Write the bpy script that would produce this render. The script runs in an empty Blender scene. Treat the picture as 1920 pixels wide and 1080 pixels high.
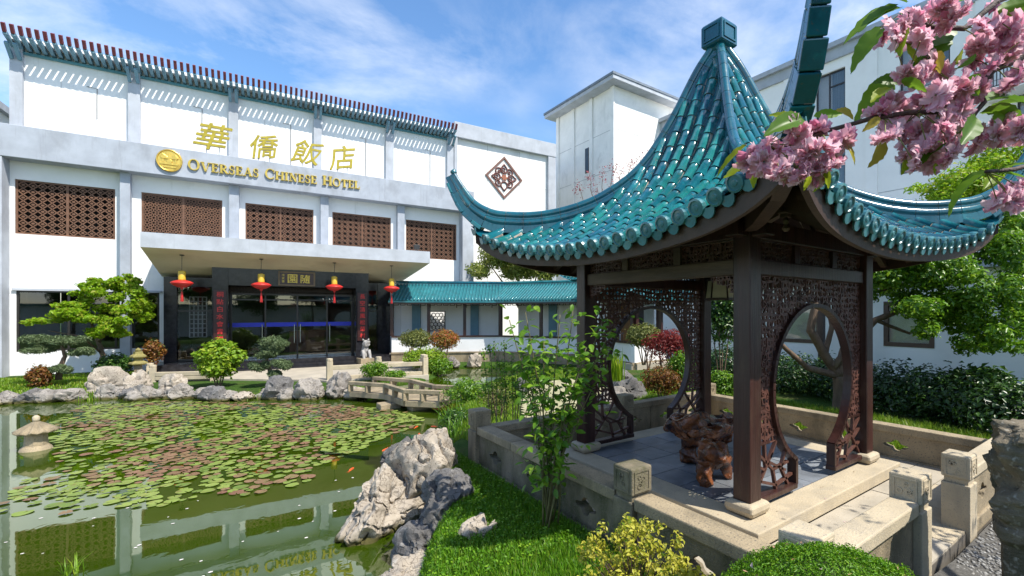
import bpy, math, random
import numpy as np
from mathutils import Vector, Matrix, noise
R = math.radians
SC = bpy.context.scene
COL = SC.collection

# ------------------------------------------------------------------ camera
YAW, EYE = 0.6584, 2.5
cam_d = bpy.data.cameras.new('camera')
cam = bpy.data.objects.new('camera', cam_d)
COL.objects.link(cam)
cam.location = (0, 0, EYE)
cam.rotation_euler = (R(90), 0, -YAW)
cam_d.sensor_fit = 'HORIZONTAL'
cam_d.sensor_width = 36.0
cam_d.lens = 882.5 / 1920 * 36
cam_d.shift_x = (960 - 1102.6) / 1920
cam_d.shift_y = (584.5 - 540) / 1920
cam_d.clip_start = 0.05
cam_d.clip_end = 3000
SC.camera = cam

# ------------------------------------------------------------------ world, sun
SUN_EL, SUN_AZ = R(54), R(22)          # azimuth measured from -Y towards +X
w = bpy.data.worlds.new('World')
SC.world = w
w.use_nodes = True
nt = w.node_tree
nt.nodes.clear()
def wn(t, **k):
    n = nt.nodes.new(t)
    for a, b in k.items():
        setattr(n, a, b)
    return n
wout = wn('ShaderNodeOutputWorld')
bg = wn('ShaderNodeBackground')
sky = wn('ShaderNodeTexSky', sky_type='NISHITA', sun_disc=False, sun_elevation=SUN_EL,
         sun_rotation=math.pi - SUN_AZ, altitude=0, air_density=1.0, dust_density=0.6, ozone_density=2.2)
tc = wn('ShaderNodeTexCoord')
sep = wn('ShaderNodeSeparateXYZ')
nt.links.new(tc.outputs['Generated'], sep.inputs[0])
den = wn('ShaderNodeMath', operation='ADD'); den.inputs[1].default_value = 0.22
mx0 = wn('ShaderNodeMath', operation='MAXIMUM'); mx0.inputs[1].default_value = 0.0
nt.links.new(sep.outputs['Z'], mx0.inputs[0]); nt.links.new(mx0.outputs[0], den.inputs[0])
dx = wn('ShaderNodeMath', operation='DIVIDE'); dy = wn('ShaderNodeMath', operation='DIVIDE')
nt.links.new(sep.outputs['X'], dx.inputs[0]); nt.links.new(den.outputs[0], dx.inputs[1])
nt.links.new(sep.outputs['Y'], dy.inputs[0]); nt.links.new(den.outputs[0], dy.inputs[1])
cmb = wn('ShaderNodeCombineXYZ')
nt.links.new(dx.outputs[0], cmb.inputs[0]); nt.links.new(dy.outputs[0], cmb.inputs[1])
mp = wn('ShaderNodeMapping'); mp.inputs['Rotation'].default_value = (0, 0, R(28)); mp.inputs['Scale'].default_value = (1.25, 1.45, 1); mp.inputs['Location'].default_value = (3.1, 1.7, 0)
nt.links.new(cmb.outputs[0], mp.inputs[0])
n1 = wn('ShaderNodeTexNoise'); n1.inputs['Scale'].default_value = 1.5; n1.inputs['Detail'].default_value = 9; n1.inputs['Roughness'].default_value = 0.62; n1.inputs['Distortion'].default_value = 0.25
n2 = wn('ShaderNodeTexNoise'); n2.inputs['Scale'].default_value = 0.8; n2.inputs['Detail'].default_value = 3
nt.links.new(mp.outputs[0], n1.inputs['Vector']); nt.links.new(mp.outputs[0], n2.inputs['Vector'])
r1 = wn('ShaderNodeMapRange'); r1.inputs[1].default_value = 0.42; r1.inputs[2].default_value = 0.74
r2 = wn('ShaderNodeMapRange'); r2.inputs[1].default_value = 0.34; r2.inputs[2].default_value = 0.66
nt.links.new(n1.outputs[0], r1.inputs[0]); nt.links.new(n2.outputs[0], r2.inputs[0])
mul = wn('ShaderNodeMath', operation='MULTIPLY')
nt.links.new(r1.outputs[0], mul.inputs[0]); nt.links.new(r2.outputs[0], mul.inputs[1])
cmul = wn('ShaderNodeMath', operation='MULTIPLY'); cmul.inputs[1].default_value = 1.25; cmul.use_clamp = True
nt.links.new(mul.outputs[0], cmul.inputs[0])
hsv = wn('ShaderNodeHueSaturation'); hsv.inputs['Saturation'].default_value = 1.16; hsv.inputs['Value'].default_value = 1.25
nt.links.new(sky.outputs[0], hsv.inputs['Color'])
mixc = wn('ShaderNodeMix', data_type='RGBA')
mixc.inputs['B'].default_value = (5.6, 5.9, 6.4, 1)
nt.links.new(cmul.outputs[0], mixc.inputs['Factor']); nt.links.new(hsv.outputs[0], mixc.inputs['A'])
nt.links.new(mixc.outputs['Result'], bg.inputs['Color'])
bg.inputs['Strength'].default_value = 0.14
nt.links.new(bg.outputs[0], wout.inputs[0])

sun_d = bpy.data.lights.new('sun', 'SUN')
sun_d.energy = 4.6
sun_d.angle = R(0.53)
sun_d.color = (1.0, 0.945, 0.85)
sun = bpy.data.objects.new('sun', sun_d)
COL.objects.link(sun)
SUN_DIR = Vector((math.sin(SUN_AZ) * math.cos(SUN_EL), -math.cos(SUN_AZ) * math.cos(SUN_EL), math.sin(SUN_EL)))
sun.rotation_euler = SUN_DIR.to_track_quat('Z', 'Y').to_euler()
sun.location = SUN_DIR * 60

vs = SC.view_settings
vs.view_transform = 'Standard'
vs.look = 'None'
vs.exposure = 0.60
vs.gamma = 1.0
vs.use_curve_mapping = False
SC.cycles.max_bounces = 7
SC.cycles.transparent_max_bounces = 12
SC.cycles.use_denoising = True
SC.cycles.sample_clamp_indirect = 6.0

# ------------------------------------------------------------------ mesh helpers
class MB:
    """collects shapes; build() links them as one mesh object"""
    def __init__(s):
        s.v = []; s.f = []; s.m = []
    def add(s, vs_, fs, mi=0):
        b = len(s.v)
        s.v.extend([tuple(p) for p in vs_])
        for f in fs:
            s.f.append(tuple(i + b for i in f)); s.m.append(mi)
        return s
    def box(s, x0, x1, y0, y1, z0, z1, mi=0):
        return s.add([(x0, y0, z0), (x1, y0, z0), (x1, y1, z0), (x0, y1, z0), (x0, y0, z1), (x1, y0, z1), (x1, y1, z1), (x0, y1, z1)],
                     [(0, 3, 2, 1), (4, 5, 6, 7), (0, 1, 5, 4), (1, 2, 6, 5), (2, 3, 7, 6), (3, 0, 4, 7)], mi)
    def bar(s, p, q, w, h, up=(0, 0, 1), mi=0, ext=0.0):
        p = Vector(p); q = Vector(q); d = (q - p)
        if d.length < 1e-6: return s
        d.normalize(); p = p - d * ext; q = q + d * ext
        u = Vector(up); sd = d.cross(u)
        if sd.length < 1e-4: sd = d.cross(Vector((1, 0, 0)))
        sd.normalize(); u = sd.cross(d)
        a, b = sd * (w / 2), u * (h / 2)
        vs_ = [p - a - b, p + a - b, p + a + b, p - a + b, q - a - b, q + a - b, q + a + b, q - a + b]
        return s.add(vs_, [(0, 1, 2, 3), (7, 6, 5, 4), (0, 4, 5, 1), (1, 5, 6, 2), (2, 6, 7, 3), (3, 7, 4, 0)], mi)
    def prism(s, poly, z0, z1, mi=0):
        n = len(poly)
        a = sum(poly[i][0] * poly[(i + 1) % n][1] - poly[(i + 1) % n][0] * poly[i][1] for i in range(n))
        if a < 0: poly = poly[::-1]
        vs_ = [(x, y, z0) for x, y in poly] + [(x, y, z1) for x, y in poly]
        fs = [tuple(range(n - 1, -1, -1)), tuple(range(n, 2 * n))] + [(i, (i + 1) % n, n + (i + 1) % n, n + i) for i in range(n)]
        return s.add(vs_, fs, mi)
    def plate(s, poly, y0, y1, mi=0):
        """polygon in x,z pushed along y"""
        n = len(poly)
        vs_ = [(x, y0, z) for x, z in poly] + [(x, y1, z) for x, z in poly]
        fs = [tuple(range(n)), tuple(range(2 * n - 1, n - 1, -1))] + [(i, n + i, n + (i + 1) % n, (i + 1) % n) for i in range(n)]
        return s.add(vs_, fs, mi)
    def ring(s, outer, inner, y0, y1, mi=0):
        """closed band between two loops of equal length in x,z pushed along y"""
        n = len(outer)
        vs_ = [(x, y0, z) for x, z in outer] + [(x, y0, z) for x, z in inner] + [(x, y1, z) for x, z in outer] + [(x, y1, z) for x, z in inner]
        fs = []
        for i in range(n):
            j = (i + 1) % n
            fs += [(i, j, n + j, n + i), (2 * n + i, 3 * n + i, 3 * n + j, 2 * n + j), (i, 2 * n + i, 2 * n + j, j), (n + i, n + j, 3 * n + j, 3 * n + i)]
        return s.add(vs_, fs, mi)
    def tube(s, pts, rad, n=8, cap=True, mi=0, arc=None):
        pts = [Vector(p) for p in pts]
        if not hasattr(rad, '__len__'): rad = [rad] * len(pts)
        vs_ = []; fs = []
        nx = None
        for i, p in enumerate(pts):
            t = (pts[min(i + 1, len(pts) - 1)] - pts[max(i - 1, 0)]).normalized()
            if nx is None:
                nx = t.cross(Vector((0, 0, 1)))
                if nx.length < 1e-3: nx = t.cross(Vector((1, 0, 0)))
                nx.normalize()
            else:
                nx = (nx - t * nx.dot(t)).normalized()
            ny = t.cross(nx)
            for k in range(n):
                a = 2 * math.pi * k / n
                vs_.append(p + nx * (math.cos(a) * rad[i]) + ny * (math.sin(a) * rad[i]))
        for i in range(len(pts) - 1):
            for k in range(n):
                k2 = (k + 1) % n
                fs.append((i * n + k, i * n + k2, (i + 1) * n + k2, (i + 1) * n + k))
        if cap:
            fs.append(tuple(range(n - 1, -1, -1))); b = (len(pts) - 1) * n
            fs.append(tuple(range(b, b + n)))
        return s.add(vs_, fs, mi)
    def lathe(s, prof, n=16, c=(0, 0, 0), mi=0, sq=0):
        """profile of (r, z); sq=4 gives a square section turned 45 degrees"""
        if sq: n = sq
        vs_ = []; fs = []
        o = math.pi / n if sq else 0
        for r, z in prof:
            for k in range(n):
                a = 2 * math.pi * k / n + o
                vs_.append((c[0] + r * math.cos(a), c[1] + r * math.sin(a), c[2] + z))
        m = len(prof)
        for i in range(m - 1):
            for k in range(n):
                k2 = (k + 1) % n
                fs.append((i * n + k, i * n + k2, (i + 1) * n + k2, (i + 1) * n + k))
        fs.append(tuple(range(n - 1, -1, -1))); fs.append(tuple(range((m - 1) * n, m * n)))
        return s.add(vs_, fs, mi)
    def mesh(s, name, mats, smooth=False):
        me = bpy.data.meshes.new(name)
        me.from_pydata(s.v, [], s.f)
        for m in (mats if isinstance(mats, (list, tuple)) else [mats]): me.materials.append(m)
        if len(set(s.m)) > 1: me.polygons.foreach_set('material_index', s.m)
        if smooth: me.polygons.foreach_set('use_smooth', [True] * len(s.f))
        me.update()
        return me
    def build(s, name, mats, parent=None, smooth=False, bevel=0, angle=None):
        o = link(name, s.mesh(name, mats, smooth), parent)
        if smooth and angle: auto_smooth(o, angle)
        if bevel:
            b = o.modifiers.new('bevel', 'BEVEL'); b.width = bevel; b.segments = 2; b.limit_method = 'ANGLE'; b.angle_limit = R(40)
        return o

def auto_smooth(o, angle=40):
    me = o.data
    try: me.set_sharp_from_angle(angle=R(angle))
    except Exception: pass

def link(name, me, parent=None, M=None):
    o = bpy.data.objects.new(name, me)
    COL.objects.link(o)
    if parent is not None: o.parent = parent
    if M is not None: o.matrix_local = M
    return o

def tag(o, label=None, cat=None, group=None, kind=None):
    if label: o['label'] = label
    if cat: o['category'] = cat
    if group: o['group'] = group
    if kind: o['kind'] = kind
    return o

def thing(name, label, cat, loc=(0, 0, 0), rz=0, group=None):
    o = bpy.data.objects.new(name, None)
    COL.objects.link(o)
    o.empty_display_size = 0.2
    o.location = loc; o.rotation_euler = (0, 0, rz)
    return tag(o, label, cat, group)

def copy_tree(o, parent=None):
    c = o.copy(); COL.objects.link(c); c.parent = parent
    for ch in list(o.children): copy_tree(ch, c)
    return c

def np_mesh(name, V, Fq, mat, parent=None, smooth=False, kind=None):
    """V (n,3) array, Fq (m,k) index array with constant k"""
    me = bpy.data.meshes.new(name)
    V = np.ascontiguousarray(V, dtype=np.float32); Fq = np.ascontiguousarray(Fq, dtype=np.int32)
    me.vertices.add(len(V)); me.vertices.foreach_set('co', V.ravel())
    k = Fq.shape[1]
    me.loops.add(Fq.size); me.loops.foreach_set('vertex_index', Fq.ravel())
    me.polygons.add(len(Fq)); me.polygons.foreach_set('loop_start', np.arange(0, Fq.size, k, dtype=np.int32))
    try: me.polygons.foreach_set('loop_total', np.full(len(Fq), k, dtype=np.int32))
    except Exception: pass
    if smooth: me.polygons.foreach_set('use_smooth', np.ones(len(Fq), dtype=bool))
    for m in (mat if isinstance(mat, (list, tuple)) else [mat]): me.materials.append(m)
    me.update(calc_edges=True); me.validate()
    o = link(name, me, parent)
    if kind: o['kind'] = kind
    return o

def interp(tab, x):
    xs = [a for a, b in tab]; ys = [b for a, b in tab]
    return float(np.interp(x, xs, ys))

def smooth_tab(tab):
    """monotone-ish cubic through (x,y) points: returns a function"""
    xs = np.array([a for a, b in tab], float); ys = np.array([b for a, b in tab], float)
    h = np.diff(xs); dl = np.diff(ys) / h
    m = np.zeros(len(xs)); m[0] = dl[0]; m[-1] = dl[-1]
    for i in range(1, len(xs) - 1):
        m[i] = (dl[i - 1] * h[i] + dl[i] * h[i - 1]) / (h[i] + h[i - 1])
    def f(x):
        x = min(max(x, xs[0]), xs[-1])
        i = min(max(int(np.searchsorted(xs, x)) - 1, 0), len(h) - 1)
        t = (x - xs[i]) / h[i]
        return float((2*t**3 - 3*t**2 + 1) * ys[i] + (t**3 - 2*t**2 + t) * h[i] * m[i] + (-2*t**3 + 3*t**2) * ys[i+1] + (t**3 - t**2) * h[i] * m[i+1])
    return f

def smoothstep(a, b, x):
    t = np.clip((x - a) / (b - a), 0, 1)
    return t * t * (3 - 2 * t)

# ------------------------------------------------------------------ materials
MATS = {}
def nodes_of(name):
    m = bpy.data.materials.new(name); m.use_nodes = True
    t = m.node_tree; t.nodes.clear()
    out = t.nodes.new('ShaderNodeOutputMaterial'); b = t.nodes.new('ShaderNodeBsdfPrincipled')
    t.links.new(b.outputs[0], out.inputs[0])
    return m, t, b, out

def ramp2(t, fac, c1, c2, lo=0.0, hi=1.0):
    r = t.nodes.new('ShaderNodeMapRange'); r.inputs[1].default_value = lo; r.inputs[2].default_value = hi
    t.links.new(fac, r.inputs[0])
    mx = t.nodes.new('ShaderNodeMix'); mx.data_type = 'RGBA'
    t.links.new(r.outputs[0], mx.inputs['Factor'])
    for key, c in (('A', c1), ('B', c2)):
        if hasattr(c, 'is_linked'): t.links.new(c, mx.inputs[key])
        else: mx.inputs[key].default_value = (*c[:3], 1)
    return mx.outputs['Result']

def noise_tex(t, vec, scale, detail=4, rough=0.55, dist=0):
    n = t.nodes.new('ShaderNodeTexNoise'); n.inputs['Scale'].default_value = scale; n.inputs['Detail'].default_value = detail
    n.inputs['Roughness'].default_value = rough; n.inputs['Distortion'].default_value = dist
    if vec is not None: t.links.new(vec, n.inputs['Vector'])
    return n.outputs[0]

def pos_vec(t, scale=(1, 1, 1), rot=(0, 0, 0), space='world'):
    if space == 'world':
        g = t.nodes.new('ShaderNodeNewGeometry'); src = g.outputs['Position']
    else:
        g = t.nodes.new('ShaderNodeTexCoord'); src = g.outputs['Object']
    mpn = t.nodes.new('ShaderNodeMapping'); mpn.inputs['Scale'].default_value = scale; mpn.inputs['Rotation'].default_value = rot
    t.links.new(src, mpn.inputs[0])
    return mpn.outputs[0]

def mat(name, col, rough=0.6, *a_, streak=None, **k_):
    if name in MATS: return MATS[name]
    m = mat0(name, col, rough, *a_, **k_)
    if streak:
        t = m.node_tree; b = [n for n in t.nodes if n.type == 'BSDF_PRINCIPLED'][0]; src = b.inputs['Base Color'].links[0].from_socket
        c = ramp2(t, noise_tex(t, pos_vec(t, (3.5, 3.5, 0.16)), 2.2, 6, 0.7), src, streak[0], streak[1], streak[2])
        t.links.new(c, b.inputs['Base Color'])
    return m
def mat0(name, col, rough=0.6, var=0.18, scale=4.0, bump=0.0, bscale=25.0, metal=0.0, stain=None, coat=0.0, stretch=(1, 1, 1), rnd=0.0, speck=None, spec=0.5, detail=6):
    if name in MATS: return MATS[name]
    m, t, b, out = nodes_of(name)
    pv = pos_vec(t, stretch)
    lo = tuple(c * (1 - var) for c in col); hi = tuple(min(1, c * (1 + var)) for c in col)
    c = ramp2(t, noise_tex(t, pv, scale, detail), lo, hi, 0.3, 0.7)
    if stain:
        scol, sscale, a, bb = stain
        c = ramp2(t, noise_tex(t, pos_vec(t, (1, 1, 0.45)), sscale, 7, 0.62, 0.3), c, scol, a, bb)
    if speck:
        pcol, pscale, a, bb = speck
        c = ramp2(t, noise_tex(t, pos_vec(t), pscale, 2, 0.5), c, pcol, a, bb)
    if rnd:
        oi = t.nodes.new('ShaderNodeObjectInfo')
        hs = t.nodes.new('ShaderNodeHueSaturation')
        mr = t.nodes.new('ShaderNodeMapRange'); mr.inputs[3].default_value = 1 - rnd; mr.inputs[4].default_value = 1 + rnd
        t.links.new(oi.outputs['Random'], mr.inputs[0]); t.links.new(mr.outputs[0], hs.inputs['Value'])
        t.links.new(c, hs.inputs['Color']); c = hs.outputs[0]
    t.links.new(c, b.inputs['Base Color'])
    b.inputs['Roughness'].default_value = rough; b.inputs['Metallic'].default_value = metal
    b.inputs['Specular IOR Level'].default_value = spec
    if coat: b.inputs['Coat Weight'].default_value = coat; b.inputs['Coat Roughness'].default_value = 0.06
    if bump:
        bn = t.nodes.new('ShaderNodeBump'); bn.inputs['Strength'].default_value = bump; bn.inputs['Distance'].default_value = 0.02
        t.links.new(noise_tex(t, pv, bscale, 5, 0.6), bn.inputs['Height']); t.links.new(bn.outputs[0], b.inputs['Normal'])
    MATS[name] = m
    return m

def leafmat(name, c1, c2, c3=None, trans=0.35, rough=0.45, spec=0.35):
    if name in MATS: return MATS[name]
    m, t, b, out = nodes_of(name)
    g = t.nodes.new('ShaderNodeNewGeometry'); oi = t.nodes.new('ShaderNodeObjectInfo')
    ad = t.nodes.new('ShaderNodeMath'); ad.operation = 'ADD'; fr = t.nodes.new('ShaderNodeMath'); fr.operation = 'FRACT'
    t.links.new(g.outputs['Random Per Island'], ad.inputs[0]); t.links.new(oi.outputs['Random'], ad.inputs[1]); t.links.new(ad.outputs[0], fr.inputs[0])
    c = ramp2(t, fr.outputs[0], c1, c2, 0.1, 0.8)
    if c3: c = ramp2(t, fr.outputs[0], c, c3, 0.82, 0.9)
    c = ramp2(t, noise_tex(t, pos_vec(t), 3.0, 2), c, tuple(x * 0.7 for x in c1), 0.62, 0.85)
    t.links.new(c, b.inputs['Base Color']); b.inputs['Roughness'].default_value = rough; b.inputs['Specular IOR Level'].default_value = spec
    tr = t.nodes.new('ShaderNodeBsdfTranslucent'); t.links.new(c, tr.inputs['Color'])
    mx = t.nodes.new('ShaderNodeMixShader'); mx.inputs[0].default_value = trans
    t.links.new(b.outputs[0], mx.inputs[1]); t.links.new(tr.outputs[0], mx.inputs[2]); t.links.new(mx.outputs[0], out.inputs[0])
    MATS[name] = m
    return m

WHITE = mat('white_render', (0.76, 0.76, 0.75), 0.85, 0.05, 1.2, 0.06, 30, stain=((0.52, 0.52, 0.50), 0.9, 0.56, 0.92), streak=((0.48, 0.48, 0.46), .60, .90))
WHITE_OLD = mat('aged_white_render', (0.80, 0.785, 0.75), 0.88, 0.06, 1.6, 0.08, 30, stain=((0.47, 0.47, 0.44), 1.1, 0.56, 0.85))
GREYP = mat('grey_paint', (0.34, 0.37, 0.42), 0.8, 0.12, 2.0, 0.10, 40, stain=((0.22, 0.235, 0.255), 1.3, 0.52, 0.8), streak=((0.20, 0.205, 0.21), .60, .85))
GREYL = mat('pale_grey_paint', (0.40, 0.425, 0.465), 0.8, 0.12, 2.0, 0.10, 40, stain=((0.27, 0.285, 0.30), 1.0, 0.52, 0.8), streak=((0.24, 0.245, 0.25), .60, .85))
BLUEP = mat('blue_grey_paint', (0.13, 0.25, 0.32), 0.7, 0.12, 3, 0.05)
TEALP = mat('teal_strip_paint', (0.06, 0.20, 0.24), 0.6, 0.15, 3)
REDTIP = mat('dark_red_paint', (0.17, 0.03, 0.035), 0.6, 0.25, 8)
CREAM = mat('cream_soffit_paint', (0.62, 0.56, 0.42), 0.8, 0.07, 1.0, 0.05, 30, stain=((0.45, 0.39, 0.27), 0.8, 0.55, 0.85))
GRANITE = mat('black_granite', (0.018, 0.018, 0.022), 0.16, 0.5, 7, speck=((0.06, 0.055, 0.05), 90, 0.62, 0.75), spec=.3)
LATT = mat('lattice_wood', (0.145, 0.07, 0.038), 0.6, 0.25, 5, 0.1)
DARKIN = mat('unlit_room_black', (0.012, 0.011, 0.010), 0.9, 0.2)
GOLD = mat('gold_leaf', (0.78, 0.50, 0.10), 0.28, 0.15, 8, 0.12, 30, metal=0.85)
GOLDP = mat('gold_paint', (0.56, 0.40, 0.075), 0.35, 0.2, 8, metal=0.5)
REDL = mat('lantern_red', (0.50, 0.022, 0.02), 0.45, 0.15, 5)
YELL = mat('lantern_yellow', (0.60, 0.40, 0.035), 0.5, 0.15, 6)
REDCH = mat('red_character_paint', (0.62, 0.03, 0.025), 0.5, 0.1)
DKBOARD = mat('dark_lacquer_board', (0.045, 0.016, 0.010), 0.3, 0.3, 6)
BLUETAPE = mat('blue_band', (0.008, 0.02, 0.42), 0.4, 0.05)
METAL = mat('brushed_steel', (0.5, 0.5, 0.5), 0.25, 0.1, metal=1.0)
BLACKM = mat('black_metal', (0.02, 0.02, 0.02), 0.4, 0.2)
WOOD = mat('dark_red_brown_wood', (0.036, 0.013, 0.010), 0.36, 0.5, 9, 0.35, 45, stretch=(1, 1, 0.07), stain=((0.060, 0.034, 0.022), 7, 0.52, 0.78))
WOODG = mat('weathered_wood', (0.085, 0.056, 0.038), 0.6, 0.35, 9, 0.3, 45, stretch=(0.18, 0.18, 1))
WOODH = mat('eave_board_wood', (0.052, 0.027, 0.018), 0.55, 0.3, 8, 0.2, 40)
WOODC = mat('carved_wood', (0.085, 0.034, 0.023), 0.5, 0.4, 14, 0.2, 60)
STONE = mat('garden_stone', (0.33, 0.262, 0.165), 0.85, 0.16, 5, 0.5, 60, stain=((0.10, 0.085, 0.055), 1.7, 0.46, 0.70), speck=((0.16, 0.135, 0.10), 55, 0.56, 0.7))
STONEM = mat('mossy_stone', (0.23, 0.19, 0.13), 0.9, 0.2, 5, 0.5, 60, stain=((0.045, 0.052, 0.016), 1.9, 0.36, 0.58), speck=((0.15, 0.13, 0.10), 60, 0.55, 0.7))
STONEL = mat('pale_stone', (0.46, 0.385, 0.265), 0.85, 0.12, 4, 0.35, 60, stain=((0.28, 0.25, 0.20), 2.2, 0.52, 0.78), speck=((0.30, 0.27, 0.22), 70, 0.58, 0.7))
PAVE = mat('pale_paving', (0.40, 0.355, 0.28), 0.85, 0.12, 3, 0.25, 50, stain=((0.27, 0.245, 0.20), 1.4, 0.5, 0.8))
FLOORT = mat('grey_floor_tile', (0.17, 0.185, 0.205), 0.5, 0.22, 5, 0.12, 40, rnd=0.22, stain=((0.095, 0.10, 0.11), 2.2, 0.48, 0.75))
def tile_mat(name, c1, c2, rough=0.13):
    m, t, b, out = nodes_of(name)
    oi = t.nodes.new('ShaderNodeObjectInfo')
    c = ramp2(t, oi.outputs['Random'], c1, c2)
    c = ramp2(t, noise_tex(t, pos_vec(t), 5, 6, 0.65), c, tuple(x * 0.55 for x in c1), 0.45, 0.8)
    c = ramp2(t, noise_tex(t, pos_vec(t), 2.4, 6, 0.7), c, tuple(x * 1.5 + .012 for x in c2), 0.55, 0.85)
    c = ramp2(t, noise_tex(t, pos_vec(t), 17, 6, 0.75), c, (0.085, 0.075, 0.05), 0.575, 0.74)
    t.links.new(c, b.inputs['Base Color'])
    rr = t.nodes.new('ShaderNodeMapRange'); rr.inputs[3].default_value = rough * 0.7; rr.inputs[4].default_value = rough * 2.6
    t.links.new(noise_tex(t, pos_vec(t), 9, 4), rr.inputs[0]); t.links.new(rr.outputs[0], b.inputs['Roughness'])
    b.inputs['Specular IOR Level'].default_value = 0.6
    b.inputs['Coat Weight'].default_value = 0.5; b.inputs['Coat Roughness'].default_value = 0.08
    bn = t.nodes.new('ShaderNodeBump'); bn.inputs['Strength'].default_value = 0.12; bn.inputs['Distance'].default_value = 0.01
    t.links.new(noise_tex(t, pos_vec(t), 22, 3), bn.inputs['Height']); t.links.new(bn.outputs[0], b.inputs['Normal'])
    MATS[name] = m
    return m
TEAL = tile_mat('teal_glazed_tile', (0.003, 0.078, 0.120), (0.010, 0.175, 0.19))
TEALD = tile_mat('dark_teal_glazed_tile', (0.004, 0.085, 0.125), (0.006, 0.12, 0.15))
TEALG = tile_mat('green_teal_glazed_tile', (0.004, 0.095, 0.115), (0.012, 0.175, 0.165))
TEALE = tile_mat('weathered_teal_tile_end', (0.02, 0.13, 0.15), (0.05, 0.20, 0.21), 0.22)
TEALC = tile_mat('corridor_teal_tile', (0.004, 0.13, 0.165), (0.008, 0.17, 0.19), 0.36)
MORTAR = mat('pale_mortar', (0.36, 0.31, 0.25), 0.9, 0.25, 10)
def rock_mat(name, c1, c2, vein, dark):
    m, t, b, out = nodes_of(name)
    pv = pos_vec(t)
    c = ramp2(t, noise_tex(t, pv, 2.3, 8, 0.62, 0.4), c1, c2, 0.3, 0.7)
    c = ramp2(t, noise_tex(t, pv, 7, 8, 0.7, 1.2), c, vein, 0.56, 0.72)
    vo = t.nodes.new('ShaderNodeTexVoronoi'); vo.feature = 'DISTANCE_TO_EDGE'; vo.inputs['Scale'].default_value = 4.5
    nz = t.nodes.new('ShaderNodeTexNoise'); nz.inputs['Scale'].default_value = 6; t.links.new(pv, nz.inputs['Vector'])
    va = t.nodes.new('ShaderNodeVectorMath'); va.operation = 'ADD'; t.links.new(pv, va.inputs[0]); t.links.new(nz.outputs['Color'], va.inputs[1])
    t.links.new(va.outputs[0], vo.inputs['Vector'])
    c = ramp2(t, vo.outputs[0], dark, c, 0.0, 0.05)
    g = t.nodes.new('ShaderNodeNewGeometry'); sp = t.nodes.new('ShaderNodeSeparateXYZ'); t.links.new(g.outputs['Position'], sp.inputs[0])
    za = t.nodes.new('ShaderNodeMath'); za.operation = 'MULTIPLY_ADD'; t.links.new(noise_tex(t, pv, 5, 4), za.inputs[0]); za.inputs[1].default_value = -.12; t.links.new(sp.outputs['Z'], za.inputs[2])
    c = ramp2(t, za.outputs[0], (0.07, 0.062, 0.018), c, -.02, .045)
    t.links.new(c, b.inputs['Base Color']); b.inputs['Roughness'].default_value = 0.85; b.inputs['Specular IOR Level'].default_value = 0.3
    bn = t.nodes.new('ShaderNodeBump'); bn.inputs['Strength'].default_value = 0.5; bn.inputs['Distance'].default_value = 0.04
    t.links.new(noise_tex(t, pv, 14, 8, 0.7, 0.5), bn.inputs['Height']); t.links.new(bn.outputs[0], b.inputs['Normal'])
    MATS[name] = m
    return m
ROCK = rock_mat('garden_rock', (0.17, 0.155, 0.14), (0.33, 0.30, 0.26), (0.46, 0.42, 0.37), (0.075, 0.065, 0.055))
ROCKW = rock_mat('warm_pale_rock', (0.27, 0.23, 0.185), (0.43, 0.375, 0.30), (0.50, 0.45, 0.375), (0.12, 0.098, 0.075))
ROCKD = rock_mat('dark_blue_rock', (0.085, 0.082, 0.08), (0.18, 0.172, 0.165), (0.36, 0.345, 0.32), (0.04, 0.037, 0.034))
BARK = mat('bark', (0.13, 0.085, 0.055), 0.9, 0.4, 9, 0.8, 40, stretch=(1, 1, 0.3), stain=((0.17, 0.155, 0.10), 5, 0.55, 0.75))
TWIG = mat('cherry_twig', (0.075, 0.045, 0.035), 0.7, 0.35, 30, 0.5, 90)
SOIL = mat('soil', (0.09, 0.07, 0.045), 0.95, 0.3, 5, 0.6, 30)
def glass_mat(name, tint=(0.03, 0.035, 0.035), trans=0.8):
    m, t, b, out = nodes_of(name)
    gl = t.nodes.new('ShaderNodeBsdfGlossy'); gl.inputs['Roughness'].default_value = 0.02; gl.inputs['Color'].default_value = (0.95, 1, 0.98, 1)
    tp = t.nodes.new('ShaderNodeBsdfTransparent'); tp.inputs['Color'].default_value = (trans, trans, trans, 1)
    fr = t.nodes.new('ShaderNodeFresnel'); fr.inputs['IOR'].default_value = 2.0
    geo = t.nodes.new('ShaderNodeNewGeometry'); inv = t.nodes.new('ShaderNodeMath'); inv.operation = 'SUBTRACT'; inv.inputs[0].default_value = 1.0; t.links.new(geo.outputs['Backfacing'], inv.inputs[1])
    ml = t.nodes.new('ShaderNodeMath'); ml.operation = 'MULTIPLY'; t.links.new(fr.outputs[0], ml.inputs[0]); t.links.new(inv.outputs[0], ml.inputs[1])
    mx = t.nodes.new('ShaderNodeMixShader'); t.links.new(ml.outputs[0], mx.inputs[0]); t.links.new(tp.outputs[0], mx.inputs[1]); t.links.new(gl.outputs[0], mx.inputs[2])
    t.links.new(mx.outputs[0], out.inputs[0])
    MATS[name] = m
    return m
GLASS = glass_mat('window_glass')

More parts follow.
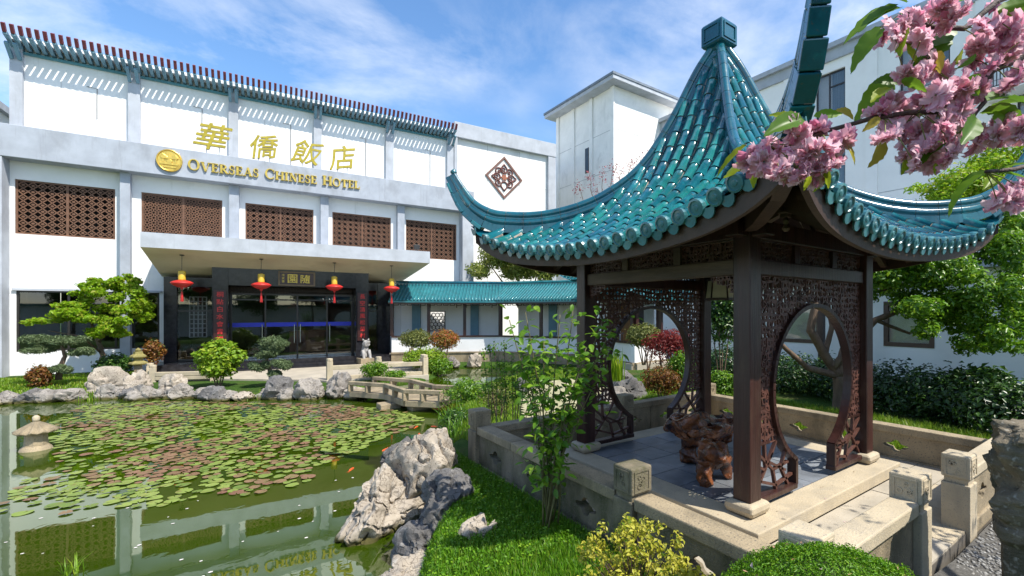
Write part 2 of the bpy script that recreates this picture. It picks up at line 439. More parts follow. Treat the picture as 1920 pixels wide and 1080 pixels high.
# ------------------------------------------------------------------ ground and water
POND = [(-9, 20.6), (-4.7, 19.6), (-2.6, 18.9), (-1.2, 18.0), (0.1, 16.7), (1.4, 15.8), (2.4, 15.2), (3.1, 15.7), (4.4, 16.75), (5.9, 16.9), (6.9, 18.0), (7.7, 19.4),
        (8.3, 20.1), (10.0, 19.4), (10.2, 16.2), (8.4, 14.9), (6.5, 13.7), (5.3, 12.4), (4.5, 11.4), (4.0, 10.2), (3.6, 9.2), (3.05, 8.1), (2.5, 7.3), (2.1, 6.6),
        (1.75, 5.6), (1.5, 4.8), (1.1, 4.0), (0.6, 3.0), (-1.0, 1.6), (-6, 0), (-12, 4), (-13, 18)]
def sdf_poly(px, py, poly):
    """signed distance, negative inside; arrays"""
    P = np.array(poly, float); n = len(P)
    best = np.full(px.shape, 1e9); inside = np.zeros(px.shape, bool)
    for i in range(n):
        a = P[i]; b = P[(i + 1) % n]
        ex, ey = b - a; wx, wy = px - a[0], py - a[1]
        t = np.clip((wx * ex + wy * ey) / (ex * ex + ey * ey), 0, 1)
        best = np.minimum(best, np.hypot(wx - ex * t, wy - ey * t))
        c = ((a[1] > py) != (b[1] > py)) & (px < (b[0] - a[0]) * (py - a[1]) / (b[1] - a[1] + 1e-12) + a[0])
        inside ^= c
    return np.where(inside, -best, best)
def land_height(x, y):
    x = np.asarray(x, float); y = np.asarray(y, float)
    d = sdf_poly(x, y, POND)
    near = smoothstep(9.5, 6.5, y) * smoothstep(-1.0, 1.0, x)
    right = smoothstep(6.0, 9.0, x) * smoothstep(14.0, 10.0, y)
    land = 0.13 + 0.38 * np.maximum(near, right) + 0.12 * smoothstep(20, 22, y) * smoothstep(-1.5, -3, x)
    land = np.where((x > 3.5) & (y > 8) & (y < 15), np.maximum(land, 0.36), land)
    z = -0.65 + (land + 0.65) * smoothstep(-0.35, 0.45, d)
    # the paved terrace under the pavilion is cut into the lawn
    cut = smoothstep(2.58, 2.74, x) * smoothstep(7.62, 7.45, x) * smoothstep(1.28, 1.44, y) * smoothstep(6.02, 5.86, y)
    z = z * (1 - cut) + 0.2 * cut
    path = smoothstep(4.3, 4.5, x) * smoothstep(1.5, 1.3, y) * smoothstep(12, 9, x)
    z = z - 0.14 * path * (1 - cut)
    return z
gx = np.concatenate([[-900, -300, -100, -40, -22], np.arange(-14, 20.01, 0.2), [24, 30, 45, 100, 300, 900]])
gy = np.concatenate([[-900, -300, -100, -40, -15], np.arange(-3, 26.01, 0.2), [30, 45, 100, 300, 900]])
GX, GY = np.meshgrid(gx, gy)
GZ = land_height(GX, GY)
nxg, nyg = len(gx), len(gy)
ii = np.arange((nyg - 1) * (nxg - 1)); r_, c_ = ii // (nxg - 1), ii % (nxg - 1)
quads = np.stack([r_ * nxg + c_, r_ * nxg + c_ + 1, (r_ + 1) * nxg + c_ + 1, (r_ + 1) * nxg + c_], 1)
m, t, b, out = nodes_of('lawn_ground')
pv = pos_vec(t)
c = ramp2(t, noise_tex(t, pv, 3.0, 7, 0.65), (0.030, 0.075, 0.010), (0.065, 0.125, 0.018), 0.3, 0.7)
c = ramp2(t, noise_tex(t, pv, 0.9, 5), c, (0.10, 0.095, 0.035), 0.55, 0.75)
c = ramp2(t, noise_tex(t, pv, 30, 3), c, (0.02, 0.045, 0.008), 0.52, 0.75)
t.links.new(c, b.inputs['Base Color']); b.inputs['Roughness'].default_value = 0.95; b.inputs['Specular IOR Level'].default_value = 0.15
bn = t.nodes.new('ShaderNodeBump'); bn.inputs['Strength'].default_value = 0.9; bn.inputs['Distance'].default_value = 0.05
t.links.new(noise_tex(t, pv, 40, 5, 0.7), bn.inputs['Height']); t.links.new(bn.outputs[0], b.inputs['Normal'])
GROUND = m
g_o = np_mesh('ground', np.stack([GX.ravel(), GY.ravel(), GZ.ravel()], 1), quads, GROUND, smooth=True)
tag(g_o, 'green lawn and earth around the pond', kind='structure')

m, t, b, out = nodes_of('pond_water')
pv = pos_vec(t)
c = ramp2(t, noise_tex(t, pv, 0.5, 4), (0.024, 0.046, 0.0012), (0.033, 0.058, 0.002), 0.3, 0.7)
df = t.nodes.new('ShaderNodeBsdfDiffuse'); t.links.new(c, df.inputs['Color'])
gl = t.nodes.new('ShaderNodeBsdfGlossy'); gl.inputs['Roughness'].default_value = 0.015; gl.inputs['Color'].default_value = (0.9, 0.95, 0.88, 1)
fr = t.nodes.new('ShaderNodeFresnel'); fr.inputs['IOR'].default_value = 2.1
bn = t.nodes.new('ShaderNodeBump'); bn.inputs['Strength'].default_value = 0.016; bn.inputs['Distance'].default_value = 0.05
t.links.new(noise_tex(t, pos_vec(t, (1, 1, 1)), 3.2, 3, 0.5, 0.4), bn.inputs['Height'])
for nd in (gl, fr): t.links.new(bn.outputs[0], nd.inputs['Normal'])
mx = t.nodes.new('ShaderNodeMixShader'); t.links.new(fr.outputs[0], mx.inputs[0]); t.links.new(df.outputs[0], mx.inputs[1]); t.links.new(gl.outputs[0], mx.inputs[2])
t.links.new(mx.outputs[0], out.inputs[0])
WATER = m
wb = MB(); wb.add([(-14, -1, 0), (11, -1, 0), (11, 21.5, 0), (-14, 21.5, 0)], [(0, 1, 2, 3)])
tag(wb.build('water', WATER), 'still green pond water reflecting the hotel front', kind='structure')

# ------------------------------------------------------------------ hotel front building (own frame: u along the front, v inwards)
HA = R(-4.1062); HO = Vector((-6.0035, 24.809, 0))
HM = Matrix.Translation(HO) @ Matrix.Rotation(HA, 4, 'Z')
def hw(u, v, z=0): return HM @ Vector((u, v, z))
H = thing('hotel_building', 'white and grey hotel front with wide entrance canopy beyond the pond', 'building', HO, HA)

def wall_open(mb, u0, u1, z0, z1, v0, v1, holes, mi=0):
    us = sorted(set([u0, u1] + [a for h in holes for a in (h[0], h[1]) if u0 < a < u1]))
    zs = sorted(set([z0, z1] + [a for h in holes for a in (h[2], h[3]) if z0 < a < z1]))
    for i in range(len(us) - 1):
        run = None
        for j in range(len(zs) - 1):
            cu, cz = (us[i] + us[i + 1]) / 2, (zs[j] + zs[j + 1]) / 2
            solid = not any(h[0] < cu < h[1] and h[2] < cz < h[3] for h in holes)
            if solid:
                if run is None: run = zs[j]
                end = zs[j + 1]
            if (not solid or j == len(zs) - 2) and run is not None:
                mb.box(us[i], us[i + 1], v0, v1, run, end, mi); run = None
WINS = [(0.15, 2.69), (3.42, 5.92), (6.70, 9.23), (9.99, 12.56), (13.27, 15.86)]
WZ0, WZ1 = 5.25, 7.17
holes = [(a, b, WZ0, WZ1) for a, b in WINS] + [(0.18, 3.95, 1.08, 3.25), (4.2, 12.45, 0.0, 3.92)]
mb = MB(); wall_open(mb, -3.0, 16.0, 0.0, 7.8, 0.6, 0.9, holes); mb.build('front_wall', WHITE, H)
mb = MB(); mb.box(-3, 16.62, 0, 2.585, 7.8, 8.92); mb.build('fascia_band', GREYP, H, bevel=0.02)
mb = MB(); mb.box(-0.45, 0.03, 0.02, 0.595, 0, 7.79); mb.build('end_pier', GREYL, H)
mb = MB(); mb.box(16.0, 16.6, 0.02, 2.58, 0, 7.79); mb.build('end_pier', GREYL, H)
for i, (a, b) in enumerate([(2.88, 3.16), (6.17, 6.50), (9.49, 9.81), (12.81, 13.14)]):
    mb = MB(); mb.box(a, b, 0.28, 0.595, 0.0 if i == 0 else 5.3, 7.79); mb.build('column', GREYP, H)
# lattice windows
def lattice(name, u0, u1, z0, z1, kind, parent):
    w_, h_ = u1 - u0, z1 - z0
    fr = MB(); f = 0.06
    fr.box(u0 + .004, u0 + f, 0.64, 0.74, z0 + .004, z1 - .004); fr.box(u1 - f, u1 - .004, 0.64, 0.74, z0 + .004, z1 - .004)
    fr.box(u0 + f, u1 - f, 0.64, 0.74, z0 + .004, z0 + f); fr.box(u0 + f, u1 - f, 0.64, 0.74, z1 - f, z1 - .004)
    mid = (u0 + u1) / 2; fr.box(mid - .035, mid + .035, 0.64, 0.74, z0 + f, z1 - f)
    fo = fr.build('window_frame', LATT, parent)
    la = MB(); t_ = 0.032
    for (a, b) in ((u0 + f, mid - .035), (mid + .035, u1 - f)):
        nx_ = 5 if kind == 0 else 6; nz_ = max(4, round((h_ - 2 * f) / ((b - a) / nx_))); su = (b - a) / nx_; sz = (h_ - 2 * f) / nz_
        for i in range(nx_):
            for j in range(nz_):
                cx, cz = a + (i + .5) * su, z0 + f + (j + .5) * sz
                if kind == 0:
                    P = [(cx - su/2, cz), (cx, cz + sz/2), (cx + su/2, cz), (cx, cz - sz/2)]
                    for k in range(4):
                        p, q = P[k], P[(k + 1) % 4]; la.bar((p[0], .68, p[1]), (q[0], .68, q[1]), t_, .05, (0, 1, 0))
                    k_ = .17
                    la.bar((cx - su*k_, .685, cz), (cx + su*k_, .685, cz), t_ * 1.5, .05, (0, 1, 0)); la.bar((cx, .69, cz - sz*k_), (cx, .69, cz + sz*k_), t_ * 1.5, .05, (0, 1, 0))
                else:
                    k_ = .27
                    P = [(cx - su*k_, cz - sz*.12), (cx - su*.12, cz - sz*k_), (cx + su*.12, cz - sz*k_), (cx + su*k_, cz - sz*.12), (cx + su*k_, cz + sz*.12), (cx + su*.12, cz + sz*k_), (cx - su*.12, cz + sz*k_), (cx - su*k_, cz + sz*.12)]
                    for k in range(8):
                        p, q = P[k], P[(k + 1) % 8]; la.bar((p[0], .68, p[1]), (q[0], .68, q[1]), t_, .05, (0, 1, 0))
                    for p, q in (((cx - su/2, cz), (cx - su*k_, cz)), ((cx + su*k_, cz), (cx + su/2, cz)), ((cx, cz - sz/2), (cx, cz - sz*k_)), ((cx, cz + sz*k_), (cx, cz + sz/2)),
                                 ((cx - su/2, cz - sz/2), (cx - su*.2, cz - sz*.2)), ((cx + su/2, cz + sz/2), (cx + su*.2, cz + sz*.2)), ((cx - su/2, cz + sz/2), (cx - su*.2, cz + sz*.2)), ((cx + su/2, cz - sz/2), (cx + su*.2, cz - sz*.2))):
                        la.bar((p[0], .675, p[1]), (q[0], .675, q[1]), t_, .05, (0, 1, 0))
    la.build('lattice', LATT, fo)
    bk = MB(); bk.box(u0 - .1, u1 + .1, 1.0, 1.05, z0 - .1, z1 + .1); bk.build('unlit_room_panel', DARKIN, fo)  # near-black panel stands in for the unlit room behind the lattice
for i, (a, b) in enumerate(WINS): lattice('lattice', a, b, WZ0, WZ1, 1 if i == 1 else 0, H)

# upper storey, set back
UV = 2.6
mb = MB(); mb.box(-0.55, 16.3, UV, UV + 6, 8.9, 12.98); mb.build('upper_wall', WHITE, H)
PIL = [(-0.55, -0.22), (2.69, 3.06), (6.01, 6.36), (9.35, 9.69), (12.66, 13.06), (15.93, 16.31)]
for a, b in PIL:
    mb = MB(); mb.box(a, b, UV - 0.16, UV - .003, 8.925, 12.97); mb.build('pilaster', GREYL, H)
for (a0, a), (b, b1) in zip(PIL[:-1], PIL[1:]):
    mb = MB(); mb.box(a, b, UV - 0.14, UV - .004, 12.31, 12.385); mb.build('beam_strip', TEALP, H)
    # panel joints
    jm = MB()
    for k in (1, 2):
        u = a + (b - a) * k / 3; jm.box(u - .008, u + .008, UV - .006, UV - .002, 9.0, 11.9 - .3 * k)
    jm.build('panel_joint', mat('joint_grey', (0.45, 0.45, 0.44), 0.9), H)
    cd = MB(); cu_ = a + (b - a) * .68; cd.tube([(cu_ - .3, UV - .02, 11.55), (cu_, UV - .02, 11.53), (cu_, UV - .02, 10.3 if a < 3.5 else 9.0)], .012, 5); cd.build('conduit', mat('conduit_grey', (0.20, 0.20, 0.20), 0.7), H)
rb = MB(); rb.bar((0, .85, .02), (0, 0, .24), .105, .13); RAFT = rb.mesh('rafter', BLUEP)
tb = MB(); tb.bar((0, .03, 0.0), (0, -.13, .26), .095, .12, (0, 1, 0)); RTIP = tb.mesh('rafter_tip', REDTIP)
nr = 82
for i in range(nr):
    u = -0.45 + (16.2 + 0.45) * i / (nr - 1)
    o = link('rafter', RAFT, H, Matrix.Translation((u, UV - .85, 12.46)))
    link('rafter_tip', RTIP, o, Matrix.Translation((0, -.02, 0.26)))
mb = MB(); mb.box(-.55, 16.3, UV - .46, UV - .003, 12.66, 12.72); mb.build('soffit_board', WHITE, H)
for a, b in PIL:
    for u in (a + .06, b - .06):
        mb = MB(); mb.bar((u, UV - .16, 12.05), (u, UV - .62, 12.45), .10, .12); mb.build('brace', BLUEP, H)
# right wing with the diamond relief
mb = MB(); mb.box(16.32, 22.9, UV, UV + 12, 0, 13.3); mb.build('wing_wall', WHITE_OLD, H)
mb = MB(); mb.box(16.32, 23.0, UV - .25, UV - .003, 12.55, 13.42); mb.build('wing_cornice', GREYL, H, bevel=0.02)
for a, b in ((16.32, 16.5), (22.45, 23.0)):
    mb = MB(); mb.box(a, b, UV - .22, UV - .004, 0, 12.545); mb.build('wing_pier', GREYL, H)
jm = MB()
for z in (6.4, 8.6, 10.4): jm.box(16.5, 22.45, UV - .007, UV - .002, z - .01, z + .01)
for u in (18.4, 20.5): jm.box(u - .01, u + .01, UV - .009, UV - .001, 1, 12.5)
jm.build('panel_joint', MATS['joint_grey'], H)
mb = MB(); mb.box(-8, -2.2, UV + 1.5, UV + 8, 0, 11.2); mb.build('side_wing', WHITE_OLD, H)
mb = MB(); mb.box(-8.3, -2.0, UV + 1.2, UV + 8.2, 11.2, 11.5); mb.build('side_wing_roof', GREYL, H)

# entrance canopy: soffit drops towards the wall
mb = MB()
VF, ZF0, ZF1 = -3.0, 4.66, 5.17
P = [(4.02, VF), (13.5, VF), (12.9, 0.595), (4.02, 0.595)]
mb.add([(4.02, VF, ZF0), (13.5, VF, ZF0), (12.9, .595, 3.90), (4.02, .595, 3.90), (4.02, VF, ZF1), (13.5, VF, ZF1), (13.4, .595, 5.3), (4.02, .595, 5.3)],
       [(4, 5, 6, 7), (0, 1, 5, 4), (1, 2, 6, 5), (3, 0, 4, 7), (2, 3, 7, 6)], 0)
mb.add([(4.02, VF, ZF0), (13.5, VF, ZF0), (12.9, .595, 3.90), (4.02, .595, 3.90)], [(0, 3, 2, 1)], 1)
mb.build('canopy', [GREYL, CREAM], H)
# granite surround
for a, b, v0, v1, z1 in ((4.17, 4.56, -.05, .55, 3.86), (5.72, 6.22, -1.0, .3, 4.24), (10.78, 11.30, -1.0, .3, 4.24), (11.84, 12.40, -.05, .55, 3.86)):
    mb = MB(); mb.box(a, b, v0, v1, 0.18, z1); mb.build('granite_pillar', GRANITE, H)
mb = MB(); mb.box(6.225, 10.775, -.99, .25, 3.55, 4.235); mb.build('granite_lintel', GRANITE, H)
mb = MB(); mb.box(4.565, 5.715, 0.02, .3, 3.50, 3.86); mb.build('granite_lintel', GRANITE, H)
mb = MB(); mb.box(11.305, 11.835, 0.02, .3, 3.50, 3.86); mb.build('granite_lintel', GRANITE, H)
mb = MB(); mb.box(4.0, 12.6, -1.05, 1.2, 0.0, 0.52); mb.build('granite_plinth', GRANITE, H)
mb = MB(); mb.box(6.3, 10.7, -1.4, -1.054, 0.0, 0.36); mb.build('granite_step', GRANITE, H)
mb = MB(); mb.box(6.3, 10.7, -1.75, -1.404, 0.0, 0.26); mb.build('granite_step', GRANITE, H)
# fret strip under the lintel
fr = MB()
for i in range(42):
    u = 6.24 + i * (4.52 / 42); s_ = 4.52 / 42
    for p, q in (((0, 0), (0, .22)), ((0, .22), (.7, .22)), ((.7, .22), (.7, .08)), ((.7, .08), (.3, .08)), ((.3, .08), (.3, .15)), ((0, 0), (1, 0))):
        fr.bar((u + p[0] * s_, -.05, 3.29 + p[1]), (u + q[0] * s_, -.05, 3.29 + q[1]), .022, .03, (0, 1, 0), ext=.008)
fr.build('fret_strip', mat('dark_fret', (0.03, 0.02, 0.015), 0.5), H)
# glazing of the doors
gf = MB()
for u in (6.26, 7.42, 8.58, 9.72, 10.74): gf.box(u - .03, u + .03, .0, .06, .53, 3.26)
gf.box(6.23, 10.77, .0, .06, 3.20, 3.28); gf.box(6.23, 10.77, -.004, .064, 2.98, 3.04)
gf.build('door_frame', mat('dark_bronze', (0.05, 0.045, 0.04), 0.35, metal=0.6), H)
for a, b in ((6.29, 7.39), (7.45, 8.55), (8.61, 9.69), (9.75, 10.71)):
    d_ = MB(); d_.box(a, b, .025, .035, .56, 2.98)
    dr = d_.build('glass_door', GLASS, H)
    hb = MB(); hx_ = b - .08 if a < 8.5 else a + .08
    hb.tube([(hx_, -.05, 1.15), (hx_, -.05, 1.95)], .018, 8); hb.bar((hx_, -.05, 1.25), (hx_, .03, 1.25), .02, .02); hb.bar((hx_, -.05, 1.85), (hx_, .03, 1.85), .02, .02)
    hb.build('handle', METAL, dr)
    tb_ = MB(); tb_.box(a, b, .012, .022, 1.86, 2.04); tb_.build('blue_band', BLUETAPE, dr)
    kb = MB(); kb.box(a, b, .010, .05, .53, .60); kb.build('kick_rail', METAL, dr)
mb = MB(); mb.box(6.23, 10.77, .03, .035, 3.04, 3.2); mb.build('transom_pane', GLASS, H)
for a, b in ((4.57, 5.71), (11.31, 11.83)):
    mb = MB(); mb.box(a, b, .12, .13, .55, 3.49); mb.build('side_pane', GLASS, H)
    mb = MB(); mb.box(a, b, .09, .16, .53, .60); mb.box(a, b, .09, .16, 2.5, 2.56); mb.build('side_pane_frame', MATS['dark_bronze'], H)
# ground floor window on the left
fr = MB()
for u in (0.21, 1.45, 2.70, 3.92): fr.box(u - .03, u + .03, .64, .72, 1.08, 3.25)
fr.box(.24, 3.89, .64, .72, 1.085, 1.14); fr.box(.24, 3.89, .64, .72, 3.19, 3.245)
fo = fr.build('window_frame', MATS['dark_bronze'], H)
for a, b in ((.24, 1.42), (1.48, 2.67), (2.73, 3.89)):
    mb = MB(); mb.box(a, b, .675, .685, 1.14, 3.19); mb.build('pane', GLASS, fo)
mb = MB(); mb.box(.1, 4.03, .52, .598, 3.25, 3.33); mb.build('window_hood', GREYL, H)
# rooms behind the glass
INW = mat('interior_wall', (0.10, 0.085, 0.07), 0.8, 0.3, 2)
INF = mat('interior_floor', (0.10, 0.09, 0.08), 0.25, 0.2, 2)
mb = MB(); mb.box(-.4, 15.9, 7.0, 7.2, .0, 3.92); mb.build('interior_back_wall', INW, H)
mb = MB(); mb.box(-.4, 15.9, 1.21, 7.0, .0, .52); mb.build('interior_floor', INF, H)
mb = MB(); mb.box(-.4, 15.9, .91, 7.0, 3.92, 4.1); mb.build('interior_ceiling', INW, H)
for u in (-.5, 4.1, 12.5): 
    mb = MB(); mb.box(u - .08, u + .08, .92, 7.0, .52, 3.92); mb.build('interior_wall', INW, H)
def furniture(u, v, w_, d_, h_, label, m_):
    o = thing('reception_desk', label, 'desk', hw(u, v, .52), HA)
    mb = MB(); mb.box(-w_/2, w_/2, -d_/2, d_/2, h_ - .06, h_); mb.build('desk_top', m_, o)
    mb = MB(); mb.box(-w_/2 + .05, w_/2 - .05, -d_/2 + .05, d_/2 - .05, 0.02, h_ - .062); mb.build('desk_body', m_, o)
furniture(9.1, 3.2, 1.6, .6, 1.05, 'wooden reception desk inside the glass entrance doors', mat('desk_wood', (0.25, 0.10, 0.04), 0.4))
# white fret screen inside the left glazing
scr = thing('fret_screen', 'white fretwork screen inside the narrow glazed bay', 'screen', hw(4.75, 1.6, .52), HA)
mb = MB()
for i in range(5):
    mb.box(i * .14 - .02, i * .14 + .02, 0, .04, .9, 2.6)
for j in range(10): mb.box(-.02, .58, .003, .037, .9 + j * .19 - .018, .9 + j * .19 + .018)
mb.build('screen_panel', mat('screen_white', (0.75, 0.78, 0.8), 0.5), scr)

# entrance paving and its edge
mb = MB(); mb.prism([tuple(hw(u, v)[:2]) for u, v in ((3.6, -1.8), (3.9, -2.9), (6.0, -3.6), (7.6, -4.9), (8.9, -5.9), (9.2, -6.35), (12.45, -6.75), (12.6, -3.4), (12.9, -2.4), (13.4, .5), (3.6, .5))], 0.0, 0.2)
tag(mb.build('entrance_paving', PAVE, bevel=0.015), 'pale paved forecourt between hotel steps and pond rocks', kind='structure')

# ------------------------------------------------------------------ lettering
SIGN = thing('hotel_name_sign', 'gold roman letters spelling the hotel name on the grey fascia', 'sign', HO, HA)
def glyph(mb, ch, x, z, s, y0, y1):
    T, N, SF = .20, .075, .30
    def st(p, q, wd):
        p = (x + p[0] * s, z + p[1] * s); q = (x + q[0] * s, z + q[1] * s)
        mb.bar((p[0], (y0 + y1) / 2, p[1]), (q[0], (y0 + y1) / 2, q[1]), abs(y1 - y0), wd * s, (0, 1, 0)) if False else None
        d = Vector((q[0] - p[0], q[1] - p[1])); d.normalize(); n = Vector((-d.y, d.x)) * (wd * s / 2)
        mb.plate([(p[0] - n.x, p[1] - n.y), (q[0] - n.x, q[1] - n.y), (q[0] + n.x, q[1] + n.y), (p[0] + n.x, p[1] + n.y)], y0, y1)
    def serif(cx, cz, wd=SF): st((cx - wd / 2, cz), (cx + wd / 2, cz), .075)
    def arc(cx, cz, rx, rz, a0, a1, w0, w1, n=18):
        out, inn = [], []
        for k in range(n + 1):
            a = R(a0 + (a1 - a0) * k / n); wd = w0 + (w1 - w0) * abs(math.cos(a))
            out.append((x + (cx + rx * math.cos(a)) * s, z + (cz + rz * math.sin(a)) * s))
            inn.append((x + (cx + (rx - wd) * math.cos(a)) * s, z + (cz + (rz - N) * math.sin(a)) * s))
        for k in range(n): mb.plate([out[k], out[k + 1], inn[k + 1], inn[k]], y0, y1)
    W = {'O': .95, 'V': .9, 'E': .72, 'R': .85, 'S': .62, 'A': .9, 'C': .85, 'H': .95, 'I': .42, 'N': .95, 'T': .8, 'L': .7}[ch]
    if ch == 'O': arc(.45, .5, .43, .52, 0, 360, N, .17, 28)
    if ch == 'C':
        arc(.45, .5, .43, .52, 40, 320, N, .17, 24); st((.76, .62), (.76, .95), .07)
    if ch == 'V':
        st((.14, 1), (.44, 0), T * .9); st((.74, 1), (.46, 0), N); serif(.14, .97, .34); serif(.74, .97)
    if ch == 'A':
        st((.44, 1), (.14, 0), N); st((.44, 1), (.72, 0), T * .9); st((.24, .34), (.62, .34), N); serif(.13, .035); serif(.73, .035, .34)
    if ch in 'ERHINTL':
        bx_ = .40 if ch == 'T' else .2
        st((bx_, 0), (bx_, 1), T if ch != 'N' else N)
        if ch != 'T': serif(bx_, .97, .36)
        serif(bx_, .035, .36)
    if ch == 'E':
        st((.2, .96), (.62, .96), N); st((.2, .52), (.5, .52), N); st((.2, .04), (.65, .04), N); st((.60, .96), (.60, .76), N); st((.63, .04), (.63, .26), N); st((.5, .62), (.5, .42), N)
    if ch == 'R':
        arc(.3, .74, .38, .26, -90, 90, N, .16, 12); st((.36, .5), (.74, 0), T * .9); serif(.76, .035, .26)
    if ch == 'H':
        st((.75, 0), (.75, 1), T); serif(.75, .97, .36); serif(.75, .035, .36); st((.2, .5), (.75, .5), N)
    if ch == 'N':
        st((.76, 0), (.76, 1), N); st((.2, .98), (.76, .02), T); serif(.76, .97)
    if ch == 'T':
        st((.06, .96), (.74, .96), N); st((.08, .98), (.08, .74), N); st((.72, .98), (.72, .74), N)
    if ch == 'L':
        st((.2, .04), (.64, .04), N); st((.62, .04), (.62, .3), N)
    if ch == 'S':
        arc(.31, .74, .24, .27, 30, 270, N, .14, 14); arc(.31, .27, .26, .28, 90, -150, N, .15, 14); st((.5, .66), (.5, .93), .06); st((.08, .10), (.08, .36), .06)
    return W
text = 'OVERSEAS CHINESE HOTEL'
WID = {'O': .95, 'V': .9, 'E': .72, 'R': .85, 'S': .62, 'A': .9, 'C': .85, 'H': .95, 'I': .42, 'N': .95, 'T': .8, 'L': .7, ' ': .55}
tot = sum(WID[c_] * (1.18 if k in (0, 9, 17) else 1) for k, c_ in enumerate(text))
u = 4.88; k_s = (11.08 - 4.88) / tot
for k, ch in enumerate(text):
    big = 1.22 if k in (0, 9, 17) else 1.0
    if ch != ' ':
        mb = MB(); zz = 8.13 + .018 * (u - 4.7)
        glyph(mb, ch, u, zz, k_s * (1.18 if big > 1 else 1) , -.075, -.004); mb.build('letter', GOLDP, SIGN)
    u += WID[ch] * k_s * (1.18 if big > 1 else 1)

def cjk(ch, size, extrude, offset=0.0, name='character'):
    cu = bpy.data.curves.new('glyph_curve', 'FONT'); cu.body = ch; cu.size = 1.0; cu.extrude = extrude / size; cu.offset = offset; cu.resolution_u = 3
    o = bpy.data.objects.new('glyph_tmp', cu); COL.objects.link(o)
    dg = bpy.context.evaluated_depsgraph_get(); dg.update()
    me = bpy.data.meshes.new_from_object(o.evaluated_get(dg))
    bpy.data.objects.remove(o); bpy.data.curves.remove(cu)
    co = np.empty(len(me.vertices) * 3, np.float32); me.vertices.foreach_get('co', co); co = co.reshape(-1, 3)
    lo, hi = co.min(0), co.max(0); c0 = (lo + hi) / 2; sc = size / max(hi[0] - lo[0], hi[1] - lo[1])
    co = (co - c0) * np.array([sc, sc, size], np.float32)
    me.vertices.foreach_set('co', co.ravel()); me.update(); me.name = name
    return me
def put_glyph(ch, size, u, v, z, parent, m_, name='character', ext=.04, shear=0.0, tilt=0.0, off=0.0, local=True):
    me = cjk(ch, size, ext, off, name); me.materials.clear(); me.materials.append(m_)
    M = Matrix.Translation((u, v, z)) @ Matrix.Rotation(R(90), 4, 'X') @ Matrix.Rotation(R(tilt), 4, 'Z') @ Matrix(((1, shear, 0, 0), (0, 1, 0, 0), (0, 0, 1, 0), (0, 0, 0, 1)))
    o = bpy.data.objects.new(name, me); COL.objects.link(o); o.parent = parent
    me.transform(M)
    return o
SIGN2 = thing('hotel_character_sign', 'four large gold brush characters standing on top of the grey fascia', 'sign', HO, HA)
for ch, u, z, s_, ti in (('華', 5.65, 9.62, 1.08, -5), ('僑', 7.37, 9.55, 1.02, 6), ('飯', 8.97, 9.60, 1.08, -7), ('店', 10.36, 9.62, 1.05, 9)):
    o = put_glyph(ch, s_, u, .12, z, SIGN2, mat('old_gold', (0.40, 0.31, 0.03), 0.4, 0.2, 8, metal=0.4), ext=.07, shear=.30, tilt=ti + 5, off=.007)
    lg = MB()
    for k in (-.2, .2): lg.box(u + k - .015, u + k + .015, .17, .20, 8.92, 9.3)
    lg.build('support_rod', GREYL, o)
EMB = thing('round_gold_emblem', 'round gold emblem before the roman letters on the fascia', 'emblem', hw(4.34, -.003, 8.38), HA); EMB.scale = (.92, 1, 1.12)
mb = MB(); mb.plate([(.40 * math.cos(a), .36 * math.sin(a)) for a in np.linspace(0, 2 * math.pi, 41)[:-1]], -.06, 0.0); mb.build('disc', GOLD, EMB, bevel=0.01)
mb = MB(); mb.tube([(.40 * math.cos(a), -.06, .36 * math.sin(a)) for a in np.linspace(0, 2 * math.pi, 41)], .03, 8, cap=False); mb.build('rim', GOLD, EMB, smooth=True)
mb = MB()
mb.plate([(-.30, -.16), (.30, -.16), (.30, -.08), (-.30, -.08)], -.10, -.06); mb.plate([(-.30, .10), (-.2, .22), (-.05, .12), (0, .25), (.05, .12), (.2, .22), (.30, .10), (.24, .04), (-.24, .04)], -.10, -.06)
mb.plate([(-.24, -.08), (-.17, -.08), (-.17, .04), (-.24, .04)], -.09, -.06); mb.plate([(.17, -.08), (.24, -.08), (.24, .04), (.17, .04)], -.09, -.06)
mb.plate([(.10 * math.cos(a), -.03 + .07 * math.sin(a)) for a in np.linspace(0, 2 * math.pi, 17)[:-1]], -.10, -.06)
mb.plate([(-.26, -.20), (.26, -.20), (.2, -.26), (-.2, -.26)], -.09, -.06)
mb.build('relief', GOLD, EMB, bevel=0.008)
PL = thing('name_plaque', 'dark lacquer plaque with gold characters above the entrance doors', 'plaque', hw(8.53, -1.0, 3.62), HA)
mb = MB(); mb.box(-.62, .62, -.08, 0.0, 0, .52); mb.build('board', DKBOARD, PL)
mb = MB(); mb.ring([(-.66, -.04), (.66, -.04), (.66, .56), (-.66, .56)], [(-.60, .02), (.60, .02), (.60, .50), (-.60, .50)], -.11, -.002); mb.build('frame', mat('plaque_frame', (0.16, 0.11, 0.06), 0.5), PL)
put_glyph('園', .36, -.16, -.09, .26, PL, GOLDP, ext=.012, off=.01); put_glyph('隨', .36, .30, -.09, .26, PL, GOLDP, ext=.012, off=.01)
for k, ch in enumerate('戊寅書'): put_glyph(ch, .10, -.49, -.085, .40 - .13 * k, PL, GOLDP, ext=.006)
def couplet(u, chars, label):
    o = thing('couplet_board', label, 'signboard', hw(u, -1.003, 1.2), HA, 'couplet boards beside the entrance doors')
    mb = MB(); mb.box(-.20, .20, -.045, 0, 0, 2.15); mb.build('board', mat('couplet_red_brown', (0.035, 0.008, 0.006), 0.4, 0.3), o)
    for k, ch in enumerate(chars): put_glyph(ch, .215, 0, -.05, 1.98 - .29 * k, o, REDCH, ext=.010, off=.004)
couplet(5.97, '桐點白水會青襟', 'dark board with column of red characters left of the glass doors')
couplet(11.04, '長空清風松菊村', 'dark board with column of red characters right of the glass doors')
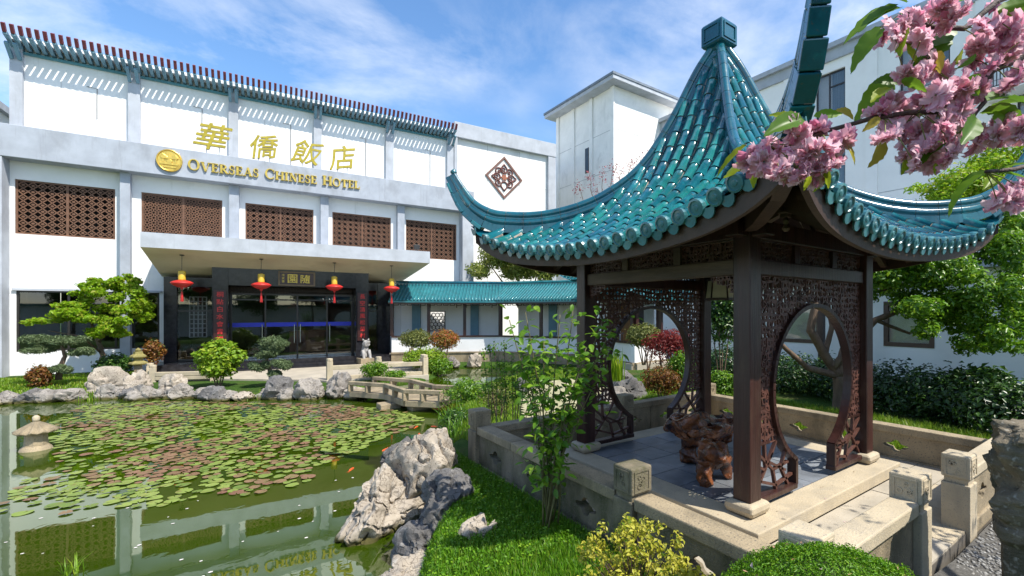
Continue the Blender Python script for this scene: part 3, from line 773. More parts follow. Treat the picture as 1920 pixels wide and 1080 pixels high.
# diamond relief on the wing
DI = thing('diamond_relief', 'diamond framed brown floral relief on the white wing wall', 'relief', hw(19.46, UV - .003, 10.72), HA)
a_, b_ = 1.22, 1.30
mb = MB(); mb.ring([(0, -b_), (a_, 0), (0, b_), (-a_, 0)], [(0, -b_ + .16), (a_ - .15, 0), (0, b_ - .16), (-a_ + .15, 0)], -.07, 0); mb.build('diamond_frame', mat('relief_brown', (0.16, 0.075, 0.055), 0.6, 0.2), DI)
RB = mat('relief_red_brown', (0.13, 0.04, 0.032), 0.6, 0.2)
def scroll(mb, cx, cz, r, a0, a1, w=.045):
    n = 14; mb.tube([(cx + r * math.cos(R(a0 + (a1 - a0) * k / n)), -.03, cz + r * math.sin(R(a0 + (a1 - a0) * k / n))) for k in range(n + 1)], w, 6)
for (cx, cz, ro) in ((0, .47, 90), (.47, 0, 0), (-.47, 0, 180), (0, -.47, 270)):
    mb = MB(); scroll(mb, cx, cz, .21, ro + 40, ro + 320); tipx, tipz = cx + .34 * math.cos(R(ro)), cz + .34 * math.sin(R(ro))
    for s_ in (40, -40): mb.tube([(cx + .21 * math.cos(R(ro + s_)), -.03, cz + .21 * math.sin(R(ro + s_))), (tipx, -.03, tipz)], .045, 6)
    if ro != 270:
        scroll(mb, cx - .05, cz + .02, .09, 0, 270, .035); scroll(mb, cx + .07, cz - .06, .07, 90, 360, .035)
    mb.build('petal_scroll', RB, DI, smooth=True)
for s1 in (-1, 1):
    for s2 in (-1, 1):
        mb = MB(); scroll(mb, s1 * .36, s2 * .36, .19, math.degrees(math.atan2(s2, s1)) - 80, math.degrees(math.atan2(s2, s1)) + 80); scroll(mb, s1 * .33, s2 * .33, .07, 0, 360, .035); mb.build('corner_scroll', RB, DI, smooth=True)
mb = MB(); mb.plate([(.17 * math.cos(a) * (1 + .25 * math.cos(6 * a)), .17 * math.sin(a) * (1 + .25 * math.cos(6 * a))) for a in np.linspace(0, 2 * math.pi, 37)[:-1]], -.07, -.001); mb.build('flower_centre', mat('relief_orange', (0.30, 0.10, 0.05), 0.6), DI)

# lanterns under the canopy
def lantern(u, v, ztop, zc, label):
    o = thing('hanging_lantern', label, 'lantern', hw(u, v, zc), HA, 'red lanterns under the entrance canopy'); ztop = zc + (ztop - zc) / .80; o.scale = (.78, .78, .80)
    mb = MB(); mb.tube([(0, 0, .55), (0, 0, ztop - zc - .03)], .012, 6); mb.lathe([(.01, 0), (.09, 0.02), (.09, .04)], 12, (0, 0, ztop - zc - .045)); mb.build('cord', BLACKM, o)
    mb = MB(); mb.lathe([(.125, .13), (.14, .15), (.14, .5), (.12, .53), (.03, .56)], 16); mb.build('cap', YELL, o, smooth=True, angle=35)
    mb = MB(); mb.lathe([(.06, -.20), (.18, -.175), (.34, -.08), (.42, 0.0), (.40, .035), (.30, .09), (.18, .125), (.10, .135)], 24); mb.build('shade', REDL, o, smooth=True)
    mb = MB(); mb.lathe([(.05, -.27), (.06, -.2)], 10); mb.tube([(0, 0, -.27), (0, 0, -.42)], .012, 6)
    for k in range(8): mb.tube([(.02 * math.cos(k * .785), .02 * math.sin(k * .785), -.40), (.045 * math.cos(k * .785), .045 * math.sin(k * .785), -.82)], .012, 4)
    mb.build('tassel', REDL, o)
def soffit(v): return ZF0 + (3.90 - ZF0) * (v - VF) / (.595 - VF)
for px_u, lab in ((5.0, 'red lantern hanging nearest the left end of the canopy'), (7.32, 'red lantern hanging left of the dark name plaque'),
                  (9.80, 'red lantern hanging just right of the dark name plaque'), (12.02, 'red lantern hanging at the right end beside the corridor roof')):
    lantern(px_u, -2.35, soffit(-2.35), 3.52, lab)
FL = thing('floodlight', 'small dark floodlight on the right corner of the canopy', 'floodlight', hw(13.0, -2.7, 5.17), HA)
mb = MB(); mb.box(-.12, .12, -.06, .06, .10, .30); mb.build('lamp_head', BLACKM, FL, bevel=0.01)
mb = MB(); mb.bar((0, 0, 0.003), (0, 0, .11), .03, .03); mb.box(-.08, .08, -.05, .05, .003, .02); mb.build('bracket', BLACKM, FL)

# ------------------------------------------------------------------ pavilion
PX, PY, PZ = 5.218, 3.892, 0.587
A = 1.265
PAV = thing('garden_pavilion', 'open square garden pavilion with upswept teal tiled roof and dark wooden posts', 'pavilion', (PX, PY, PZ))
CPROF = smooth_tab([(0, 6.0), (.1, 5.78), (.21, 5.53), (.45, 4.93), (.7, 4.42), (1.1, 3.88), (1.4, 3.62), (1.8, 3.37), (2.186, 3.18), (2.6, 3.02)])
LIFT = smooth_tab([(0, 0), (.45, 0.02), (.7, 0.03), (1.1, .08), (1.4, .14), (1.8, .27), (2.186, .47), (2.44, .66), (2.7, .95)])
EM, EC = 2.186, 2.439
def roofz(m_, q):
    q = min(abs(q), 1.0)
    return CPROF(m_) + LIFT(m_) * (.67 * q * q + .33 * q ** 8) - PZ
def eave_m(y):
    q = min(abs(y) / EC, 1.0); return EM + (EC - EM) * q ** 3
def face_M(k): return Matrix.Rotation(k * math.pi / 2, 4, 'Z')        # face 0 looks towards -X, face 1 towards -Y
NR, SPN = 24, 2 * EC / 24.6
rows = [(i - (NR - 1) / 2) * SPN for i in range(NR)]
def row_points(y, m0, m1, n):
    return [Vector((-mm, y, roofz(mm, y / max(mm, 1e-3)))) for mm in np.linspace(m0, m1, n)]
def seg_tile_mesh(name, r, m_, full=False):
    mb = MB(); n = 9; L = [(0.0, 1.08), (0.10, 1.08), (0.11, 1.0), (1.0, .94)]
    vs_ = []; fs = []
    for x, k in L:
        for j in range(n):
            a = math.pi * j / (n - 1) - 0.0
            vs_.append((x, math.cos(a) * r * k, math.sin(a) * r * k + (-.02 if j in (0, n - 1) else 0)))
    for i in range(len(L) - 1):
        for j in range(n - 1): fs.append((i * n + j, i * n + j + 1, (i + 1) * n + j + 1, (i + 1) * n + j))
    fs.append(tuple(range(n)))
    mb.add(vs_, [f[::-1] for f in fs]); return mb.mesh(name, m_, smooth=True)
CT = [seg_tile_mesh('cover_tile', .062, m_) for m_ in (TEAL, TEALG)]
def frame_x(p, q, up):
    x = (q - p); L = x.length; x.normalize(); z = (up - x * up.dot(x)).normalized(); y = z.cross(x)
    return Matrix(((x.x * L, y.x, z.x, p.x), (x.y * L, y.y, z.y, p.y), (x.z * L, y.z, z.z, p.z), (0, 0, 0, 1)))
dm = MB(); n = 14
dm.lathe([(.062, -.06), (.070, -.035), (.073, -.02), (.073, .006), (.057, .010), (.052, 0.0), (.028, .002), (.022, .008), (.008, .010)], 16); DISC = dm.mesh('eave_disc', TEALE, smooth=False)
# drip tile: rounded tongue, in local yz, thin in x
tongue = [(-.062, .012), (-.062, -.03), (-.054, -.062), (-.032, -.088), (0, -.098), (.032, -.088), (.054, -.062), (.062, -.03), (.062, .012), (.034, -.008), (0, -.014), (-.034, -.008)]
dm = MB(); vs_ = [(-.008, y, z) for y, z in tongue] + [(.008, y, z) for y, z in tongue]; k_ = len(tongue)
fs = [(i, (i + 1) % k_, k_ + (i + 1) % k_, k_ + i) for i in range(k_)]
mid_fs = []
for off, flip in ((0, 0), (k_, 1)):
    for i in range(0, 4): 
        q = (off + i, off + i + 1, off + (11 - i) % 12 if i < 3 else off + 10, off + (0 if i == 0 else 12 - i))
    # fan from the top middle
    loop = list(range(0, 9)); tops = [9, 10, 11]
    polys = [(0, 1, 11), (1, 2, 11), (2, 3, 10, 11), (3, 4, 10), (4, 5, 10), (5, 6, 9, 10), (6, 7, 9), (7, 8, 9)]
    for p in polys: mid_fs.append(tuple(off + i for i in (p if flip else p[::-1])))
dm.add(vs_, fs + mid_fs); DRIP = dm.mesh('drip_tile', TEALE)
random.seed(4)
for k in range(4):
    FM = face_M(k)
    near = k in (0, 1)
    bulk = MB(); mort = MB()
    for y in rows:
        m1 = eave_m(y); m0 = max(abs(y) + .015, .15)
        if m1 - m0 < .12: continue
        pts = row_points(y, m0, m1, 40)
        L = [0.0]
        for a, b in zip(pts[:-1], pts[1:]): L.append(L[-1] + (b - a).length)
        tot = L[-1]; ns = max(1, round(tot / .235)); cuts = [tot * j / ns for j in range(ns + 1)]
        def at(s_):
            j = min(int(np.searchsorted(L, s_)), len(L) - 1); j = max(j, 1); f = (s_ - L[j-1]) / max(L[j] - L[j-1], 1e-6); return pts[j-1].lerp(pts[j], f)
        # tiles from the eave upwards: local x of the tile points up the slope
        for j in range(ns):
            lo, hi = at(cuts[j + 1]), at(cuts[j] + .010)
            d = (hi - lo).normalized(); up = Vector((0, 1, 0)).cross(d); up = up if up.z > 0 else -up
            off = up * .012
            off = off + Vector((0, random.gauss(0, .0025), random.gauss(0, .002)))
            M = frame_x(lo + off, hi + off + Vector((0, random.gauss(0, .003), 0)), up)
            if near:
                o = link('cover_tile', random.choice(CT), PAV, FM @ M)
            else:
                me = CT[0]
                bulk.add([M @ v.co for v in me.vertices], [tuple(p.vertices) for p in me.polygons])
        pm = [p + Vector((0, 0, .0)) for p in row_points(y, min(m0 + .05, m1 - .1), m1 - .01, 14)]
        mort.tube(pm, .059, 8)
        end = pts[-1]; d = (pts[-1] - pts[-2]).normalized()
        # disc closes the lower end
        Md = Matrix.Translation(end + Vector((0, 0, .020)) + d * .05) @ (d * .8 + Vector((-.25, 0, 0))).normalized().to_track_quat('Z', 'Y').to_matrix().to_4x4()
        if near: link('eave_disc', DISC, PAV, FM @ Md @ Matrix.Rotation(R(random.gauss(0, 5)), 4, 'X'))
        else: bulk.add([Md @ v.co for v in DISC.vertices], [tuple(p.vertices) for p in DISC.polygons])
    for y0, y1 in zip(rows[:-1], rows[1:]):
        y = (y0 + y1) / 2; me_ = eave_m(y) + .015; p = Vector((-me_, y, roofz(me_, y / me_) - .012))
        Mt = Matrix.Translation(p) @ Matrix.Rotation(R(-14), 4, 'Y')
        if near: link('drip_tile', DRIP, PAV, FM @ Mt @ Matrix.Rotation(R(random.gauss(0, 4)), 4, 'Y'))
        else: bulk.add([Mt @ v.co for v in DRIP.vertices], [tuple(q.vertices) for q in DRIP.polygons])
    for y in (rows[0] - SPN / 2, rows[-1] + SPN / 2):
        me_ = eave_m(y) + .0; p = Vector((-me_, y, roofz(me_, y / me_) - .012)); Mt = Matrix.Translation(p) @ Matrix.Rotation(R(-14), 4, 'Y')
        if near: link('drip_tile', DRIP, PAV, FM @ Mt @ Matrix.Rotation(R(random.gauss(0, 4)), 4, 'Y'))
    if bulk.v:
        o = bulk.build('far_side_tiles', TEAL, PAV, smooth=True); o.matrix_local = FM; o['kind'] = 'stuff'
    o = mort.build('tile_bedding', MORTAR, PAV, smooth=True); o.matrix_local = FM; o['kind'] = 'stuff'
    # pan tile sheet with shallow troughs and stepped courses, plus timber lining below
    V = []; nu, nm = 120, 46
    for j in range(nm):
        f = j / (nm - 1)
        for i in range(nu):
            g = -1 + 2 * i / (nu - 1)
            me_ = eave_m(g * EC); mm = .14 + (me_ - .14) * f; y = g * (mm if me_ <= 0 else mm * EC / me_ if False else mm) 
            tr = .5 + .5 * math.cos(2 * math.pi * (y / SPN + (0.5 if NR % 2 == 0 else 0) + 0.5))
            ph = (mm * 9.0) % 1.0
            V.append((-mm, y, roofz(mm, g) - .012 - .022 * (1 - tr) + .012 * ph))
    F_ = [(j * nu + i, j * nu + i + 1, (j + 1) * nu + i + 1, (j + 1) * nu + i) for j in range(nm - 1) for i in range(nu - 1)]
    mb = MB(); mb.add(V, F_); o = mb.build('pan_tiles', TEALD, PAV, smooth=True); o.matrix_local = FM; o['kind'] = 'stuff'
    V = []; nu, nm = 40, 24
    for j in range(nm):
        f = j / (nm - 1)
        for i in range(nu):
            g = -1 + 2 * i / (nu - 1); me_ = eave_m(g * EC) - .03; mm = .3 + (me_ - .3) * f
            V.append((-mm, g * mm, roofz(mm, g) - .075))
    F_ = [(j * nu + i, (j + 1) * nu + i, (j + 1) * nu + i + 1, j * nu + i + 1) for j in range(nm - 1) for i in range(nu - 1)]
    mb = MB(); mb.add(V, F_); o = mb.build('roof_lining', WOODH, PAV, smooth=True); o.matrix_local = FM
    # curved eave board
    V = []; F_ = []; nu = 48
    for i in range(nu):
        g = -1 + 2 * i / (nu - 1); me_ = eave_m(g * EC) - .05; z = roofz(me_, g) - .06; hgt = .13 + .05 * abs(g) ** 3; th = .05
        y = g * (me_)
        V += [(-me_, y, z), (-me_ + .02, y, z - hgt), (-me_ + th + .02, y, z - hgt), (-me_ + th, y, z)]
    for i in range(nu - 1):
        for a in range(4):
            b = (a + 1) % 4; F_.append((i * 4 + a, i * 4 + b, i * 4 + 4 + b, i * 4 + 4 + a))
    mb = MB(); mb.add(V, F_); o = mb.build('eave_board', WOODH, PAV); o.matrix_local = FM
    # rafters under the eave
    for y in np.linspace(-1.5, 1.5, 11):
        p = [Vector((-mm, y, roofz(mm, y / mm) - .135)) for mm in (max(1.0, abs(y) + .1), 1.5 if abs(y) < 1.35 else 1.8, eave_m(y) - .09)]
        mb = MB(); mb.bar(p[0], p[1], .07, .09, ext=.01); mb.bar(p[1], p[2], .07, .09, ext=.01); o = mb.build('rafter', WOODH, PAV); o.matrix_local = FM
    for s_ in (-1, 1):
        for a_ in (.25, .5, .75):
            ys = s_ * (1.5 + a_ * .85); me_ = eave_m(ys) - .1
            mb = MB(); mb.bar((-A, s_ * A, roofz(A, 1) - .17), (-me_, ys, roofz(me_, ys / me_) - .135), .07, .09); o = mb.build('corner_rafter', WOODH, PAV); o.matrix_local = FM

# hip ridges: three rolls, cut into glazed segments over a mortar core
RTOP = smooth_tab([(.10, 6.03), (.21, 5.80), (.45, 5.16), (.695, 4.62), (1.096, 4.16), (1.4, 3.99), (1.67, 3.915), (1.965, 3.905), (2.267, 3.985), (2.395, 4.10), (2.507, 4.30), (2.603, 4.50)])
SQ = math.sqrt(2)
def rtp(s_): return 1 - .52 * max(0.0, min(1.0, (s_ - 2.15) / .45)) ** 1.2
def ridge_pt(s_, dn=0.0):
    """point on the hip in the local diagonal plane, offset by dn along the curve normal"""
    e_ = .01; a = max(s_ - e_, .10); b = min(s_ + e_, 2.602)
    t_ = Vector((-(b - a) * SQ, 0, RTOP(b) - RTOP(a))).normalized(); n_ = Vector((t_.z, 0, -t_.x))
    return Vector((-s_ * SQ, 0, RTOP(s_) - PZ)) + n_ * (dn * rtp(s_))
for k in range(4):
    RM = Matrix.Rotation(k * math.pi / 2 + math.pi / 4 - math.pi / 2, 4, 'Z')   # k=0: (-,+)  left; k=1: (-,-) front
    ss = np.linspace(.10, 2.60, 260); Ls = [0.0]
    P_ = [ridge_pt(s_) for s_ in ss]
    for a, b in zip(P_[:-1], P_[1:]): Ls.append(Ls[-1] + (b - a).length)
    nseg = 19; cut = [float(np.interp(Ls[-1] * j / nseg, Ls, ss)) for j in range(nseg + 1)]
    core = MB()
    core.tube([ridge_pt(s_, -.055) for s_ in np.linspace(.12, 2.56, 40)], [.049 * rtp(s_) for s_ in np.linspace(.12, 2.56, 40)], 8)
    core.tube([ridge_pt(s_, -.155) for s_ in np.linspace(.16, 2.56, 36)], [.058 * rtp(s_) for s_ in np.linspace(.16, 2.56, 36)], 8)
    cs = np.linspace(.16, 2.50, 36)
    for a, b in zip(cs[:-1], cs[1:]): core.bar(ridge_pt(a, -.19), ridge_pt(b, -.19), .085 * rtp(b), .20 * rtp(b), ext=.004)
    o = core.build('ridge_core', MORTAR, PAV, smooth=False); o.matrix_local = RM
    for j in range(nseg):
        a, b = cut[j], cut[j + 1]; da = (b - a) * .016; a2, b2 = a + da, b - da
        sl = np.linspace(a2, b2, 6); mb = MB()
        tp = rtp((a + b) / 2)
        mb.tube([ridge_pt(s_, -.055) for s_ in sl], [.057 * rtp(s_) for s_ in sl], 12)
        if j < nseg: mb.tube([ridge_pt(s_, -.155) for s_ in sl], [.066 * rtp(s_) for s_ in sl], 12)
        if j < nseg:
            for q0, q1 in zip(sl[:-1], sl[1:]):
                mb.bar(ridge_pt(q0, -.105), ridge_pt(q1, -.105), .112 * tp, .022, ext=.001)
                mb.bar(ridge_pt(q0, -.255), ridge_pt(q1, -.255), .145 * (tp + .1 * (1 - tp)) - .012 * (j % 2 if b > 2.2 else 0), .105 * tp, ext=.001)
        o = mb.build('ridge_tile', TEALD if j % 3 else TEAL, PAV, smooth=True, angle=50); o.matrix_local = RM
    # corbelled plates under the upturned end, one with a rosette
    for i, (s0, s1, wd, dn) in enumerate(((2.235, 2.318, .150, -.335), (2.32, 2.388, .132, -.335), (2.39, 2.448, .140, -.335), (2.45, 2.508, .118, -.335), (2.51, 2.57, .108, -.335))):
        mb = MB(); mb.bar(ridge_pt(s0, dn), ridge_pt(s1, dn), wd, .06 * rtp(s0)); o = mb.build('ridge_end_plate', TEALD if i % 2 else TEAL, PAV, bevel=0.008); o.matrix_local = RM
        if i == 0:
            t_ = (ridge_pt(s1, dn) - ridge_pt(s0, dn)).normalized(); n_ = Vector((t_.z, 0, -t_.x)); pc = (ridge_pt(s0, dn) + ridge_pt(s1, dn)) / 2 - n_ * .029
            mb = MB(); mb.lathe([(.052, 0), (.052, .012), (.040, .012), (.036, .004), (.018, .016)], 16); d_ = mb.build('rosette', TEALG, o, smooth=False)
            d_.matrix_local = Matrix.Translation(pc) @ (-n_).to_track_quat('Z', 'Y').to_matrix().to_4x4()
    tipb = MB(); p = ridge_pt(2.60, -.035); d = (ridge_pt(2.60) - ridge_pt(2.55)).normalized()
    tipb.tube([p - d * .01, p + d * .03, p + d * .04], [.036, .046, .042], 12); o = tipb.build('ridge_tip', TEAL, PAV, smooth=True, angle=40); o.matrix_local = RM
    # hip beam under the corner
    mb = MB(); hp = [(1.15, 3.34), (1.6, 3.34), (2.0, 3.40), (2.22, 3.50)]
    for (a, za), (b, zb) in zip(hp[:-1], hp[1:]): mb.bar((-a * SQ, 0, za - PZ - .02), (-b * SQ, 0, zb - PZ - .02), .11, .15, ext=.012)
    o = mb.build('hip_beam', WOODH, PAV); o.matrix_local = RM
# finial
mb = MB(); F0 = 5.86 - PZ
mb.lathe([(.13, -.12), (.16, -.02), (.175, 0), (.175, .035), (.13, .05), (.12, .09), (.14, .10), (.16, .13), (.215, .15), (.235, .17), (.235, .42), (.215, .445), (.15, .47), (.05, .52)], c=(0, 0, F0), sq=4)
o = mb.build('finial', TEALD, PAV, bevel=0.008)
fp = MB()
for k in range(4):
    a = k * math.pi / 2; c0 = Vector((math.cos(a), math.sin(a), 0)) * .1665; t_ = Vector((-math.sin(a), math.cos(a), 0))
    q = [c0 + t_ * x + Vector((0, 0, F0 + z)) for x, z in ((-.125, .20), (.125, .20), (.125, .40), (-.125, .40))]
    qi = [c0 + t_ * x + Vector((0, 0, F0 + z)) for x, z in ((-.105, .22), (.105, .22), (.105, .38), (-.105, .38))]
    n_ = Vector((math.cos(a), math.sin(a), 0)) * .012
    vs_ = q + qi + [p + n_ for p in q] + [p + n_ for p in qi]; fs = []
    for i in range(4):
        j = (i + 1) % 4; fs += [(8 + i, 8 + j, 12 + j, 12 + i), (i, j, 8 + j, 8 + i), (4 + j, 4 + i, 12 + i, 12 + j)]
    fp.add(vs_, fs)
fp.build('finial_border', TEAL, o)

# posts, stone bases, beams, friezes
for sx in (-1, 1):
    for sy in (-1, 1):
        x, y = sx * A, sy * A; hwid = .094
        mb = MB(); mb.box(x - hwid, x + hwid, y - hwid, y + hwid, .12, 2.80); mb.build('post', WOOD, PAV, bevel=0.012)
        mb = MB(); mb.lathe([(.155, 0.0), (.20, .02), (.222, .06), (.215, .10), (.185, .125)], c=(x, y, 0), sq=4); mb.build('post_base', STONEL, PAV, bevel=0.02)
ZB = 2.27
def carved(mb, poly_in, y0, y1, cell, seed, keep):
    """openwork plate: grid of jittered cells with irregular holes"""
    rs = random.Random(seed); (x0, x1, z0, z1) = poly_in
    nx_ = max(1, round((x1 - x0) / cell)); nz_ = max(1, round((z1 - z0) / cell)); cx_ = (x1 - x0) / nx_; cz_ = (z1 - z0) / nz_
    gp = [[(x0 + i * cx_ + (rs.uniform(-.4, .4) * cx_ if 0 < i < nx_ else 0), z0 + j * cz_ + (rs.uniform(-.4, .4) * cz_ if 0 < j < nz_ else 0)) for j in range(nz_ + 1)] for i in range(nx_ + 1)]
    for i in range(nx_):
        for j in range(nz_):
            q = [gp[i][j], gp[i + 1][j], gp[i + 1][j + 1], gp[i][j + 1]]
            cx = sum(p[0] for p in q) / 4; cz = sum(p[1] for p in q) / 4
            if not keep(cx, cz): continue
            o8 = []
            for a in range(4):
                p, r = q[a], q[(a + 1) % 4]; o8 += [p, ((p[0] + r[0]) / 2, (p[1] + r[1]) / 2)]
            k = rs.uniform(.40, .76)
            i8 = [(cx + (p[0] - cx) * k * rs.uniform(.7, 1.25), cz + (p[1] - cz) * k * rs.uniform(.7, 1.25)) for p in o8]
            dy = rs.uniform(-.008, .008)
            mb.ring(o8, i8, y0 + dy, y1 + dy)
def side_M(k): return face_M(k)
# sides: 0 = -X (open), 1 = -Y (moon gate), 2 = +X (open), 3 = +Y (moon gate); built in a frame where x runs along the side and y points outwards
for k in range(4):
    # local: x along side, y = -A outward  -> rotate so that face -Y is identity
    SM = Matrix.Rotation({0: -math.pi / 2, 1: 0, 2: math.pi / 2, 3: math.pi}[k], 4, 'Z')
    def put(mb, name, m_, **kw):
        o = mb.build(name, m_, PAV, **kw); o.matrix_local = SM; return o
    mb = MB(); mb.box(-A + .096, A - .096, -A - .055, -A + .055, ZB, ZB + .15); put(mb, 'tie_beam', WOODG if k == 0 else WOOD, bevel=0.01)
    mb = MB(); mb.box(-A - .25, A + .25, -A - .07, -A + .07, 2.615, 2.80); put(mb, 'eave_beam', WOOD, bevel=0.01)
    for x in (-.42, .42):
        mb = MB(); mb.box(x - .05, x + .05, -A - .045, -A + .045, ZB + .152, 2.612); put(mb, 'frieze_post', WOODG if k == 0 else WOOD)
    for x0, x1 in ((-A + .1, -.472), (-.368, .368), (.472, A - .1)):
        mb = MB(); carved(mb, (x0, x1, ZB + .155, 2.61), -A - .008, -A + .008, .050, int(k * 10 + x0 * 7), lambda a, b: True); put(mb, 'frieze_panel', WOODC)
    if k in (0, 2):
        for s_ in (-1, 1):
            mb = MB(); xs = sorted((s_ * (A - .1), s_ * (A - .42)))
            carved(mb, (xs[0], xs[1], ZB - .17, ZB - .003), -A - .012, -A + .012, .04, k * 5 + s_, lambda a, b: b > ZB - .17 + .17 * (1 - abs(abs(a) - (A - .42)) / .32) * .8)
            put(mb, 'corner_bracket', WOODC)
    if k in (1, 3):
        cz, rr = 1.70 - PZ, .87
        xl = .435
        zleg = cz - math.sqrt(rr * rr - xl * xl)
        def keep(x, z): return (math.hypot(x, z - cz) > rr + .03 and z > .62) 
        mb = MB(); carved(mb, (-A + .1, A - .1, .60, ZB + .004), -A - .010, -A + .010, .064, 33 + k, keep)
        rs_ = random.Random(90 + k)
        for q_ in range(330):
            x_, z_ = rs_.uniform(-A + .13, A - .13), rs_.uniform(.64, ZB - .03)
            if not keep(x_ * .97, z_): continue
            r0_ = rs_.uniform(.018, .042); a0_ = rs_.uniform(0, 6.28); yy = -A + rs_.uniform(-.016, .016); pr = None
            for i_ in range(8):
                an = a0_ + i_ * .75; rr_ = r0_ * (1 - .09 * i_); pt = (x_ + rr_ * math.cos(an), yy, z_ + rr_ * math.sin(an))
                if pr: mb.bar(pr, pt, .012, .014, (0, 1, 0), ext=.002)
                pr = pt
        put(mb, 'carved_panel', WOODC)
        # opening ring and legs
        a0 = math.asin(xl / rr)
        pts = [(-xl, -A, .10), (-xl, -A, zleg)] + [(math.sin(a) * rr, -A, cz - math.cos(a) * rr) for a in np.linspace(-a0, -2 * math.pi + a0, 60)] + [(xl, -A, zleg), (xl, -A, .10)]
        mb = MB()
        for p, q in zip(pts[:-1], pts[1:]): mb.bar(p, q, .045, .10, (0, 1, 0), ext=.004)
        put(mb, 'moon_gate_ring', WOOD)
        for s_ in (-1, 1):
            mb = MB(); xs = sorted((s_ * xl, s_ * (A - .095))); mb.box(xs[0] - .03, xs[1] + .0, -A - .06, -A + .06, .055, .11); put(mb, 'sill_rail', WOOD, bevel=0.008)
            mb = MB(); mb.box(*sorted((s_ * (A - .097), s_ * (A - .36))), -A - .02, -A + .02, .60, .625); put(mb, 'mid_rail', WOOD)
            # cracked-ice lattice
            Q = [((.0, .0), (.34, .48)), ((.12, .17), (.42, .05)), ((.20, .29), (.0, .42)), ((.27, .38), (.60, .20)), ((.42, .0), (.36, .26)), ((.36, .26), (.10, .50)), ((.36, .26), (.66, .30)), ((.66, .0), (.52, .25)), ((.52, .25), (.60, .44)),
                 ((.42, .05), (.74, .12)), ((.10, .50), (.0, .60)), ((.30, .42), (.42, .62)), ((.0, .2), (.12, .17)), ((.22, .34), (.20, .62))]
            mb = MB()
            for (p, q) in Q:
                def lim(c_):
                    x_ = A - .095 - c_[0] * .74 / .78; z_ = .11 + c_[1] * .80
                    lim_x = rr * math.sin(math.acos(max(-1, min(1, (cz - z_) / rr)))) if z_ > zleg else xl
                    return (s_ * max(x_, lim_x), -A, min(z_, .60))
                mb.bar(lim(p), lim(q), .026, .034, (0, 1, 0))
            put(mb, 'ice_lattice', WOODC)
# carved pendant hanging under the front corner
mb = MB(); mb.lathe([(.055, .10), (.075, .09), (.075, .04), (.05, .03), (.05, 0)], c=(0, 0, 0), sq=4); mb.lathe([(.015, 0), (.03, -.03), (.018, -.06), (.035, -.10), (.02, -.12)], 8)
o = mb.build('carved_pendant', WOODG, PAV); o.matrix_local = Matrix.Translation((-A - .05, -A - .42, 2.74))
mb = MB(); mb.bar((-A - .05, -A - .42, 2.83), (-A - .02, -A - .05, 2.70), .07, .09); mb.build('corner_bracket_arm', WOODG, PAV)
# platform with border slabs and floor tiles
mb = MB(); hp = 1.59
mb.ring([(-hp, -hp), (hp, -hp), (hp, hp), (-hp, hp)], [(-1.26, -1.26), (1.26, -1.26), (1.26, 1.26), (-1.26, 1.26)], -.137, 0)
o = mb.build('platform', STONEL, PAV, bevel=0.012); o.data.transform(Matrix.Rotation(R(90), 4, 'X')); o.data.flip_normals()
mb = MB(); mb.box(-1.26, 1.26, -1.26, 1.26, -.137, -.02); mb.build('floor_bed', mat('floor_joint', (0.07, 0.07, 0.07), 0.9), PAV)
ft = MB(); ft.box(.006, .414, .006, .414, -.02, 0.0); FT = ft.mesh('floor_tile', FLOORT)
for i in range(6):
    for j in range(6):
        link('floor_tile', FT, PAV, Matrix.Translation((-1.26 + i * .42, -1.26 + j * .42, .0 - random.uniform(0, .003))))

# ------------------------------------------------------------------ terrace around the pavilion
TZ = 0.45
TX0, TX1, TY0, TY1 = 2.70, 7.50, 1.40, 5.86
TER = thing('terrace', 'stone paved terrace floor under the pavilion', 'terrace', (0, 0, 0)); TER['kind'] = 'structure'
del TER['category']
mb = MB(); mb.box(TX0, TX1, TY0 - .08, TY1, .1, TZ - .025); mb.build('terrace_bed', mat('paving_joint', (0.12, 0.105, 0.085), 0.95), TER)
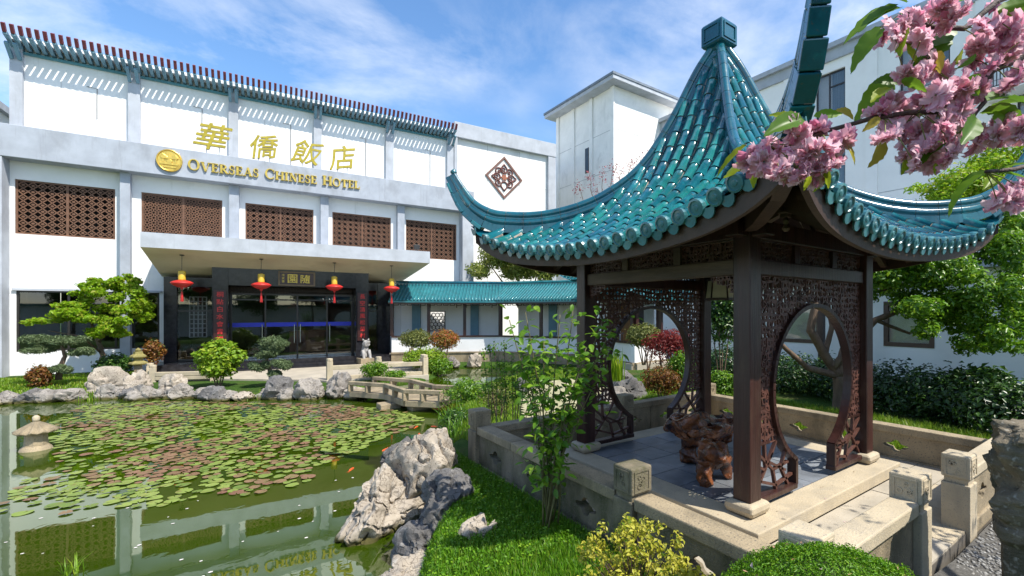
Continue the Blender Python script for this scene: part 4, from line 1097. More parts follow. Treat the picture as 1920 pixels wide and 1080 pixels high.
# slabs only outside the platform
def slab(x0, x1, y0, y1):
    mb = MB(); g = .006; mb.box(x0 + g, x1 - g, y0 + g, y1 - g, TZ - .025, TZ - random.uniform(0, .004)); mb.build('paving_slab', PAVE if random.random() < .5 else STONEL, TER)
px0, px1, py0, py1 = PX - hp, PX + hp, PY - hp, PY + hp
for i in range(6):
    a, b = TX0 + (TX1 - TX0) * i / 6, TX0 + (TX1 - TX0) * (i + 1) / 6
    slab(a, b, TY0 - .08, (TY0 + py0) / 2 + .06); slab(a, b, (TY0 + py0) / 2 + .06, py0); slab(a, b, py1, TY1)
for j in range(4):
    a, b = py0 + (py1 - py0) * j / 4, py0 + (py1 - py0) * (j + 1) / 4
    slab(TX0, px0, a, b); slab(px1, TX1, a, b)
def hole_panel(L_, z0, z1, th, holes, m_, parent, name='panel', M=None):
    """upright slab from x=0..L_ with scalloped openings at given x"""
    mb = MB(); n_ = len(holes); ed = [0] + [(holes[i] + holes[i + 1]) / 2 for i in range(n_ - 1)] + [L_]
    for i, hx_ in enumerate(holes):
        x0, x1 = ed[i], ed[i + 1]; cz = (z0 + z1) / 2 - .01; inner = []; outer = []
        ang = [2 * math.pi * k / 32 for k in range(32)] + [math.atan2(z - cz, x - hx_) % (2 * math.pi) for x in (x0, x1) for z in (z0, z1)]
        for a in sorted(ang):
            rr_ = 1 + .28 * math.cos(4 * a)
            inner.append((hx_ + .125 * rr_ * math.cos(a), cz + .066 * rr_ * math.sin(a)))
            c_, s_ = math.cos(a), math.sin(a); t1 = ((x1 if c_ > 0 else x0) - hx_) / c_ if abs(c_) > 1e-6 else 1e9; t2 = ((z1 if s_ > 0 else z0) - cz) / s_ if abs(s_) > 1e-6 else 1e9; tt = min(t1, t2)
            outer.append((hx_ + c_ * tt, cz + s_ * tt))
        mb.ring(outer, inner, -th / 2, th / 2)
    o = mb.build(name, m_, parent)
    if M is not None: o.matrix_local = M
    return o
def low_wall(label, p, q, base, top, n_pan, m_, name='low_stone_wall', coping=.10, cw=.20, cm=None):
    p = Vector((*p, 0)); q = Vector((*q, 0)); L_ = (q - p).length; a = math.atan2(q.y - p.y, q.x - p.x)
    o = thing(name, label, 'wall', (p.x, p.y, base), a, 'low pierced stone walls round the pavilion terrace')
    h_ = top - base; ml = L_ / n_pan
    for i in range(n_pan):
        nh = 2 if ml > 1.4 else 1
        hole_panel(ml - .008, .0, h_ - coping - .004, .12, [ml * (k + .5) / nh for k in range(nh)], m_, o, 'wall_panel', Matrix.Translation((i * ml + .004, 0, 0)))
        mb = MB(); mb.box(i * ml + .004, (i + 1) * ml - .004, -cw / 2, cw / 2, h_ - coping, h_); mb.build('coping_stone', cm or m_, o, bevel=0.012)
        mb = MB(); mb.box(i * ml + .004, (i + 1) * ml - .004, -.085, .085, -.14, -.002); mb.build('plinth_stone', m_, o, bevel=0.01)
    return o
def stone_post(x, y, base, top, label, m_=None, w_=.115):
    m_ = m_ or STONE
    o = thing('stone_post', label, 'post', (x, y, base), 0, 'square posts of the low terrace walls')
    h_ = top - base
    mb = MB(); mb.box(-w_, w_, -w_, w_, -.12, h_ - .27); mb.build('shaft', m_, o, bevel=0.01)
    mb = MB(); mb.box(-w_ * .82, w_ * .82, -w_ * .82, w_ * .82, h_ - .268, h_ - .222); mb.build('neck', m_, o)
    mb = MB(); mb.box(-w_, w_, -w_, w_, h_ - .22, h_); c_ = mb.build('cap', m_, o, bevel=0.014)
    cb = MB()
    for k in range(4):
        a = k * math.pi / 2; Mk = Matrix.Rotation(a, 4, 'Z'); t1 = MB()
        t1.ring([(-.085, h_ - .20), (.085, h_ - .20), (.085, h_ - .025), (-.085, h_ - .025)], [(-.072, h_ - .187), (.072, h_ - .187), (.072, h_ - .038), (-.072, h_ - .038)], -w_ - .006, -w_ + .002)
        rs = random.Random(k + int(x * 10))
        for q_ in range(4):
            cx, cz = rs.uniform(-.045, .045), h_ - .112 + rs.uniform(-.045, .045); r_ = rs.uniform(.014, .026)
            t1.ring([(cx + r_ * math.cos(b), cz + r_ * math.sin(b)) for b in np.linspace(0, 6.283, 9)[:-1]], [(cx + r_ * .55 * math.cos(b), cz + r_ * .55 * math.sin(b)) for b in np.linspace(0, 6.283, 9)[:-1]], -w_ - .006, -w_ + .002)
        cb.add([Mk @ Vector(v) for v in t1.v], t1.f)
    cb.build('carved_border', m_, c_)
    return o
WT = 1.0
low_wall('mossy pierced stone wall beside the lawn and rose bush', (TX0, TY1 - .12), (TX0, 3.00), .52, WT, 3, STONEM, cm=STONE)
low_wall('mossy stone wall behind the yellow shrub', (TX0, 2.77), (TX0, TY0 + .12), .52, WT, 1, STONEM, cm=STONE)
low_wall('pierced stone wall by the steps in front of the clipped azalea', (TX0 + .12, TY0), (4.22, TY0), TZ + .03, WT + .03, 1, STONE, cm=STONEL)
low_wall('pierced stone wall at far right beside the weathered pillar', (5.72, TY0), (TX1 - .12, TY0), TZ + .02, WT, 1, STONE, cm=STONEL)
low_wall('long pierced stone wall along the grass strip by the hedge', (TX1, TY0 + .12), (TX1, TY1 - .12), TZ + .02, .90, 3, STONE)
low_wall('stone wall behind the pavilion seen through the moon gate', (TX0 + .12, TY1), (TX1 - .12, TY1), TZ + .02, WT - .04, 3, STONE)
stone_post(TX0, TY1, TZ - .1, 1.20, 'plain square post at the far left corner of the wall')
stone_post(TX0, 2.885, TZ - .1, 1.23, 'mossy carved square post in the lawn side wall', STONEM)
stone_post(TX0, TY0, TZ - .1, 1.22, 'square corner post beside the clipped green azalea', STONEL)
stone_post(4.34, TY0, TZ - .1, 1.22, 'square carved post at the left of the terrace opening', STONEL)
stone_post(5.60, TY0, TZ - .1, 1.14, 'square post at the right of the terrace opening', STONEL)
stone_post(TX1, TY1, TZ - .1, 1.10, 'square post at the back corner behind the pavilion')
stone_post(TX1, TY0, TZ - .1, 1.08, 'square corner post at far right behind the weathered pillar')
stone_post(5.30, TY1, TZ - .1, 1.12, 'square post seen through the left moon gate')

# ------------------------------------------------------------------ background buildings
JOINT = MATS['joint_grey']
WINB = mat('dark_window_frame', (0.035, 0.03, 0.028), 0.4)
CURT = mat('blue_grey_curtain', (0.24, 0.30, 0.33), 0.8, 0.3, 6, stretch=(6, 6, 0.2))
TW = thing('tower_block', 'white stair tower with flat overhanging roof behind the corridor', 'building', (19.68, 22.7, 0))
mb = MB(); mb.box(0, 5.7, 0, 6.5, 0, 16.9); mb.build('wall', WHITE_OLD, TW)
mb = MB(); mb.box(-.75, 6.3, -.75, 7.1, 16.9, 17.15); mb.build('roof_slab', GREYL, TW, bevel=0.02)
mb = MB(); mb.box(-.80, 6.35, -.80, 7.15, 17.153, 17.30); mb.build('roof_edge', mat('slate_edge', (0.14, 0.17, 0.21), 0.6), TW)
for y in (.12, 2.35, 4.4, 6.35):
    mb = MB(); mb.box(-.10, -.003, y - .16, y + .16, 0, 16.89); mb.build('pilaster', WHITE_OLD, TW)
for z in (14.2, 11.6, 9.0, 6.4):
    jm = MB(); jm.box(-.006, -.001, .3, 6.2, z - .02, z + .02); jm.box(.0, 5.7, -.006, -.001, z - .02, z + .02); jm.build('panel_joint', JOINT, TW)
for z in (12.0, 8.4, 4.8):
    mb = MB(); mb.box(-.03, -.003, 2.62, 3.05, z, z + 1.7); o = mb.build('window', WINB, TW)
    mb = MB(); mb.box(-.04, -.031, 2.67, 3.0, z + .05, z + 1.65); mb.build('pane', mat('dark_pane', (0.03, 0.045, 0.055), 0.08), o)
BLW = mat('pale_block_render', (0.87, 0.85, 0.81), 0.85, 0.04, 1.2, 0.05)
BL = thing('guest_room_block', 'long pale four storey hotel block behind the pavilion roof', 'building', (24, 0, 0))
BX_Y0, BX_Y1 = -12, 25
rows_w = [(1.0, 15.5, 17.0), (1, 10.5, 11.95), (1, 6.3, 8.15), (1, 2.4, 4.2), (1, -1.6, .2), (1, 19.4, 20.9)]
holes = [(y0, y1, z, z + 2.25) for _, y0, y1 in rows_w for z in (12.25, 8.65, 5.05, 1.4)]
mb = MB(); wall_open(mb, BX_Y0, BX_Y1, 0, 15.0, 0, .3, holes)
mb.v = [(y, x, z) for x, y, z in mb.v]; mb.f = [f[::-1] for f in mb.f]; mb.build('wall', BLW, BL)
mb = MB(); mb.box(-.12, .3, BX_Y0, BX_Y1, 15.003, 15.55); mb.box(-.3, .3, BX_Y0, BX_Y1, 15.553, 15.80); mb.build('parapet', GREYL, BL)
mb = MB(); mb.box(.31, 9, BX_Y0, BX_Y1, 0, 15.4); mb.build('rear_mass', BLW, BL)
for z in (11.6, 8.0, 4.4):
    jm = MB(); jm.box(-.006, -.001, BX_Y0, BX_Y1, z - .02, z + .02); jm.build('panel_joint', JOINT, BL)
for y in (13.4, 9.3, 5.2, 1.3, 18.2):
    mb = MB(); mb.box(-.09, -.003, y - .25, y + .25, 0, 15.0); mb.build('pilaster', BLW, BL)
for _, y0, y1 in rows_w:
    for z in (12.25, 8.65, 5.05):
        mb = MB(); f = .07
        mb.box(.10, .18, y0, y0 + f, z, z + 2.25); mb.box(.10, .18, y1 - f, y1, z, z + 2.25); mb.box(.10, .18, y0 + f, y1 - f, z, z + f); mb.box(.10, .18, y0 + f, y1 - f, z + 2.25 - f, z + 2.25)
        ym = y0 + (y1 - y0) * .55; mb.box(.10, .18, ym - .03, ym + .03, z + f, z + 2.25 - f); mb.box(.10, .18, y0 + f, ym - .03, z + 1.5, z + 1.56)
        o = mb.build('window', WINB, BL)
        mb = MB(); mb.box(.135, .145, y0 + f, y1 - f, z + f, z + 2.25 - f); mb.build('pane', GLASS, o)
        cw = MB()
        for k in range(9): cw.tube([(.24, y0 + .12 + k * .07, z + .06), (.24, y0 + .12 + k * .07, z + 2.2)], .04, 6)
        cw.build('curtain', CURT, o)
bl = MB()
for y in np.linspace(3.0, 5.2, 23): bl.bar((-1.0, y, 11.0), (-1.0, y, 12.0), .03, .03)
bl.bar((-1.0, 3.0, 12.0), (-1.0, 5.2, 12.0), .05, .05); bl.bar((-1.0, 3.0, 11.0), (-1.0, 5.2, 11.0), .05, .05)
bl.build('balcony_rail', WINB, BL)
mb = MB(); mb.box(-1.1, -.01, 2.9, 5.3, 10.75, 10.95); mb.build('balcony_slab', BLW, BL)

GH = thing('garden_house', 'low white garden house with dark framed windows behind the hedge', 'building', (15.46, 0, 0))
holes = [(4.46, 5.62, 1.54, 2.75), (7.6, 9.0, 1.5, 2.75), (10.4, 11.6, 1.5, 2.75)]
mb = MB(); wall_open(mb, 3.74, 12.6, .3, 3.6, 0, .25, holes); mb.v = [(y, x, z) for x, y, z in mb.v]; mb.f = [f[::-1] for f in mb.f]; mb.build('wall', BLW, GH)
mb = MB(); mb.box(-.35, 5, -3.0, 3.73, .3, 3.6); mb.build('bay_wall', BLW, GH)
mb = MB(); mb.box(-.7, 5.2, -3.2, 12.7, 3.603, 3.8); mb.build('flat_roof', GREYL, GH)
mb = MB(); mb.box(-.06, -.003, 3.75, 12.6, .3, .62); mb.build('base_course', mat('dark_base', (0.13, 0.13, 0.135), 0.8), GH)
for (y0, y1, z0, z1) in holes:
    mb = MB(); f = .07; mb.box(-.02, .12, y0 - .05, y0 + f, z0 - .05, z1 + .05); mb.box(-.02, .12, y1 - f, y1 + .05, z0 - .05, z1 + .05); mb.box(-.02, .12, y0 + f, y1 - f, z0 - .05, z0 + f); mb.box(-.02, .12, y0 + f, y1 - f, z1 - f, z1 + .05)
    o = mb.build('window', mat('brown_window_frame', (0.09, 0.05, 0.03), 0.5), GH)
    mb = MB(); mb.box(.05, .06, y0 + f, y1 - f, z0 + f, z1 - f); mb.build('pane', GLASS, o)
    mb = MB(); mb.box(.075, .085, y0 + f, y1 - f, z0 + f, z1 - f); mb.build('blind', mat('blind_reflected_cream', (0.78, 0.74, 0.62), 0.9, 0.15, 2), o)  # blind coloured pale to give the pane its cream of reflected sunlight
for y in (6.3, 7.1, 9.7):
    mb = MB(); mb.box(-.9, -.75, y - .08, y + .08, .3, 3.6); mb.build('veranda_post', WOOD, GH)

# ------------------------------------------------------------------ covered corridor
CORR = thing('covered_corridor', 'covered garden corridor with teal tiled roof, dark posts and low white wall', 'corridor', (0, 0, 0))
LAT = mat('fret_wood', (0.045, 0.032, 0.026), 0.6)
def corridor(p, q, n_post, back=True, hexwin=None, z_e=3.02, z_r=3.82, depth=1.7, ext=(.0, .0), cols=()):
    p = Vector((*p, 0)); q = Vector((*q, 0)); L_ = (q - p).length; a = math.atan2(q.y - p.y, q.x - p.x)
    M = Matrix.Translation(p) @ Matrix.Rotation(a, 4, 'Z')
    def put(mb, name, m_, kind=None, **kw):
        o = mb.build(name, m_, CORR, **kw); o.matrix_local = M
        if kind: o['kind'] = kind
        return o
    e0, e1 = -ext[0], L_ + ext[1]
    mb = MB(); mb.box(0, L_, 0, .18, .62, 1.30); put(mb, 'low_wall', WHITE)
    mb = MB(); mb.box(0, L_, -.05, .22, 0, .55); mb.box(0, L_, -.09, .25, .553, .66 - .042); put(mb, 'stone_base', STONE)
    mb = MB(); mb.box(0, L_, -.05, .23, 1.303, 1.37); put(mb, 'seat_board', WOOD)
    mb = MB(); mb.box(-.1, L_ + .1, .05, depth, .3, .58); put(mb, 'floor', PAVE)
    for i in range(n_post + 1):
        x = L_ * i / n_post; mb = MB(); mb.box(x - .065, x + .065, .025, .155, 1.373, 3.05); put(mb, 'post', WOOD)
    mb = MB(); mb.box(e0, e1, .02, .16, 3.053, 3.2); put(mb, 'eave_beam', WOOD)
    # hanging fret
    fr = MB()
    for i in range(n_post):
        x0, x1 = L_ * i / n_post + .07, L_ * (i + 1) / n_post - .07; nn = max(3, int((x1 - x0) / .26)); s_ = (x1 - x0) / nn
        for k in range(nn):
            b = x0 + k * s_
            for (ax, az), (bx, bz) in (((0, 0), (1, 0)), ((0, 0), (0, -.34 if k in (0, nn - 1) else -.22)), ((0, -.22), (.7, -.22)), ((.7, -.22), (.7, -.08)), ((.35, -.08), (.7, -.08)), ((.35, -.08), (.35, -.15)), ((1, 0), (1, -.22))):
                fr.bar((b + ax * s_, .09, 3.03 + az), (b + bx * s_, .09, 3.03 + bz), .034, .03, (0, 1, 0), ext=.01)
    put(fr, 'hanging_fret', LAT)
    # roof: rows of tubes on two slopes
    y_e, y_r, y_b = -.55, .82, 2.2
    sh = MB()
    sh.add([(e0, y_e, z_e - .03), (e1, y_e, z_e - .03), (e1, y_r, z_r - .03), (e0, y_r, z_r - .03), (e1, y_b, z_e - .03), (e0, y_b, z_e - .03), (e0, y_e, z_e - .10), (e1, y_e, z_e - .10), (e1, y_r, z_r - .12), (e0, y_r, z_r - .12), (e1, y_b, z_e - .10), (e0, y_b, z_e - .10)],
           [(0, 1, 2, 3), (3, 2, 4, 5), (7, 6, 9, 8), (8, 9, 11, 10), (0, 6, 7, 1), (0, 3, 9, 6), (3, 5, 11, 9), (1, 7, 8, 2), (2, 8, 10, 4), (5, 4, 10, 11)])
    put(sh, 'roof_deck', TEALC)
    rw = MB(); n_ = int((e1 - e0) / .15)
    for i in range(n_):
        x = e0 + (i + .5) * (e1 - e0) / n_
        pts = [(x, y_e + (y_r - y_e) * f, z_e + (z_r - z_e) * (f + .10 * f * (f - 1)) + .012 * (1 if k % 2 else 0)) for k, f in enumerate((0, .2, .4, .6, .8, 1))]
        rw.tube(pts, .05, 6)
        rw.tube([(x, y_b, z_e), (x, y_r, z_r)], .05, 6)
    put(rw, 'roof_tiles', TEALC, kind='stuff', smooth=True)
    mb = MB(); mb.tube([(e0, y_r, z_r + .10), (e1, y_r, z_r + .10)], .075, 8); mb.box(e0, e1, y_r - .05, y_r + .05, z_r - .05, z_r + .08); put(mb, 'roof_ridge', TEAL, smooth=True, angle=40)
    mb = MB(); mb.box(e0, e1, y_e + .03, y_e + .08, z_e - .17, z_e - .035); put(mb, 'eave_board', WOODH)
    if back:
        holes_ = [(hexwin - .36, hexwin + .36, 1.55, 2.5)] if hexwin else []
        mb = MB(); wall_open(mb, 0, L_, .3, 3.4, depth, depth + .2, holes_); put(mb, 'back_wall', WHITE)
        for x in cols:
            mb = MB(); mb.box(x - .2, x + .2, depth - .12, depth - .003, .58, 3.3); put(mb, 'wall_column', BLUEP)
        if hexwin:
            hx_ = MB()
            r_ = .105
            for i in range(-3, 4):
                for j in range(-5, 6):
                    cx, cz = hexwin + i * r_ * 1.73 + (r_ * .866 if j % 2 else 0), 2.02 + j * r_ * 1.5
                    if abs(cx - hexwin) < .36 and abs(cz - 2.02) < .46:
                        hp_ = [(cx + r_ * math.sin(R(60 * k)), cz + r_ * math.cos(R(60 * k))) for k in range(6)]
                        for k in range(6):
                            (ax, az), (bx, bz) = hp_[k], hp_[(k + 1) % 6]; hx_.bar((ax, depth + .05, az), (bx, depth + .05, bz), .035, .04, (0, 1, 0))
            put(hx_, 'hexagon_lattice', mat('lattice_dark', (0.07, 0.06, 0.055), 0.6))
            mb = MB(); mb.ring([(hexwin - .40, 1.51), (hexwin + .40, 1.51), (hexwin + .40, 2.54), (hexwin - .40, 2.54)], [(hexwin - .35, 1.56), (hexwin + .35, 1.56), (hexwin + .35, 2.49), (hexwin - .35, 2.49)], depth - .03, depth + .08); put(mb, 'window_surround', MATS['lattice_dark'])
C0, C1, C2, C3, C4 = (6.15, 22.85), (10.43, 20.38), (12.6, 16.6), (11.94, 12.64), (15.4, 13.1)
corridor(C0, C1, 3, hexwin=1.75, ext=(0, .5), cols=(.75, 3.6))
corridor(C1, C2, 2, ext=(.22, .2), cols=(2.0,))
corridor(C2, C3, 1, ext=(0, .0), back=False)
corridor(C3, C4, 2, ext=(0, .3), back=True)
# front doors and furniture of the corridor end room
for k, x in enumerate((.7, 1.5, 2.3)):
    a = math.atan2(C4[1] - C3[1], C4[0] - C3[0]); M = Matrix.Translation((*C3, 0)) @ Matrix.Rotation(a, 4, 'Z')
    mb = MB(); mb.box(x - .3, x + .3, 1.60, 1.69, .6, 2.9); o = mb.build('panel_door', WOOD if k != 1 else mat('amber_wood', (0.30, 0.14, 0.04), 0.5), CORR); o.matrix_local = M
BEN = thing('corridor_bench', 'dark slatted bench rail on the corridor wall seen through the moon gate', 'bench', (11.3, 13.6, 1.372), math.atan2(-1.66, 1.19))
mb = MB(); mb.box(-.75, .75, -.04, .0, .30, .36); mb.build('top_rail', WOOD, BEN)
for k in range(9):
    mb = MB(); mb.bar((-.7 + k * .175, -.02, 0.0), (-.7 + k * .175, -.06, .30), .035, .03); mb.build('slat', WOOD, BEN)
KI = thing('corner_kiosk', 'small hipped teal roofed kiosk beyond the corridor bend', 'kiosk', (12.4, 14.4, .32))
def kz(m_, q): return 3.45 + (1.9) * (1 - m_ / 1.75) ** 1.5 + .62 * abs(q) ** 3 * (m_ / 1.75) ** 2
for k in range(4):
    FM = face_M(k); V = []; nu = nm = 16
    for j in range(nm):
        for i in range(nu):
            g = -1 + 2 * i / (nu - 1); mm = .05 + 1.70 * j / (nm - 1); V.append((-mm, g * mm, kz(mm, g) - .03))
    mb = MB(); mb.add(V, [(j * nu + i, j * nu + i + 1, (j + 1) * nu + i + 1, (j + 1) * nu + i) for j in range(nm - 1) for i in range(nu - 1)]); o = mb.build('roof_slope', TEALD, KI, smooth=True); o.matrix_local = FM
    rw = MB()
    for y in np.linspace(-1.55, 1.55, 19):
        m0 = abs(y) + .08; rw.tube([(-mm, y, kz(mm, y / mm)) for mm in np.linspace(m0, 1.78, 7)], .055, 6)
    o = rw.build('roof_tiles', TEALG, KI, smooth=True); o.matrix_local = FM; o['kind'] = 'stuff'
    rd = MB(); rd.tube([(-s_, -s_, kz(s_, 1) + .10 + .25 * max(0, s_ - 1.45)) for s_ in np.linspace(.05, 1.95, 16)], .08, 8); o = rd.build('roof_ridge', TEAL, KI, smooth=True); o.matrix_local = FM
    if k in (1, 2): mb = MB(); mb.box(-1.35, -1.22, -1.35, -1.22, .1, 3.5); o = mb.build('post', WOOD, KI); o.matrix_local = FM

# ------------------------------------------------------------------ rocks
def rock_mesh(name, size, seed, m_, sub=4, amp=.38, freq=1.3, pits=.18, flat=True):
    import bmesh
    bm = bmesh.new(); bmesh.ops.create_icosphere(bm, subdivisions=sub, radius=1.0)
    off = Vector((seed * 7.31, seed * 3.17, seed * 5.77)); rs = random.Random(seed)
    planes = [(Vector((rs.gauss(0, 1), rs.gauss(0, 1), rs.gauss(0, .8))).normalized(), rs.uniform(.50, .92)) for _ in range(13)]
    ax = Vector((rs.gauss(0, .5), rs.gauss(0, .5), 1)).normalized()          # strata run along this axis
    for v in bm.verts:
        d = v.co.normalized(); r_ = 1.05
        w_ = d + noise.noise_vector(d * 1.7 + off) * .22
        for n_, k in planes:
            c_ = w_.dot(n_)
            if c_ > 1e-3: r_ = min(r_, k / c_)
        p = d * freq + off; ps = p - ax * (p.dot(ax) * .40)
        rd = noise.ridged_multi_fractal(ps * 1.5, 1.0, 2.2, 4, 1.0, 2.0)
        r_ += amp * .42 * (rd - 1.1) * .5 + .05 * noise.fractal(p * 3.4, .9, 2.2, 4)
        cr = abs(noise.noise(ps * 2.3 + Vector((4, 9, 2))))
        if cr < .07: r_ -= .13 * (1 - cr / .07)
        pt = noise.noise(p * 2.3)
        if pt > .20: r_ -= pits * (pt - .20) * 2.6
        r_ = max(r_, .25)
        v.co = Vector((d.x * size[0] * r_, d.y * size[1] * r_, d.z * size[2] * r_))
        if flat and v.co.z < -size[2] * .55: v.co.z = -size[2] * .55
    me = bpy.data.meshes.new(name); bm.to_mesh(me); bm.free(); me.materials.append(m_)
    me.polygons.foreach_set('use_smooth', [True] * len(me.polygons)); 
    try: me.set_sharp_from_angle(angle=R(38))
    except Exception: pass
    return me
def rock(x, y, z, size, seed, label, m_=None, rz=0, group='rocks along the far pond edge', sub=4, **k):
    o = link('garden_rock', rock_mesh('garden_rock', size, seed, m_ or ROCK, sub, **{a: b for a, b in k.items() if a != 'lean'})); o.location = (x, y, z); o.rotation_euler = (k.get('lean', 0), 0, rz)
    return tag(o, label, 'rock', group)
ORD = 'first second third fourth fifth sixth seventh eighth ninth tenth eleventh twelfth thirteenth fourteenth fifteenth sixteenth seventeenth eighteenth nineteenth twentieth twenty-first twenty-second twenty-third twenty-fourth twenty-fifth twenty-sixth twenty-seventh twenty-eighth twenty-ninth thirtieth'.split()
n_far = 0
random.seed(21)
bank = [(-6.6, 20.0), (-4.7, 19.55), (-2.6, 18.95), (-1.2, 18.1), (0.1, 16.75), (1.4, 15.85), (2.3, 15.3)]
seed = 50
for (ax, ay), (bx, by) in zip(bank[:-1], bank[1:]):
    L_ = math.hypot(bx - ax, by - ay); n_ = max(2, round(L_ / .46))
    for i in range(n_):
        f = (i + random.random() * .5) / n_; s_ = random.uniform(.24, .40)
        seed += 1
        rock(ax + (bx - ax) * f + random.uniform(-.1, .1), ay + (by - ay) * f + random.uniform(-.05, .35), .05 + random.uniform(0, .07), (s_ * random.uniform(.9, 1.4), s_, s_ * random.uniform(.6, 1.0)), seed, 'weathered rock edging the far side of the pond, %s in the row from the left' % ORD[n_far], random.choice([ROCK, ROCK, ROCKW, ROCKD]), random.uniform(0, 6)); n_far += 1
for i, (x, y, z, s_, lab, m_) in enumerate((
        (-2.75, 20.0, .28, (.62, .5, .55), 'tall pale rock behind the far pond edge near the stone pagoda lantern', ROCKW), (-2.05, 19.55, .25, (.42, .4, .48), 'upright pale rock left of the forecourt rail', ROCKW),
        (-1.2, 18.7, .22, (.5, .4, .42), 'pale ridged rock below the forecourt rail', ROCKW), (-6.1, 20.6, .3, (.8, .6, .42), 'large flat brown rock at the left picture edge', ROCKW),
        (1.25, 16.3, .22, (.55, .42, .42), 'dark sloping rock beside the cloud pruned pine', ROCKD), (2.0, 15.65, .20, (.44, .42, .50), 'rounded mottled rock on the pond edge right of the pine', ROCK),
        (2.62, 15.35, .22, (.46, .42, .58), 'tall dark mottled rock left of the zigzag bridge', ROCK), (3.05, 14.9, .10, (.42, .34, .34), 'pale rock at the left foot of the zigzag bridge', ROCKW),
        (7.1, 19.8, .15, (.55, .45, .5), 'dark pitted rock at the water below the clipped shrubs', ROCKD), (8.0, 20.2, .15, (.5, .4, .42), 'pitted rock at the foot of the corridor wall', ROCK), (9.0, 19.9, .12, (.45, .4, .5), 'pale pitted rock standing against the corridor base', ROCKW))):
    rock(x, y, z, s_, 210 + i, lab, m_, i * 1.3, group='larger accent rocks along the pond')
NG = 'large rocks on the near pond edge'
rock(1.52, 5.90, .20, (.62, .46, .46), 302, 'broad pale warm rock overhanging the near pond edge', ROCKW, .6, NG, 6, amp=.34, pits=.14)
rock(2.02, 6.00, .34, (.44, .58, .68), 317, 'tall pale slab rock leaning beside the lawn, highest of the group', ROCKW, .5, NG, 6, amp=.36, pits=.12, lean=.42)
rock(1.92, 5.02, .34, (.42, .40, .40), 305, 'dark blue grey rock in front of the tall slab', ROCKD, 1.1, NG, 5, amp=.42, pits=.24)
rock(1.60, 4.72, .14, (.34, .30, .26), 306, 'small dark rock at the water below the blue grey rock', ROCKD, 2.0, NG, 5)
rock(2.05, 7.15, .28, (.42, .30, .36), 307, 'dark jagged rock behind the pale slab at the water', ROCKD, .5, NG, 5, amp=.5)
rock(1.88, 3.98, .44, (.30, .24, .20), 308, 'pale hollowed rock lying on grass at the bottom edge', ROCKW, .4, NG, 5, pits=.4)
rock(1.30, 4.28, .10, (.42, .36, .24), 309, 'low pale rock at the bottom edge beside the water', ROCKW, 1.4, NG, 5)
rock(2.20, 6.45, .32, (.28, .26, .22), 310, 'small grey rock between the slab and the wall post', ROCK, .2, NG, 5)
rock(2.30, 2.45, .55, (.14, .10, .10), 312, 'small brown stone by the wall beside the yellow shrub', ROCKW, .7, NG, 4)
rock(2.85, 7.6, .15, (.36, .3, .3), 313, 'dark rock in the reeds at the water near the wall end', ROCKD, 1.2, NG, 4)
for i, (x, y, z, s_, lab) in enumerate(((8.0, 8.6, .5, (.45, .4, .36), 'dark pitted rock below the red maple beyond the moon gate'), (7.2, 8.2, .45, (.5, .4, .3), 'pale pitted rock beyond the moon gate by the iris'), (8.6, 9.8, .5, (.5, .5, .4), 'large grey rock behind the red maple'), (6.4, 7.6, .40, (.38, .3, .22), 'low rock just behind the terrace wall'), (6.5, 11.2, .42, (.4, .3, .3), 'pale rock on the sunny lawn behind the roses'), (5.3, 11.0, .38, (.4, .34, .30), 'rock among the reeds at the bridge end'))):
    rock(x, y, z, s_, 401 + i, lab, ROCK if i % 2 else ROCKD, i * .9, 'rocks in the garden beyond the terrace')

# ------------------------------------------------------------------ weathered pillar at the right edge
PIL_ = thing('weathered_stone_pillar', 'weathered carved stone pillar at the right picture edge', 'pillar', (4.32, .62, .3), R(12))
V = []; F_ = []; prof = [(.215, -.2), (.215, .55), (.22, .66), (.255, .70), (.26, .76), (.225, .80), (.235, .86), (.255, .95), (.25, 1.05), (.26, 1.15), (.25, 1.25), (.255, 1.34), (.235, 1.40), (.17, 1.43), (0.02, 1.44)]
N_ = 44
zz = np.concatenate([np.linspace(a[1], b[1], 9)[:-1] for a, b in zip(prof[:-1], prof[1:])]); rr = np.interp(zz, [p[1] for p in prof], [p[0] for p in prof])
for z, r_ in zip(zz, rr):
    for k in range(N_):
        a = 2 * math.pi * k / N_; sq = 1 / max(abs(math.cos(a)), abs(math.sin(a))) ** .8
        p = Vector((math.cos(a) * r_ * sq, math.sin(a) * r_ * sq, z)); amp = .075 if z > .78 else .014
        dn = noise.fractal(p * 5.0 + Vector((3, 1, 8)), .8, 2.1, 5) * amp
        if z > .8: dn -= .10 * max(0, noise.noise(p * 6.5) - .12)
        V.append((p.x * (1 + dn / r_ if r_ > .05 else 1), p.y * (1 + dn / r_ if r_ > .05 else 1), z + dn * .4))
nz_ = len(zz)
mb = MB(); mb.add(V, [(j * N_ + i, j * N_ + (i + 1) % N_, (j + 1) * N_ + (i + 1) % N_, (j + 1) * N_ + i) for j in range(nz_ - 1) for i in range(N_)] + [tuple((nz_ - 1) * N_ + i for i in range(N_))])
mb.build('pillar_body', mat('weathered_pillar_stone', (0.17, 0.14, 0.095), 0.92, 0.35, 7, 0.9, 40, stain=((0.055, 0.055, 0.03), 2.4, 0.42, 0.65), speck=((0.34, 0.31, 0.25), 26, 0.58, 0.72)), PIL_, smooth=True, angle=55)

